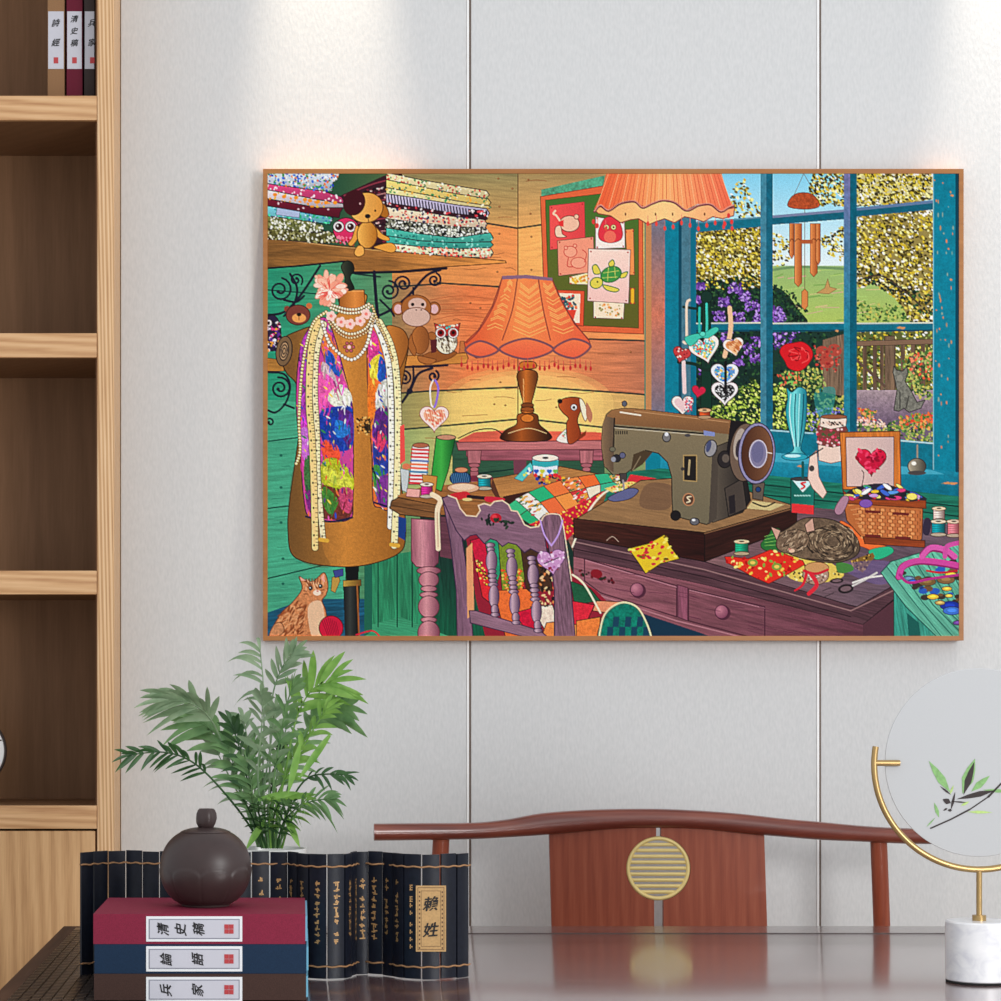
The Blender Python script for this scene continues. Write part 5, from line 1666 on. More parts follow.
def lamp_table():
    # electric cord, round-edged side table, its legs
    fill([(452, 440), (604, 440), (604, 484), (452, 490)], WD((46, 84, 62), 0.2, 2))
    line([(452, 476), (520, 468)], 1.2, (16, 44, 40), False)
    fill([(458, 440), (474, 432), (505, 430), (601, 432), (601, 441), (460, 444)], WD(G((458, 0), (206, 86, 72), (601, 0), (226, 92, 70), 0.4, (242, 108, 80)), 0.12, 1))
    fill([(456, 442), (602, 440), (602, 449), (458, 450)], WD((190, 112, 112), 0.15, 0), oc=(80, 36, 44), ow=0.7)
    fill([(466, 450), (602, 449), (602, 460), (482, 460), (466, 456)], WD((160, 86, 98), 0.2, 0), oc=(80, 36, 44), ow=0.6)
    for x in (474, 586):
        fill([(x - 7, 450), (x + 7, 450), (x + 6, 463), (x - 6, 463)], WD((186, 110, 116), 0.2, 88), oc=(80, 36, 44), ow=0.6)
        ell(x, 465, 5.4, 2.2, (170, 96, 104), oc=(80, 36, 44), ow=0.5)
        ell(x, 469, 4, 2.4, (180, 104, 110), oc=(80, 36, 44), ow=0.5)
        fill([(x - 4, 471), (x + 4, 471), (x + 3, 486), (x - 3, 486)], (170, 96, 104), oc=(80, 36, 44), ow=0.5)
    fill([(513, 460), (526, 460), (525, 480), (514, 480)], (116, 60, 76))
    line([(458, 438), (476, 430), (494, 429), (504, 436)], 1.1, (40, 26, 30))
    # turned wooden lamp
    W0, W1, W2 = (52, 24, 12), (206, 110, 40), (100, 48, 20)
    wood = G((514, 0), W0, (541, 0), W0, 0.42, W1)
    fill([(500, 438), (505, 430), (516, 424), (518, 414), (536, 414), (539, 424), (548, 432), (551, 438), (540, 441), (512, 441)], G((500, 0), (36, 16, 10), (552, 0), (36, 16, 10), 0.4, (170, 84, 30)), True, oc=(24, 12, 10), ow=0.8)
    fill([(521, 412), (522.5, 402), (521, 396), (518, 384), (516.5, 376), (519, 371), (527, 369.5), (535, 371), (537.5, 376), (536, 384), (533, 396), (531.5, 402), (533, 412)], wood, True, oc=(24, 12, 10), ow=0.8)
    ell(527, 405, 6.4, 2.4, (120, 60, 26), oc=(24, 12, 10), ow=0.5)
    for yy in (379, 385, 391, 397):
        line([(523, yy), (523.4, yy + 5)], 0.9, (244, 170, 100), False)
    fill([(521, 362), (534, 362), (535, 368), (520, 368)], W1, True, oc=(24, 12, 10), ow=0.7)
    ell(527, 409, 6.6, 2.2, (150, 76, 30), oc=(24, 12, 10), ow=0.5)
    ell(527, 418, 6.5, 4, (216, 120, 44), oc=(24, 12, 10), ow=0.5)
    line([(508, 433), (528, 428), (546, 433)], 0.8, (240, 190, 130))
    # shade
    SH = [(502, 277), (552, 279.5), (561, 300), (574, 324), (588, 339), (591, 347), (584, 352), (572, 357), (560, 354), (550, 350), (540, 356), (527, 359.5), (512, 357), (498, 350), (488, 356), (476, 358), (466, 352), (464, 343), (478, 330), (492, 306)]
    fill(SH, G((464, 0), (224, 84, 48), (590, 0), (232, 92, 60), 0.45, (250, 142, 78)), oc=(120, 46, 40), ow=0.8)
    ribs = [[(502, 277), (494, 304), (479, 330), (466, 343)], [(517, 279), (512, 310), (502, 340)], [(538, 279), (543, 310), (550, 340)], [(552, 280), (562, 303), (576, 325), (589, 341)]]
    for r in ribs:
        line(r, 1.0, (136, 56, 50))
    for k in range(7):
        y = 287 + k * 7.2
        for x0, x1, d in ((505 - k * 3.3, 514 - k * 1.6, -3), (518 - k * 1.2, 539 + k * 1.4, 7), (541 + k * 1.6, 554 + k * 3.5, 4)):
            m = (x0 + x1) / 2
            for q in range(3):
                if (k + q) % 4 < 3:
                    line([(x0 + 2, y + q * 1.7 - 4), (m, y + q * 1.7 - 4 + d), (x1 - 2, y + q * 1.7 - 4)], 0.6, (255, 196, 108), False)
    fill([(502, 276), (526, 275), (552, 278), (552, 281), (526, 278.5), (502, 279.5)], (140, 100, 122))
    for a, b, c, d in (((465, 350), (480, 341), (498, 350), (480, 357)), ((499, 349), (526, 338.5), (553, 349), (526, 359)), ((553, 350), (572, 339), (590, 346), (574, 358))):
        e = sm([a, b, c, d], 8)
        fill(e, G((0, 340), (246, 120, 74), (0, 358), (236, 96, 64)))
        line(e + [e[0]], 2.0, (124, 76, 84), False)
    for k in range(26):
        x = 462 + k * 5.1 + rng.uniform(-1, 1)
        y = 357 + 4 * abs(math.sin(k * 0.7)) + (0 if 4 < k < 20 else 0)
        line([(x, y), (x, y + 5)], 0.7, (210, 80, 70), False)
        ell(x, y + 7.5, 1.2, 2.4, (200, 44, 48))
    # brown felt dog
    D = (168, 70, 30)
    fill([(556, 440), (566, 428), (570, 426), (572, 442)], (244, 232, 220), True, oc=(110, 60, 50), ow=0.5)
    dabs([(558, 438), (566, 430), (570, 428), (571, 440)], 12, [(220, 120, 110), (120, 170, 120)], (0.5, 0.9))
    fill([(568, 443), (566, 424), (568, 418), (562, 412), (558, 405), (562, 399), (572, 397), (581, 399), (581, 408), (577, 420), (580, 432), (577, 440)], G((558, 0), (196, 88, 38), (582, 0), (136, 52, 22)), True, oc=(60, 26, 16), ow=0.8)
    fill([(578, 436), (586, 430), (585, 435), (578, 440)], (130, 50, 24))
    ell(559.5, 401, 2.6, 2.3, (18, 16, 18))
    ell(573.5, 407, 3.1, 3.1, (250, 246, 240), oc=(40, 20, 20), ow=0.5)
    ell(573.5, 407.3, 1.5, 1.5, (20, 18, 20))
    fill([(579, 399), (583, 401), (587, 412), (585, 421), (581, 412)], (240, 230, 200), True, oc=(110, 60, 40), ow=0.6)
    fill([(586, 402), (592, 414), (590, 422), (586, 416)], (190, 120, 90), True)


def cork_board():
    FR = (226, 100, 58)
    fill([(540, 197), (610, 185), (642, 190), (643, 334), (545, 330)], FR, oc=(110, 44, 30), ow=0.7)
    fill([(545, 200.5), (638, 190), (638, 328), (549, 324)], G((0, 195), (62, 112, 44), (0, 328), (96, 92, 34), 0.5, (92, 104, 38)), oc=(50, 50, 24), ow=0.5)
    def note(p, c):
        fill(p, c, oc=(96, 60, 50), ow=0.5)
        for x, y in p:
            cx, cy = sum(q[0] for q in p) / len(p), sum(q[1] for q in p) / len(p)
            ell(x + (cx - x) * 0.12, y + (cy - y) * 0.1, 0.8, 0.8, (176, 40, 40))
    note([(549, 206), (584, 202), (585, 246), (549.5, 250)], G((549, 0), (244, 84, 80), (585, 0), (226, 66, 70)))
    note([(595, 217), (624, 222), (624.5, 248), (595, 249)], (250, 232, 222))
    note([(625, 230), (633, 229), (634, 275), (627, 275)], (246, 146, 80))
    note([(569, 277), (590, 272), (590, 285), (569, 284)], (250, 232, 180))
    note([(557, 241), (593, 237), (594, 272), (558, 276)], (246, 152, 122))
    note([(593, 300), (624, 300), (623, 319), (593, 318)], (250, 226, 196))
    note([(630, 288), (634, 288), (634, 304), (630, 304)], (236, 176, 40))
    note([(588, 249), (630, 250), (628, 303.5), (587, 301)], G((0, 249), (252, 216, 200), (0, 303), (246, 196, 186)))
    fill([(553, 290), (584, 291), (583, 326), (556, 324)], (226, 84, 50), oc=(110, 40, 30), ow=0.6)
    fill([(556, 293), (580, 294), (579, 323), (557, 321)], (246, 222, 196))
    dabs([(558, 295), (577, 296), (576, 310), (560, 309)], 46, [(214, 50, 46), (30, 110, 110), (240, 120, 60), (30, 80, 90)], (0.9, 1.8))
    fill([(562, 310), (576, 310), (573, 320), (565, 320)], (226, 66, 44))
    # little animal drawings on the notes
    ink = (130, 50, 46)
    ell(569, 224, 10, 8, (244, 190, 160), oc=ink, ow=0.8)
    ell(576, 217, 2.4, 2.4, (244, 190, 160), oc=ink, ow=0.6)
    fill([(555, 228), (560, 226), (562, 234), (566, 237), (556, 237)], (246, 206, 176), True, oc=ink, ow=0.7)
    line([(560, 222), (556, 216), (553, 214), (555, 211)], 1.8, (246, 206, 176))
    fill([(558, 222), (563, 220), (563, 227), (559, 226)], (230, 50, 50))
    q = (206, 70, 60)
    ell(570, 252, 6.5, 5.5, (248, 164, 134), oc=q, ow=0.7)
    ell(565.5, 248, 1.8, 1.8, (248, 164, 134), oc=q, ow=0.6)
    ell(574.5, 246, 1.8, 1.8, (248, 164, 134), oc=q, ow=0.6)
    ell(578, 263, 7.5, 5.5, (248, 164, 134), oc=q, ow=0.7)
    line([(584, 262), (586, 254), (582, 250)], 0.8, q)
    line([(568, 258), (567, 266), (572, 267)], 0.8, q)
    fill([(600, 240), (598, 232), (603, 220), (610, 217), (618, 221), (622, 232), (620, 240), (610, 243)], (226, 50, 66), True, oc=(130, 26, 40), ow=0.6)
    ell(609.5, 237, 6, 6, (240, 110, 90))
    for x in (606, 613):
        ell(x, 227.5, 2.6, 2.6, (246, 226, 150), oc=(120, 40, 40), ow=0.5)
        ell(x, 227.5, 1.0, 1.0, (60, 30, 30))
    # a turtle-like sea animal sketch
    gd, gy = (30, 100, 50), (224, 208, 80)
    for p in ([(594, 274), (592, 267), (596, 265), (600, 273)], [(603, 285), (618, 289), (615, 292), (606, 290)], [(608, 264), (612, 260), (614, 264), (611, 268)], [(621, 274), (627, 272), (625, 277), (620, 278)]):
        fill(p, gy, True, oc=gd, ow=0.8)
    ell(596, 283, 6.4, 5.4, gy, -20, oc=gd, ow=0.8)
    ell(610.5, 274.5, 10.5, 7.6, (60, 146, 66), -20, oc=gd, ow=0.9)
    for a, b in (((603, 273), (618, 271)), ((608, 268), (607, 281)), ((614, 267), (615, 278)), ((602, 278), (617, 277))):
        line([a, b], 0.7, (196, 206, 100), False)
    ell(597, 282, 0.9, 0.9, (30, 60, 30))
    dabs([(571, 278), (588, 275), (588, 283), (571, 283)], 22, [(236, 190, 50), (230, 140, 40)], (0.8, 1.5))
    dabs([(598, 304), (620, 304), (620, 316), (598, 316)], 24, [(236, 150, 70), (150, 140, 70), (240, 190, 120)], (0.6, 1.4))


def hanging_shade():
    fill([(606, 174), (721, 174), (726, 192), (733, 208), (722, 213), (712, 208), (698, 204), (686, 210), (672, 205), (662, 200), (646, 207), (634, 203), (620, 205), (608, 212), (594, 209), (600, 196)], G((594, 0), (238, 88, 48), (734, 0), (240, 104, 76), 0.5, (254, 176, 110)))
    for k in range(34):
        t = k / 33
        line([(608 + 112 * t, 174), (596 + 136 * t, 208)], 0.5, (214, 80, 52) if k % 3 else (255, 196, 140), False)
    fl = [(594, 210), (600, 207), (608, 212), (620, 204), (634, 202), (642, 208), (652, 204), (662, 201), (674, 203), (686, 211), (698, 206), (710, 205), (720, 212), (728, 209), (734, 208),
          (733, 216), (722, 219), (712, 217), (703, 222), (694, 219), (684, 217), (674, 223), (664, 219), (655, 222), (648, 225), (638, 219), (630, 220), (620, 223), (610, 216), (598, 214)]
    fill(fl, G((594, 0), (250, 176, 110), (734, 0), (250, 160, 110), 0.5, (254, 206, 138)), oc=(130, 46, 46), ow=0.9)
    e = [(594, 212), (600, 206), (608, 211), (620, 204), (634, 202), (642, 208), (652, 204), (662, 201), (674, 203), (686, 211), (698, 206), (710, 205), (720, 212), (728, 208), (733, 206)]
    line(e, 2.2, (110, 42, 60))
    for p in spline(e, 9):
        ell(p[0], p[1] - 0.8, 0.6, 0.6, (230, 150, 130))
    for x in (625, 655, 672, 704):
        ell(x, 214.5, 0.8, 1.5, (120, 60, 40))
    for k in range(17):
        x = 597 + k * 8.4
        y = 218 + 3 * math.sin(k * 1.7)
        if 607 < x < 644:
            continue
        line([(x, y), (x, y + 6)], 0.5, (230, 120, 110), False)
        ell(x, y + 8, 1.4, 2.4, (226, 70, 60))
    for x, y in ((593, 222), (596, 226), (728, 216), (731, 222), (724, 224)):
        ell(x, y, 1.6, 2.6, (220, 60, 56))


def heart_stand():
    Gn = (16, 44, 34)
    fill([(702, 300), (710, 300), (711, 410), (700, 410)], (14, 52, 38), oc=(6, 20, 16), ow=0.6)
    ell(706, 297, 6, 6, (18, 50, 40), oc=(6, 20, 16), ow=0.6)
    line([(683, 307), (700, 309), (728, 309)], 2.6, Gn)
    line([(678, 362), (694, 364), (706, 370), (720, 364), (736, 358)], 3.2, Gn)
    ell(679, 361, 2.4, 2.8, (10, 30, 24))
    line([(705, 306), (705, 366)], 2.0, (18, 44, 38), False)
    # ribbons
    line([(689, 300), (686, 306), (686, 340), (683, 342)], 2.6, (238, 210, 190))
    line([(699, 308), (699, 332), (703, 334)], 2.4, (40, 176, 160))
    line([(706, 304), (706, 332), (702, 334)], 2.4, (60, 196, 176))
    line([(729, 308), (730, 330), (724, 356)], 4.6, (240, 190, 150))
    line([(683, 362), (684, 392)], 4.0, (236, 206, 206))
    line([(725, 362), (725, 386)], 2.6, (14, 12, 16), False)
    # hearts
    heart(681, 354, 9, (196, 60, 60), rot=15)
    dabs([(676, 348), (688, 348), (686, 360), (676, 360)], 16, [(250, 220, 200), (120, 20, 30)], (0.6, 1.0))
    p = heart(733, 346, 10.5, (226, 150, 90), (246, 232, 222), -12)
    dabs(p, 30, [(196, 110, 60), (244, 190, 140)], (0.6, 1.0), 3, 40)
    p = heart(724, 374, 14, (96, 150, 206), (230, 236, 240), 0)
    dabs(p, 60, [(40, 90, 180), (250, 240, 226), (240, 190, 90), (60, 170, 190)], (0.7, 1.3))
    p = heart(704, 348, 15.5, (90, 190, 190), (248, 232, 222), -14)
    dabs(p, 110, [(226, 50, 60), (250, 210, 80), (240, 250, 240), (60, 170, 170)], (0.7, 1.2))
    p = heart(724, 392, 13.5, (26, 22, 26), (248, 226, 226), 0)
    dabs(p, 40, [(190, 190, 190), (90, 90, 90), (230, 230, 230)], (0.5, 1.1))
    line([(725, 364), (725, 388)], 2.6, (14, 12, 16), False)
    p = heart(682, 404, 11, (236, 200, 200), (248, 232, 222), 0)
    dabs([(684, 398), (692, 398), (691, 412), (684, 412)], 46, [(220, 50, 80), (60, 120, 160), (250, 230, 230)], (0.6, 1.0))
    heart(698, 391, 7, (206, 30, 66), rot=10)
    fill([(684, 338), (694, 334), (703, 333), (714, 327), (718, 330), (708, 338), (700, 338), (690, 346)], (64, 196, 172), True, oc=(20, 100, 90), ow=0.5)
    ell(702, 334, 3, 2.4, (90, 214, 190), oc=(20, 100, 90), ow=0.5)


def sewing_machine():
    # plinth
    fill([(573, 520), (640, 480), (700, 476), (796, 506), (704, 533)], WD((150, 112, 74), 0.12, 10), oc=(30, 18, 16), ow=0.8)
    fill([(646, 484), (672, 486), (668, 508), (640, 506)], (108, 78, 60), True, alpha=0.6)
    fill([(573, 518), (704, 532), (704, 561), (574, 537)], WD(G((573, 0), (70, 34, 26), (704, 0), (44, 16, 14)), 0.3, 8), oc=(20, 10, 10), ow=0.8)
    fill([(704, 532), (796, 506), (796, 526), (704, 561)], WD((48, 22, 18), 0.3, -16), oc=(20, 10, 10), ow=0.8)
    line([(704, 533), (796, 507)], 1.0, (130, 90, 60), False)
    fill([(752, 500), (784, 504), (770, 510), (746, 508)], (206, 186, 130))
    line([(752, 502), (764, 506), (774, 502)], 1.4, (20, 18, 20))
    # motor block and pillar side
    fill([(708, 440), (740, 440), (750, 500), (742, 512), (712, 522)], G((708, 0), (104, 92, 78), (750, 0), (24, 20, 22)), oc=(20, 16, 18), ow=0.6)
    fill([(724, 488), (742, 478), (746, 508), (728, 516)], (72, 62, 56), oc=(16, 14, 16), ow=0.8)
    fill([(728, 496), (734, 494), (735, 512), (729, 514)], (36, 30, 34))
    fill([(752, 484), (764, 482), (762, 500), (752, 498)], (96, 84, 74), oc=(20, 16, 18), ow=0.6)
    ell(757.5, 489, 2.6, 2.6, (30, 60, 110), oc=(16, 14, 16), ow=0.6)
    # body
    body = [(606, 414), (611, 410), (624, 408), (640, 409), (731, 420), (731, 440), (716, 446), (712, 520), (706, 524), (672, 515), (671, 476), (667, 462), (658, 453), (645, 450), (640, 456), (632, 468), (624, 474), (612, 474), (604, 466), (601, 446), (602, 426)]
    fill(body, G((0, 412), (132, 116, 88), (0, 520), (112, 102, 80)), oc=(36, 28, 24), ow=0.9)
    fill([(604, 418), (611, 410), (624, 408), (640, 409), (731, 420), (729, 434), (690, 430), (614, 424), (613, 470), (604, 464), (601, 446)], G((0, 408), (156, 108, 66), (0, 432), (122, 84, 54)), s=False)
    fill([(601, 446), (602, 424), (606, 416), (614, 418), (613, 472), (604, 466)], G((600, 0), (140, 110, 80), (615, 0), (90, 72, 58)))
    fill([(712, 446), (708, 524), (716, 518), (718, 450)], (76, 66, 58))
    line([(614, 418), (613, 446)], 1.3, (20, 16, 20), False)
    line([(614, 426), (650, 429), (712, 434)], 1.6, (20, 20, 24), False)
    line([(614, 427.6), (712, 435.6)], 0.6, (206, 196, 176), False)
    line([(620, 412), (640, 415)], 1.6, (240, 220, 196), False)
    line([(634, 411), (728, 422)], 0.8, (190, 140, 96), False)
    fill([(633, 454), (643, 450), (652, 452), (642, 464), (630, 472)], (74, 58, 40))
    line([(640, 456), (632, 470)], 0.7, (150, 130, 100), False)
    for k in range(6):
        line([(615.5 + k * 2.2, 431), (615.5 + k * 2.2, 433.4)], 1.2, (40, 34, 30), False)
    # controls
    ell(624, 403.5, 2.4, 2.8, (90, 92, 104), oc=(30, 26, 30), ow=0.6)
    ell(666, 437, 4, 4.6, (120, 116, 116), oc=(24, 22, 26), ow=0.8)
    ell(666, 434, 2, 2, (220, 220, 226))
    ell(687, 435, 3, 1.6, (70, 66, 70))
    fill([(703, 430), (714, 432), (714, 436), (703, 435)], (130, 140, 190))
    fill([(683, 455), (696, 455), (696, 481), (683, 480)], (30, 26, 26), oc=(170, 140, 90), ow=1.1)
    line([(689, 460), (688, 474)], 2.0, (170, 150, 110), False)
    ell(682, 468.5, 1.8, 1.8, (60, 54, 54))
    ell(688, 499, 5.4, 6, (90, 60, 46), oc=(190, 130, 90), ow=1.0)
    line([(690.5, 496), (686.5, 497), (689.5, 500.5), (686, 502)], 1.2, (236, 206, 170))
    ell(675, 515, 5, 5, (26, 22, 24), oc=(10, 8, 10), ow=0.6)
    ell(694, 521, 4.6, 3.6, (100, 98, 104), oc=(24, 20, 24), ow=0.8)
    ell(693, 519.5, 1.8, 1.3, (226, 226, 236))
    ell(710, 448, 6, 8.5, (150, 146, 150), 15, oc=(30, 26, 30), ow=0.9)
    ell(708, 446, 2.4, 6, (70, 76, 110), 15)
    ell(724, 459, 7, 8.5, (40, 34, 36), oc=(16, 12, 14), ow=0.8)
    ell(725, 458, 3.6, 4.2, (96, 84, 76))
    fill([(730, 420), (746, 421), (744, 440), (734, 470), (726, 450)], (26, 20, 24))
    # hand wheel
    ell(744, 452, 15, 29, (110, 88, 74), 4, oc=(24, 18, 20), ow=0.8)
    ell(739, 444, 6, 16, (176, 160, 148), 8)
    ell(738, 448, 3, 9, (60, 50, 60), 8)
    ell(756, 453, 18.5, 30.5, (142, 134, 170), 3, oc=(40, 34, 60), ow=0.9)
    ell(756.5, 453, 15.8, 27.4, G((742, 0), (74, 40, 26), (772, 0), (128, 84, 56)), 3, oc=(40, 24, 24), ow=0.7)
    ell(757.5, 453.5, 8.6, 13.6, (130, 122, 152), 3, oc=(206, 196, 210), ow=1.0)
    ell(757, 452, 6, 10.5, (108, 104, 140), 3)
    line([(766, 452), (771, 453)], 1.0, (226, 210, 200), False)
    # needle and foot
    ell(616, 458, 4.2, 3.8, (40, 38, 44), oc=(16, 14, 18), ow=0.7)
    ell(613, 459, 2.4, 2.6, (150, 150, 160))
    ell(622, 455, 3, 3, (96, 96, 124), oc=(16, 14, 18), ow=0.5)
    ell(612, 449, 3, 2.4, (110, 104, 84), oc=(40, 34, 30), ow=0.4)
    fill([(619, 473), (626, 473), (626, 481), (620, 482)], (70, 60, 60), oc=(16, 14, 18), ow=0.6)
    line([(622.5, 480), (624, 494)], 1.8, (150, 140, 140), False)
    fill([(608, 497), (628, 488), (638, 490), (630, 498), (614, 501)], (96, 98, 140), True, oc=(30, 28, 44), ow=0.6)
    # cotton reel on top
    spool(704, 410, 417, 5.4, (226, 76, 34), (224, 176, 130))


def desk():
    # top, right of the machine and its moulded front edge
    P0 = (122, 88, 92)
    fill([(560, 520), (600, 505), (796, 506), (900, 514), (959, 526), (959, 560), (904, 580), (858, 610), (720, 582), (573, 552)], WD(G((573, 0), (140, 94, 82), (880, 0), (100, 80, 92), 0.4, (126, 90, 92)), 0.22, 9, 0.03, 0.5))
    fill([(573, 534), (704, 561), (848, 604), (856, 606), (894, 584), (896, 596), (862, 624), (846, 620), (704, 584), (573, 556)], WD((84, 54, 62), 0.25, 12), oc=(34, 18, 26), ow=0.8)
    line([(573, 541), (704, 569), (850, 610), (894, 589)], 1.2, (150, 112, 112), False)
    line([(573, 548), (704, 576), (850, 616)], 0.9, (40, 22, 30), False)
    # front with drawers
    fill([(573, 556), (704, 584), (846, 620), (862, 624), (894, 600), (894, 640), (573, 640)], WD(G((573, 0), (152, 92, 102), (890, 0), (94, 52, 64)), 0.2, 12))
    fill([(862, 624), (894, 599), (894, 640), (862, 640)], (84, 48, 58))
    for p in ([(584, 558), (676, 585), (676, 616), (600, 592), (584, 580)], [(688, 588), (764, 606), (764, 640), (688, 620)]):
        line(p + [p[0]], 1.0, (70, 32, 48), False)
        line([(p[0][0] + 1, p[0][1] + 1.5), (p[1][0], p[1][1] + 1.5)], 0.7, (190, 130, 144), False)
    fill([(677, 584), (687, 587), (687, 620), (677, 616)], WD((140, 78, 98), 0.2, 88), oc=(70, 32, 48), ow=0.6)
    line([(573, 586), (676, 620), (740, 636)], 1.4, (180, 120, 130), False)
    fill([(640, 612), (700, 632), (720, 640), (640, 640)], (16, 50, 72))
    for x, y in ((636.5, 589), (721, 611)):
        ell(x + 1.5, y + 1, 7.4, 7.4, (84, 40, 58))
        ell(x, y, 6.6, 6.8, RD((x - 2, y - 2), 9, (206, 132, 148), (128, 66, 90)), oc=(70, 30, 50), ow=0.7)
    dabs([(576, 566), (612, 578), (618, 584), (580, 574)], 46, [(70, 26, 36), (110, 24, 34), (40, 44, 34)], (0.8, 1.8))
    ell(596, 573, 6, 4.4, (136, 22, 36), 15)
    for k in range(40):
        x = rng.uniform(590, 880)
        y = 560 + (x - 590) * 0.24 + rng.uniform(2, 34)
        line([(x, y), (x + rng.uniform(6, 20), y + rng.uniform(1, 4))], 0.4, (96, 46, 66), False)
    # left end of the desk
    fill([(398, 495), (420, 487), (470, 482), (560, 470), (610, 480), (600, 512), (520, 520), (440, 514), (391, 507)], WD(G((398, 0), (160, 104, 54), (600, 0), (140, 88, 50)), 0.22, 3, 0.03, 0.5))
    fill([(391, 501), (398, 497), (438, 505), (440, 518), (400, 514), (390, 508)], WD((128, 84, 48), 0.3, 8), oc=(50, 30, 20), ow=0.9)
    line([(392, 505), (440, 513)], 0.9, (70, 44, 26), False)
    fill([(440, 516), (460, 518), (460, 560), (440, 556)], WD((100, 56, 70), 0.2, 5))
    M = (196, 122, 136)
    lg = G((411, 0), (150, 84, 100), (437, 0), (120, 62, 82), 0.4, (216, 146, 156))
    fill([(411, 518), (440, 520), (438, 562), (432, 568), (416, 566), (411, 560)], WD(lg, 0.15, 88), oc=(74, 34, 48), ow=0.8)
    for y, w, h in ((570, 12, 4), (579, 10, 8), (588, 8, 3), (594, 9, 3), (606, 10.5, 11), (619, 8, 3), (632, 11, 12)):
        ell(428.5, y, w, h, G((416, 0), (150, 84, 100), (441, 0), (110, 54, 74), 0.4, (220, 150, 158)), oc=(74, 34, 48), ow=0.7)
    fill([(398, 516), (406, 518), (405, 540), (398, 536)], (24, 60, 130))


def desk_items_left():
    # slab with ribbon reel, scraps
    fill([(492, 478), (560, 466), (610, 476), (560, 490), (502, 504)], WD((176, 120, 66), 0.2, -8), oc=(60, 34, 20), ow=0.7)
    fill([(492, 479), (503, 504), (503, 510), (490, 488)], (90, 50, 34))
    fill([(503, 496), (560, 484), (520, 512), (500, 512)], (60, 28, 24))
    fill([(514, 478), (530, 462), (534, 468), (522, 481)], (90, 200, 196), oc=(30, 90, 100), ow=0.5)
    dabs([(520, 474), (531, 466), (533, 470), (523, 479)], 10, [(40, 90, 190), (230, 226, 90), (250, 250, 240)], (0.8, 1.4))
    fill([(532, 458), (558, 458), (557, 474), (544, 477), (533, 474)], (226, 236, 246), oc=(40, 70, 110), ow=0.6)
    fill([(532, 460), (558, 460), (558, 465), (545, 467), (532, 465)], (50, 170, 176))
    for x, c in ((536, (40, 90, 190)), (542, (200, 206, 70)), (549, (40, 110, 200)), (555, (120, 190, 90))):
        heart(x, 471, 2.2, c, oc=c)
    ell(545, 457.5, 13.2, 3.6, (250, 232, 214), oc=(80, 50, 50), ow=0.6)
    ell(545, 457.5, 3, 1.2, (50, 40, 50))
    dabs([(530, 475), (566, 474), (570, 482), (536, 486)], 40, [(220, 40, 50), (40, 60, 150), (240, 180, 50), (30, 30, 60)], (1.0, 2.0))
    ell(478, 478, 15, 3, (120, 40, 60))
    # patchwork strip running to the needle
    top = [(507, 505), (528, 492), (560, 480), (594, 474), (618, 473)]
    mid = [(518, 516), (540, 502), (570, 492), (600, 484), (622, 480)]
    low = [(530, 524), (552, 516), (580, 506), (600, 492), (640, 482)]
    for (a, b), cs in (((top, mid), [(60, 190, 130), (240, 230, 220), (40, 180, 120), (240, 120, 60), (246, 140, 70), (240, 110, 50), (50, 180, 130), (236, 226, 200)]), ((mid, low), [(40, 176, 116), (236, 236, 226), (240, 110, 60), (244, 150, 70), (226, 50, 60), (240, 226, 200), (60, 180, 140), (244, 230, 180)])):
        sa, sb = spline(a, 8), spline(b, 8)
        n = len(sa) - 1
        for k in range(8):
            i, j = k * n // 8, (k + 1) * n // 8
            p = [tuple(q) for q in sa[i:j + 1]] + [tuple(q) for q in sb[i:j + 1]][::-1]
            fill(p, cs[k], oc=(60, 30, 30), ow=0.5)
            if k in (1, 4, 7):
                dabs(p, 26, [(200, 60, 60), (60, 110, 70), (250, 240, 226), (230, 170, 60)], (0.5, 1.0), 2.4, -30)
        line([tuple(q) for q in sb], 1.0, (40, 20, 24), False)
    q = [(528, 524), (560, 512), (590, 498), (604, 490), (590, 510), (578, 528), (566, 540), (560, 524), (545, 528)]
    fill(q, (206, 24, 56))
    dabs(q, 190, [(236, 196, 50), (250, 226, 110), (206, 24, 56), (90, 60, 20), (240, 150, 40)], (0.6, 1.3))
    line([(640, 482), (612, 488), (596, 500), (582, 522), (572, 546)], 2.0, (248, 226, 196))
    q = [(604, 488), (640, 478), (658, 480), (640, 486), (612, 492)]
    fill(q, (240, 206, 110))
    dabs(q, 50, [(214, 40, 60), (120, 150, 70), (250, 240, 200)], (0.6, 1.1))
    fill([(630, 474), (656, 478), (640, 482), (626, 481)], (214, 44, 56))
    # threads
    fill([(436, 436), (455, 438), (448, 470), (441, 491), (430, 486)], G((432, 0), (40, 150, 56), (455, 0), (14, 84, 34), 0.4, (66, 176, 70)), oc=(14, 50, 26), ow=0.8)
    ell(446, 437, 9.5, 2.6, (196, 140, 110), oc=(40, 60, 40), ow=0.7)
    fill([(400, 426), (404, 424), (405, 460), (400, 464)], (236, 80, 74))
    fill([(412, 446), (429, 446), (426, 484), (409, 484)], (240, 234, 226), oc=(90, 40, 40), ow=0.7)
    for k, c in enumerate([(214, 40, 50), (214, 40, 50), (220, 60, 60), (90, 120, 180), (240, 120, 60), (236, 90, 60), (40, 130, 170), (206, 40, 50), (214, 40, 50), (214, 40, 50)]):
        y = 449 + k * 3.7
        line([(411.6 - k * .25, y), (428.6 - k * .25, y + .8)], 1.9, c, False)
    ell(420.5, 445, 8, 2.4, (176, 100, 70), oc=(80, 40, 30), ow=0.6)
    fill([(400, 468), (409, 470), (407, 492), (402, 490)], (200, 206, 206), oc=(90, 90, 90), ow=0.5)
    ell(406, 466, 4, 3, (220, 120, 84))
    fill([(407, 488), (420, 489), (419, 497), (406, 496)], (236, 170, 160), oc=(110, 60, 60), ow=0.5)
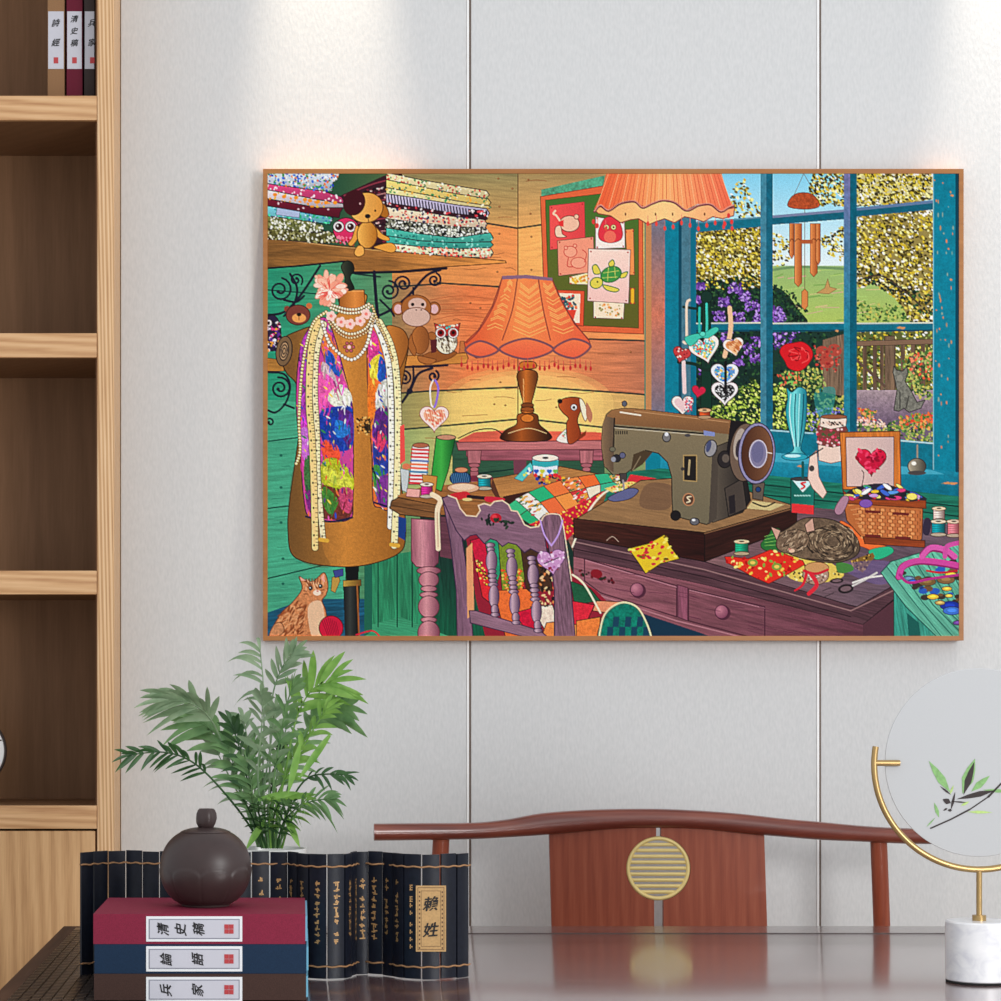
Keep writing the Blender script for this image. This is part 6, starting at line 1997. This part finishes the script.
    fill([(422, 474), (437, 476), (435, 494), (424, 494)], (206, 140, 66), oc=(90, 54, 30), ow=0.6)
    spool(426.5, 484, 496, 5.6, (206, 40, 130), (240, 220, 200))
    ell(460, 478, 10.5, 7, (26, 66, 110), oc=(10, 24, 44), ow=0.7)
    for k in range(9):
        line([(451 + k * 2, 473), (453 + k * 2, 484)], 0.5, (90, 140, 180))
    ell(461, 469.5, 6.5, 2.6, (214, 140, 100), oc=(90, 50, 40), ow=0.6)
    spool(484, 476, 488, 6.2, (20, 140, 150), (226, 214, 190))
    ell(463, 487.5, 16, 5, (226, 176, 140), oc=(120, 70, 50), ow=0.7)
    ell(463, 486.5, 12, 3, (240, 206, 176))
    fill([(450, 494), (466, 491), (470, 497), (456, 499)], (206, 40, 50), True)
    line([(468, 496), (487, 498), (502, 500)], 3.4, (40, 24, 30))
    fill([(486, 496), (504, 498), (500, 502), (486, 501)], (206, 36, 60), True)
    ell(467, 499, 5, 1.6, (226, 200, 130))
    # ribbon trailing over the desk edge
    line([(432, 494), (440, 500), (437, 512), (438, 548)], 5.0, (246, 220, 186))
    line([(437, 512), (438, 546)], 1.0, (206, 170, 140))


def chair_and_quilt():
    # quilt over the seat and back
    fill([(466, 538), (480, 530), (560, 540), (574, 576), (596, 590), (606, 600), (630, 602), (640, 640), (486, 640), (476, 600)], (150, 30, 50))
    pats = [([(470, 540), (484, 536), (492, 566), (486, 584), (476, 566)], (206, 26, 60)), ([(484, 538), (498, 534), (500, 572), (494, 592)], (40, 150, 110)), ([(498, 540), (520, 536), (528, 560), (522, 590), (502, 594)], (120, 140, 40)),
            ([(520, 545), (548, 548), (552, 590), (526, 590)], (70, 44, 30)), ([(476, 566), (490, 580), (492, 604), (482, 596)], (226, 40, 50)), ([(494, 590), (526, 588), (540, 600), (536, 640), (506, 640)], (236, 110, 50)),
            ([(514, 612), (536, 606), (548, 622), (530, 636)], (206, 20, 56)), ([(530, 606), (552, 604), (558, 622), (544, 628)], (244, 220, 200)), ([(546, 622), (580, 618), (590, 640), (540, 640)], (246, 140, 70)), ([(570, 580), (590, 588), (600, 600), (574, 604)], (30, 90, 60)),
            ([(596, 600), (620, 601), (606, 612), (592, 610)], (240, 150, 110)), ([(570, 600), (594, 604), (586, 622), (572, 624)], (226, 40, 60)), ([(576, 620), (600, 616), (598, 640), (576, 640)], (246, 130, 60))]
    for p, c in pats:
        fill(p, MT(c, 0.15, 0.4), oc=(40, 20, 24), ow=0.7)
    dabs([(476, 556), (490, 572), (486, 586), (474, 570)], 40, [(236, 200, 60), (250, 230, 110), (90, 60, 20)], (0.6, 1.2))
    dabs([(500, 570), (520, 566), (524, 590), (504, 592)], 60, [(236, 80, 40), (250, 190, 90), (240, 120, 50)], (0.8, 1.5))
    dabs([(540, 564), (556, 566), (554, 606), (540, 606)], 60, [(240, 130, 70), (30, 24, 24), (246, 190, 140)], (0.7, 1.4), 2)
    line([(572, 574), (584, 584), (600, 612)], 2.0, (248, 230, 196))
    # blue-green cushion roll
    fill([(600, 640), (604, 616), (616, 604), (628, 602), (640, 612), (650, 640)], MT((10, 120, 100), 0.25, 0.3), True, oc=(20, 40, 44), ow=0.8)
    for k in range(7):
        fill([(606 + k * 6, 640 - (k % 2) * 14), (612 + k * 6, 640 - (k % 2) * 14), (613 + k * 6, 626 - (k % 2) * 10), (607 + k * 6, 626 - (k % 2) * 10)], (22, 66, 90))
    line([(598, 640), (604, 614), (620, 602), (636, 606), (646, 622), (652, 640)], 1.8, (246, 220, 176))
    # painted chair
    V, VD, VL = (126, 92, 136), (58, 36, 66), (196, 160, 180)
    vt = WD(G((440, 0), (128, 90, 112), (575, 0), (138, 100, 120)), 0.18, 86, 0.05, 0.6)
    fill([(442, 497), (452, 496), (460, 510), (462, 540), (468, 580), (473, 640), (457, 640), (456, 590), (450, 540)], vt, oc=VD, ow=0.9)
    fill([(466, 548), (472, 542), (474, 612), (467, 618)], (236, 160, 110))
    rail = [(442, 498), (448, 495), (456, 498), (460, 508), (466, 515), (476, 516), (480, 510), (478, 505), (484, 503), (490, 505), (494, 501), (502, 500), (508, 504), (511, 510), (517, 511), (521, 518), (524, 524), (530, 527), (538, 526), (542, 520),
            (548, 560), (538, 552), (530, 548), (524, 552), (516, 544), (508, 542), (502, 546), (496, 540), (490, 538), (484, 543), (476, 534), (470, 535), (464, 540), (456, 530)]
    fill(rail, WD((136, 98, 118), 0.14, 10, 0.05, 0.6), oc=VD, ow=1.0)
    line(rail[1:20], 1.3, (246, 206, 176), False)
    fill([(540, 518), (544, 514), (556, 513), (562, 518), (564, 540), (570, 580), (575, 640), (554, 640), (554, 590), (548, 545)], WD((128, 92, 110), 0.3, 86, 0.05, 0.7), oc=VD, ow=1.0)
    line([(541, 520), (545, 514.5), (555, 513.5), (561, 518), (566, 545), (571, 580)], 1.2, (246, 206, 176))
    fill([(469, 610), (476, 610), (540, 630), (552, 640), (540, 640), (470, 622)], WD((142, 104, 122), 0.2, 14), oc=VD, ow=0.9)
    for x0, y0, x1, y1 in ((490, 543, 495, 616), (510, 549, 516, 624), (531, 556, 538, 632)):
        for t, w, h in ((0.02, 4.6, 2.4), (0.08, 4.0, 2.6), (0.24, 5.6, 11), (0.38, 4.2, 2.4), (0.44, 4.8, 2.4), (0.5, 4.2, 2.2), (0.56, 5.0, 2.4), (0.72, 5.2, 11.5), (0.9, 3.8, 5), (0.97, 4.4, 2.2)):
            x, y = x0 + (x1 - x0) * t, y0 + (y1 - y0) * t
            ell(x, y, w, h, G((x - w, 0), (150, 118, 148), (x + w, 0), (82, 56, 84), 0.3, (206, 172, 186)), oc=VD, ow=0.6)
    ell(495.5, 517.5, 5.6, 4.8, (186, 24, 44))
    ell(494, 516, 2.6, 2, (226, 60, 70))
    dabs([(481, 518), (490, 514), (511, 520), (514, 526), (498, 528), (484, 522)], 22, [(24, 44, 34), (20, 30, 30), (40, 60, 44)], (0.9, 1.5), 1.8)
    # lavender heart hanging on the chair
    line([(540, 520), (544, 534), (551, 545)], 1.6, (196, 156, 226))
    line([(562, 520), (558, 534), (551, 545)], 1.6, (196, 156, 226))
    p = heart(551, 560, 14, (206, 150, 200), rot=-8, oc=(96, 60, 100))
    dabs(p, 34, [(226, 180, 220), (180, 110, 170), (240, 210, 236)], (0.8, 1.6))
    line([(544, 563), (558, 557)], 1.0, (60, 40, 70), False)
    dabs([(545, 549), (555, 550), (558, 574), (548, 572)], 8, [(150, 30, 60)], (0.7, 1.2))


def desk_items_right():
    # yellow patch hanging over the edge
    q = [(628, 548), (648, 543), (664, 534), (669, 545), (679, 558), (660, 563), (645, 573), (638, 562)]
    fill(q, (232, 196, 40), oc=(70, 50, 20), ow=0.8)
    dabs(q, 46, [(214, 30, 50), (120, 90, 20), (250, 230, 100), (206, 40, 60)], (0.7, 1.4), 1.7, -15)
    line([(606, 540), (612, 536), (618, 541)], 0.6, (200, 170, 150))
    # red bandana, scraps, sleeping tabby
    fill([(840, 520), (872, 540), (890, 548), (884, 556), (866, 548), (848, 540)], (240, 110, 50), True, oc=(120, 50, 30), ow=0.6)
    fill([(868, 550), (888, 546), (892, 552), (876, 559)], (40, 180, 130), True, oc=(20, 90, 70), ow=0.5)
    fill([(850, 560), (872, 552), (874, 556), (862, 572), (852, 566)], (130, 96, 40))
    dabs([(850, 560), (872, 552), (864, 572), (852, 566)], 46, [(50, 34, 20), (214, 170, 80)], (0.6, 1.1))
    fill([(840, 564), (884, 560), (900, 572), (880, 584), (850, 574)], (112, 92, 150), True, alpha=0.55)
    f = sm([(776, 556), (800, 548), (836, 566), (842, 576), (820, 582), (790, 578)])
    fill(f, (226, 196, 90))
    dabs(f, 110, [(250, 236, 160), (60, 50, 30), (196, 150, 60), (246, 220, 120)], (0.7, 1.3))
    fill([(836, 562), (850, 564), (852, 570), (838, 572)], (70, 130, 60), True)
    fill([(768, 534), (772, 528), (780, 530), (780, 548), (766, 550), (760, 544)], (40, 110, 50), True, oc=(16, 50, 26), ow=0.6)
    for k in range(4):
        line([(764, 536 + k * 3), (778, 532 + k * 4)], 0.6, (130, 190, 90))
    q = [(724, 556), (730, 556), (748, 558), (770, 549), (786, 554), (802, 560), (804, 564), (790, 572), (768, 583), (752, 576), (734, 566), (726, 562)]
    fill(q, (226, 44, 30), oc=(110, 20, 16), ow=0.7)
    dabs(q, 60, [(240, 190, 70), (140, 160, 60), (250, 226, 130), (180, 20, 20)], (0.7, 1.5), 1.6)
    for x, y in ((752, 562), (776, 566)):
        ell(x, y, 5, 3.6, (130, 150, 60))
        ell(x, y, 2.6, 1.8, (240, 200, 90))
    spool(741, 541, 553, 6.6, (20, 150, 110), (226, 200, 160))
    C = (96, 78, 62)
    fill([(772, 527), (778, 532), (790, 526), (800, 519), (812, 517), (834, 520), (852, 532), (859, 546), (854, 556), (836, 562), (812, 560), (790, 554), (778, 544)], MT(G((772, 0), (126, 102, 80), (860, 0), (84, 68, 54)), 0.25, 0.4), True, oc=(34, 26, 22), ow=0.8)
    for k in range(330):
        a, q = rng.uniform(0, 2 * math.pi), rng.uniform(0.25, 0.98)
        x, y = 832 + 26 * q * math.cos(a), 541 + 20 * q * math.sin(a)
        t = a + 1.75 + rng.uniform(-.3, .3)
        L = rng.uniform(2, 4.5)
        band = math.sin(a * 11) > 0.1
        c = (44, 34, 28) if band and k % 4 else [(150, 126, 98), (112, 90, 70), (186, 160, 128)][k % 3]
        line([(x, y), (x + L * math.cos(t) * 1.2, y + L * math.sin(t))], 0.7, c, False, w2=0.4)
    line([(812, 552), (806, 544), (808, 534), (818, 528), (830, 530)], 1.2, (40, 30, 26))
    ell(792, 541, 17, 11.5, MT((122, 98, 78), 0.25, 0.5), -14, oc=(40, 30, 26), ow=0.7)
    for k in range(90):
        x, y = 792 + rng.uniform(-14, 14), 541 + rng.uniform(-9, 9)
        if ((x - 792) / 16) ** 2 + ((y - 541) / 10.5) ** 2 < 1:
            line([(x, y), (x + rng.uniform(1, 4), y - rng.uniform(1, 4))], 0.6, [(44, 34, 28), (176, 150, 120), (92, 72, 56), (206, 180, 150)][k % 4], False, w2=0.3)
    fill([(770, 526), (780, 530), (776, 540)], (206, 160, 140), oc=(50, 36, 30), ow=0.7)
    fill([(804, 524), (812, 517), (814, 530), (806, 532)], (206, 160, 140), oc=(50, 36, 30), ow=0.7)
    line([(783, 546), (788, 544)], 1.0, (24, 18, 18))
    line([(796, 548), (802, 545)], 1.0, (24, 18, 18))
    ell(791, 550, 3, 2, (230, 190, 160))
    ell(789, 548.5, 1.2, 0.9, (206, 120, 110))
    line([(806, 558), (836, 560), (852, 552), (850, 540)], 1.2, (50, 38, 32))
    # pin cushion with a red ribbon, scissors
    ell(815, 574, 13, 10, (176, 140, 120), oc=(80, 50, 40), ow=0.7)
    ell(816, 567, 12, 5.5, (206, 150, 96), oc=(110, 70, 40), ow=0.6)
    dabs([(806, 574), (826, 574), (824, 582), (808, 582)], 30, [(120, 90, 80), (226, 206, 190)], (0.6, 1.2))
    line([(803, 570), (815, 573), (827, 569)], 2.4, (206, 24, 50))
    line([(806, 572), (802, 584), (794, 590)], 3.0, (214, 30, 50), w2=1.6)
    line([(810, 573), (816, 584), (808, 593)], 4.0, (220, 40, 56))
    ell(845, 588, 7.8, 4.6, (34, 26, 30), -8)
    ell(845, 588, 5.4, 2.6, (116, 90, 96), -8)
    ell(836, 580, 6.6, 2.6, (34, 26, 30), -4)
    ell(836, 580, 4.6, 1.4, (116, 90, 96), -4)
    line([(852, 585), (864, 579), (876, 572)], 2.0, (206, 200, 196), False)
    line([(852, 582), (866, 577), (882, 575)], 1.8, (226, 220, 214), False)
    for a, b in (((822, 590), (830, 587)), ((824, 596), (833, 592))):
        line([a, b], 0.6, (40, 30, 34), False)
    # oil can
    fill([(790, 479), (814, 479), (813, 513), (790, 511)], G((790, 0), (10, 96, 84), (814, 0), (24, 120, 106)), oc=(20, 40, 40), ow=0.7)
    fill([(791, 503), (813, 505), (813, 514), (791, 512)], (226, 50, 54))
    fill([(792, 480), (813, 480), (802, 492)], (206, 236, 240))
    line([(804.5, 482), (800.5, 483), (804, 486), (800.5, 488.5)], 1.7, (214, 30, 40))
    for k in range(6):
        line([(794 + k * 2.8, 495), (795.4 + k * 2.8, 495.3)], 1.4, (150, 206, 196), False)
    ell(802, 478.5, 12, 2, (60, 60, 60), oc=(20, 20, 20), ow=0.5)
    line([(802, 477), (802, 462)], 2.6, (10, 84, 84), False)
    ell(801, 457.5, 3.4, 1.8, (20, 60, 150))
    # rose in a blue glass vase, with its mirror image in the pane
    for x, y in ((822, 352), (834, 350), (826, 362)):
        ell(x, y, 7, 6, (176, 70, 56), 20)
    dabs([(812, 344), (840, 346), (838, 372), (816, 370)], 60, [(200, 60, 50), (120, 90, 70), (220, 110, 90), (150, 40, 40)], (0.7, 1.5))
    fill([(814, 392), (834, 388), (830, 414), (818, 416)], (40, 150, 150), True, alpha=0.6)
    foliage(sm([(782, 372), (796, 368), (812, 374), (826, 380), (818, 392), (790, 388)]), 130, 'mix')
    dabs([(776, 374), (800, 372), (800, 384), (780, 386)], 30, [(226, 80, 60), (120, 190, 90), (240, 130, 80)], (0.6, 1.2), 2)
    line([(797, 366), (797, 390)], 1.4, (70, 100, 40), False)
    fill([(779, 352), (783, 345), (792, 343), (802, 342), (810, 348), (812, 356), (806, 366), (798, 371), (788, 368), (784, 361)], (214, 24, 34), True, oc=(110, 10, 20), ow=0.7)
    for k in range(9):
        a = k * 0.75
        line([(796 + 3 * math.cos(a) + k, 353 + 3 * math.sin(a)), (796 + (5 + k) * math.cos(a + .7), 355 + (5 + k * .6) * math.sin(a + .7)), (796 + (4 + k) * math.cos(a + 1.4), 355 + (4 + k * .6) * math.sin(a + 1.4))], 0.9, (140, 8, 20) if k % 2 else (244, 80, 80))
    vz = [(786, 388), (791, 392), (798, 387), (805, 390), (806, 398), (806, 412), (804, 430), (800, 448), (804, 454), (792, 456), (786, 454), (793, 448), (788, 428), (785, 412), (787, 398)]
    fill(vz, G((785, 0), (20, 150, 160), (807, 0), (8, 110, 130), 0.4, (120, 220, 220)), True, oc=(8, 70, 84), ow=0.7)
    for x, c in ((790, (190, 240, 240)), (795, (10, 90, 110)), (799, (160, 230, 230)), (803, (6, 80, 100))):
        line([(x, 394), (x - 1, 416), (796 + (x - 796) * .4, 446)], 1.1, c)
    ell(794, 456.5, 13, 3.6, (40, 160, 180), oc=(8, 80, 100), ow=0.6)
    ell(792, 455.5, 8, 1.6, (190, 236, 240))
    # floral ribbon jar and tag
    fill([(817, 434), (846, 436), (844, 460), (830, 463), (818, 460)], (236, 206, 190), oc=(110, 70, 60), ow=0.6)
    q = [(816, 428), (820, 424), (844, 424), (847, 430), (845, 444), (832, 447), (817, 444)]
    fill(q, (130, 60, 56), oc=(60, 30, 30), ow=0.6)
    dabs(q, 70, [(230, 90, 120), (246, 190, 190), (70, 90, 50), (190, 40, 70)], (0.8, 1.6))
    fill([(820, 417), (846, 418), (845, 426), (830, 429), (819, 426)], (240, 216, 200), oc=(90, 60, 50), ow=0.6)
    dabs([(821, 421), (845, 422), (844, 425), (821, 425)], 22, [(50, 30, 30), (226, 190, 170)], (0.6, 1.0), 1.8, 30)
    ell(833, 416.5, 13, 2.2, (150, 90, 60), oc=(70, 40, 30), ow=0.6)
    fill([(809, 456), (816, 450), (818, 476), (826, 492), (822, 498), (812, 488), (807, 478)], (240, 206, 190), oc=(120, 76, 66), ow=0.5)
    line([(822, 448), (806, 458)], 1.2, (20, 20, 24), False)
    ell(811, 468, 2.6, 3, (70, 60, 60))
    # framed heart lid and wicker basket of threads
    fill([(839, 432), (899, 431), (900, 489), (842, 489)], WD((206, 116, 46), 0.2, 88), oc=(90, 44, 20), ow=0.9)
    fill([(845, 437), (893, 436.5), (893, 486), (846, 486)], G((845, 0), (224, 190, 180), (893, 0), (206, 176, 172)), oc=(96, 60, 60), ow=0.8)
    p = heart(870.5, 460, 15, G((0, 448), (226, 24, 66), (0, 476), (166, 10, 44)), oc=(90, 10, 30))
    dabs(p, 40, [(236, 60, 100), (150, 6, 40), (206, 16, 60)], (0.8, 1.8), 2)
    line([(861, 470), (863, 474), (861, 486)], 0.7, (60, 40, 44))
    bk = [(842, 497), (850, 500), (922, 505), (921, 538), (916, 544), (862, 538), (846, 520)]
    fill(bk, (186, 104, 54), oc=(70, 34, 20), ow=0.8)
    for j in range(9):
        for k in range(15):
            x, y = 847 + k * 5 + (j % 2) * 2.5, 507 + j * 3.6 + k * 0.35
            if x < 918 and (x > 852 + j * 1.2):
                ell(x, y, 2.3, 1.4, (226, 150, 90) if (j + k) % 2 else (196, 112, 62), 8)
                line([(x + 2.2, y - 1.2), (x + 2.2, y + 1.4)], 0.5, (90, 44, 26), False)
    for j in range(7):
        line([(848 + j * 2.2, 505 + j * 4.5), (858 + j * 1, 503 + j * 5)], 1.0, (214, 140, 84), False)
    fill([(842, 490), (850, 496), (925, 500), (925, 508), (846, 503)], WD((150, 66, 28), 0.2, 3), oc=(70, 30, 16), ow=0.7)
    fill([(862, 536), (924, 540), (924, 547), (864, 543)], WD((140, 60, 28), 0.2, 3), oc=(60, 26, 16), ow=0.7)
    for x, y in ((872, 511), (900, 513), (872, 535), (902, 537)):
        fill([(x - 8, y - 1.4), (x + 8, y - .6), (x + 8, y + 2), (x - 8, y + 1.2)], (110, 34, 30))
    fill([(846, 492), (858, 486), (880, 483), (900, 488), (916, 493), (922, 500), (850, 498)], (40, 36, 50), True)
    sk = [(220, 60, 120), (60, 100, 200), (240, 230, 120), (250, 246, 240), (220, 40, 50), (30, 30, 40), (240, 190, 50), (70, 170, 120), (200, 150, 210), (90, 150, 220)]
    for k in range(44):
        x = rng.uniform(848, 916)
        y = 488 + 5 * rng.rand() + (6 if x > 905 or x < 855 else rng.uniform(-4, 6))
        ell(x, y, rng.uniform(4, 7), rng.uniform(1.4, 2.4), sk[k % 10], rng.uniform(-40, 40), oc=(40, 30, 40), ow=0.3)
    ell(865, 503, 6.5, 4.2, (130, 84, 170), oc=(60, 36, 84), ow=0.5)
    ell(911, 496, 5.4, 3.4, (244, 226, 110), oc=(110, 90, 40), ow=0.5)
    fill([(834, 508), (842, 496), (848, 498), (842, 512), (836, 514)], (176, 130, 150), True, oc=(80, 50, 66), ow=0.6)
    # thimble-shaped bauble on the sill
    line([(916.5, 445), (916.5, 460)], 1.6, (150, 140, 120), False)
    ell(916, 466, 9, 8, G((906, 0), (190, 176, 150), (926, 0), (60, 56, 50)), oc=(40, 36, 34), ow=0.7)
    ell(913, 463, 2.4, 2, (246, 240, 226))
    ell(916, 472.5, 9, 2.2, (70, 66, 66))
    # three reels at the right
    spool(938, 508, 520, 5.6, (226, 180, 170), (236, 204, 170))
    spool(937.5, 521, 534, 6.6, (10, 130, 140), (226, 206, 180))
    spool(953, 521, 535, 6.2, (226, 110, 120), (226, 196, 170))
    fill([(924, 518), (930, 520), (928, 534), (922, 532)], (50, 40, 60), True)
    # green painted stool with ribbons and buttons
    st_ = [(880, 572), (890, 561), (959, 540), (959, 640), (940, 640), (905, 606), (893, 590)]
    fill(st_, WD((96, 176, 150), 0.25, 48, 0.02, 0.5), oc=(20, 70, 64), ow=0.9)
    for k in range(9):
        line([(886 + k * 9, 566 - k * 2.6), (912 + k * 10, 600 + k * 2), (944 + k * 12, 640)], 0.9, (30, 96, 84), False)
    fill([(893, 590), (905, 606), (940, 640), (893, 640)], WD((56, 146, 128), 0.25, 80), oc=(20, 70, 64), ow=0.8)
    fill([(906, 612), (918, 622), (920, 640), (908, 640)], (24, 92, 84))
    dabs([(900, 570), (959, 560), (959, 606), (920, 600)], 26, [(40, 90, 180), (110, 80, 50), (60, 50, 44), (30, 60, 120)], (1.6, 3.4), 1.6, 0, 10)
    for x, y, r, c in ((908, 578, 6, (90, 120, 150)), (926, 581, 9, (120, 90, 50)), (912, 581, 5, (20, 90, 190)), (945, 579, 9, (130, 96, 60)), (950, 574, 6, (230, 190, 60)), (949, 605, 10, (26, 50, 150)), (951, 610, 9, (60, 110, 200)), (957, 622, 5, (110, 70, 150)), (932, 596, 6, (224, 184, 60)), (939, 602, 5, (190, 160, 90)), (946, 588, 5, (230, 180, 70)), (948, 595, 4, (240, 190, 80))):
        ell(x, y, r, r * 0.46, c, 0, oc=(40, 34, 44), ow=0.5)
        ell(x, y - 0.4, r * 0.5, r * 0.2, [min(255, q * 1.3) for q in c])
    PK, PD_ = (206, 70, 156), (140, 30, 100)
    line([(898, 576), (902, 566), (916, 561), (936, 562), (959, 566)], 7, PD_)
    line([(898, 576), (902, 566), (916, 560), (936, 561), (959, 565)], 5.6, PK)
    line([(899, 574), (908, 582), (930, 578), (959, 574)], 2.6, (176, 46, 130))
    line([(922, 554), (930, 548), (944, 550), (952, 556)], 7, PD_)
    line([(921, 556), (930, 547), (944, 549), (954, 556)], 5.4, (216, 90, 170))
    line([(944, 556), (946, 546), (959, 542)], 4.6, (206, 80, 160))
    line([(926, 570), (940, 572), (956, 570)], 2.0, (190, 24, 50))


def render_painting():
    paint_walls()
    paint_window()
    paint_fabric_shelf()
    paint_brackets()
    paint_mannequin()
    hanging_heart()
    kitten_sitting()
    cork_board()
    lamp_table()
    hanging_shade()
    heart_stand()
    desk()
    desk_items_left()
    sewing_machine()
    chair_and_quilt()
    desk_items_right()
    # fine brush grain over the print, average 2 x 2 cells, then crisp the edges as printed
    g = rng.rand(RH, RW, 1).astype(np.float32)
    a = A * (1 + 0.14 * (g - 0.5))
    a = a.reshape(RH // 2, 2, RW // 2, 2, 3).mean((1, 3))
    b = a.copy()
    for ax in (0, 1):
        b = (np.roll(b, 2, ax) + np.roll(b, 1, ax) + b + np.roll(b, -1, ax) + np.roll(b, -2, ax)) / 5
    return np.clip(a + 0.55 * (a - b), 0, 255)

# ------------------------------------------------------------------ the framed picture on the wall
DPF = 4.045
sp = DPF / F
fx0, fx1 = (263 - PX) * sp, (963.5 - PX) * sp
fz0, fz1 = EYE - (640.5 - PY) * sp, EYE - (169 - PY) * sp
M_frame = mat_wood('honey wood frame', [(156, 98, 46), (170, 110, 54), (182, 122, 66)], 'X', fine=90, wave=10, stretch=0.1, rough=0.45, wave_mix=0.1)
M_back = mat_plain('brown backing board', (120, 96, 70), 0.8)
pic = thing('framed_picture', 'large wide picture of a colourful sewing room in a thin honey wood frame', 'picture', ((fx0 + fx1) / 2, 4.06, fz0))
fw = 4.6 * sp
fr = MB()
o = [(fx0, fz0), (fx1, fz0), (fx1, fz1), (fx0, fz1)]
i_ = [(fx0 + fw, fz0 + fw), (fx1 - fw, fz0 + fw), (fx1 - fw, fz1 - fw), (fx0 + fw, fz1 - fw)]
yf, yb = DPF - 0.001, YW - 0.0005
for k in range(4):
    k2 = (k + 1) % 4
    vs = [(o[k][0], y, o[k][1]) for y in (yf, yb)] + [(o[k2][0], y, o[k2][1]) for y in (yf, yb)] + [(i_[k][0], y, i_[k][1]) for y in (yf, yb)] + [(i_[k2][0], y, i_[k2][1]) for y in (yf, yb)]
    fr.add(vs, [(0, 2, 3, 1), (4, 5, 7, 6), (0, 4, 6, 2), (1, 3, 7, 5)])
fr.build('frame', M_frame, pic, smooth=0)
cx0, cx1 = fx0 + fw - 0.0004, fx1 - fw + 0.0004
cz0, cz1 = fz0 + fw - 0.0004, fz1 - fw + 0.0004
MB().box(cx0, cx1, DPF + 0.003, YW - 0.004, cz0, cz1).build('backing', M_back, pic, smooth=0)
img = render_painting()                                   # rows from the top, sRGB 0..255
h_, w_ = img.shape[:2]
xs = np.linspace(cx0, cx1, w_) - pic.location[0]
zs = np.linspace(cz1, cz0, h_) - pic.location[2]
gx, gz = np.meshgrid(xs, zs)
co = np.empty((h_ * w_, 3), np.float32)
co[:, 0], co[:, 1], co[:, 2] = gx.ravel(), DPF + 0.0006 - pic.location[1], gz.ravel()
idx = np.arange(h_ * w_).reshape(h_, w_)
quads = np.stack([idx[:-1, :-1], idx[1:, :-1], idx[1:, 1:], idx[:-1, 1:]], -1).reshape(-1, 4)
me = bpy.data.meshes.new('canvas')
me.vertices.add(len(co))
me.vertices.foreach_set('co', co.ravel())
me.loops.add(quads.size)
me.loops.foreach_set('vertex_index', quads.ravel().astype(np.int32))
me.polygons.add(len(quads))
me.polygons.foreach_set('loop_start', np.arange(0, quads.size, 4, dtype=np.int32))
me.update(calc_edges=True)
at_ = me.color_attributes.new('print', 'FLOAT_COLOR', 'POINT')
c = np.clip(img / 255.0, 0, 1)
c = np.where(c <= 0.04045, c / 12.92, ((c + 0.055) / 1.055) ** 2.4) * PRINT_GAIN
rgba = np.ones((h_ * w_, 4), np.float32)
rgba[:, :3] = np.clip(c, 0, 1).reshape(-1, 3)
at_.data.foreach_set('color', rgba.ravel())
k = NT('printed canvas')
an = k.n('ShaderNodeAttribute')
an.attribute_name = 'print'
k.l(an.outputs['Color'], k.b.inputs['Base Color'])
k.b.inputs['Roughness'].default_value = 0.7
k.b.inputs['Specular IOR Level'].default_value = 0.1
me.materials.append(k.m)
co_ = bpy.data.objects.new('canvas', me)
COL.objects.link(co_)
co_.parent = pic
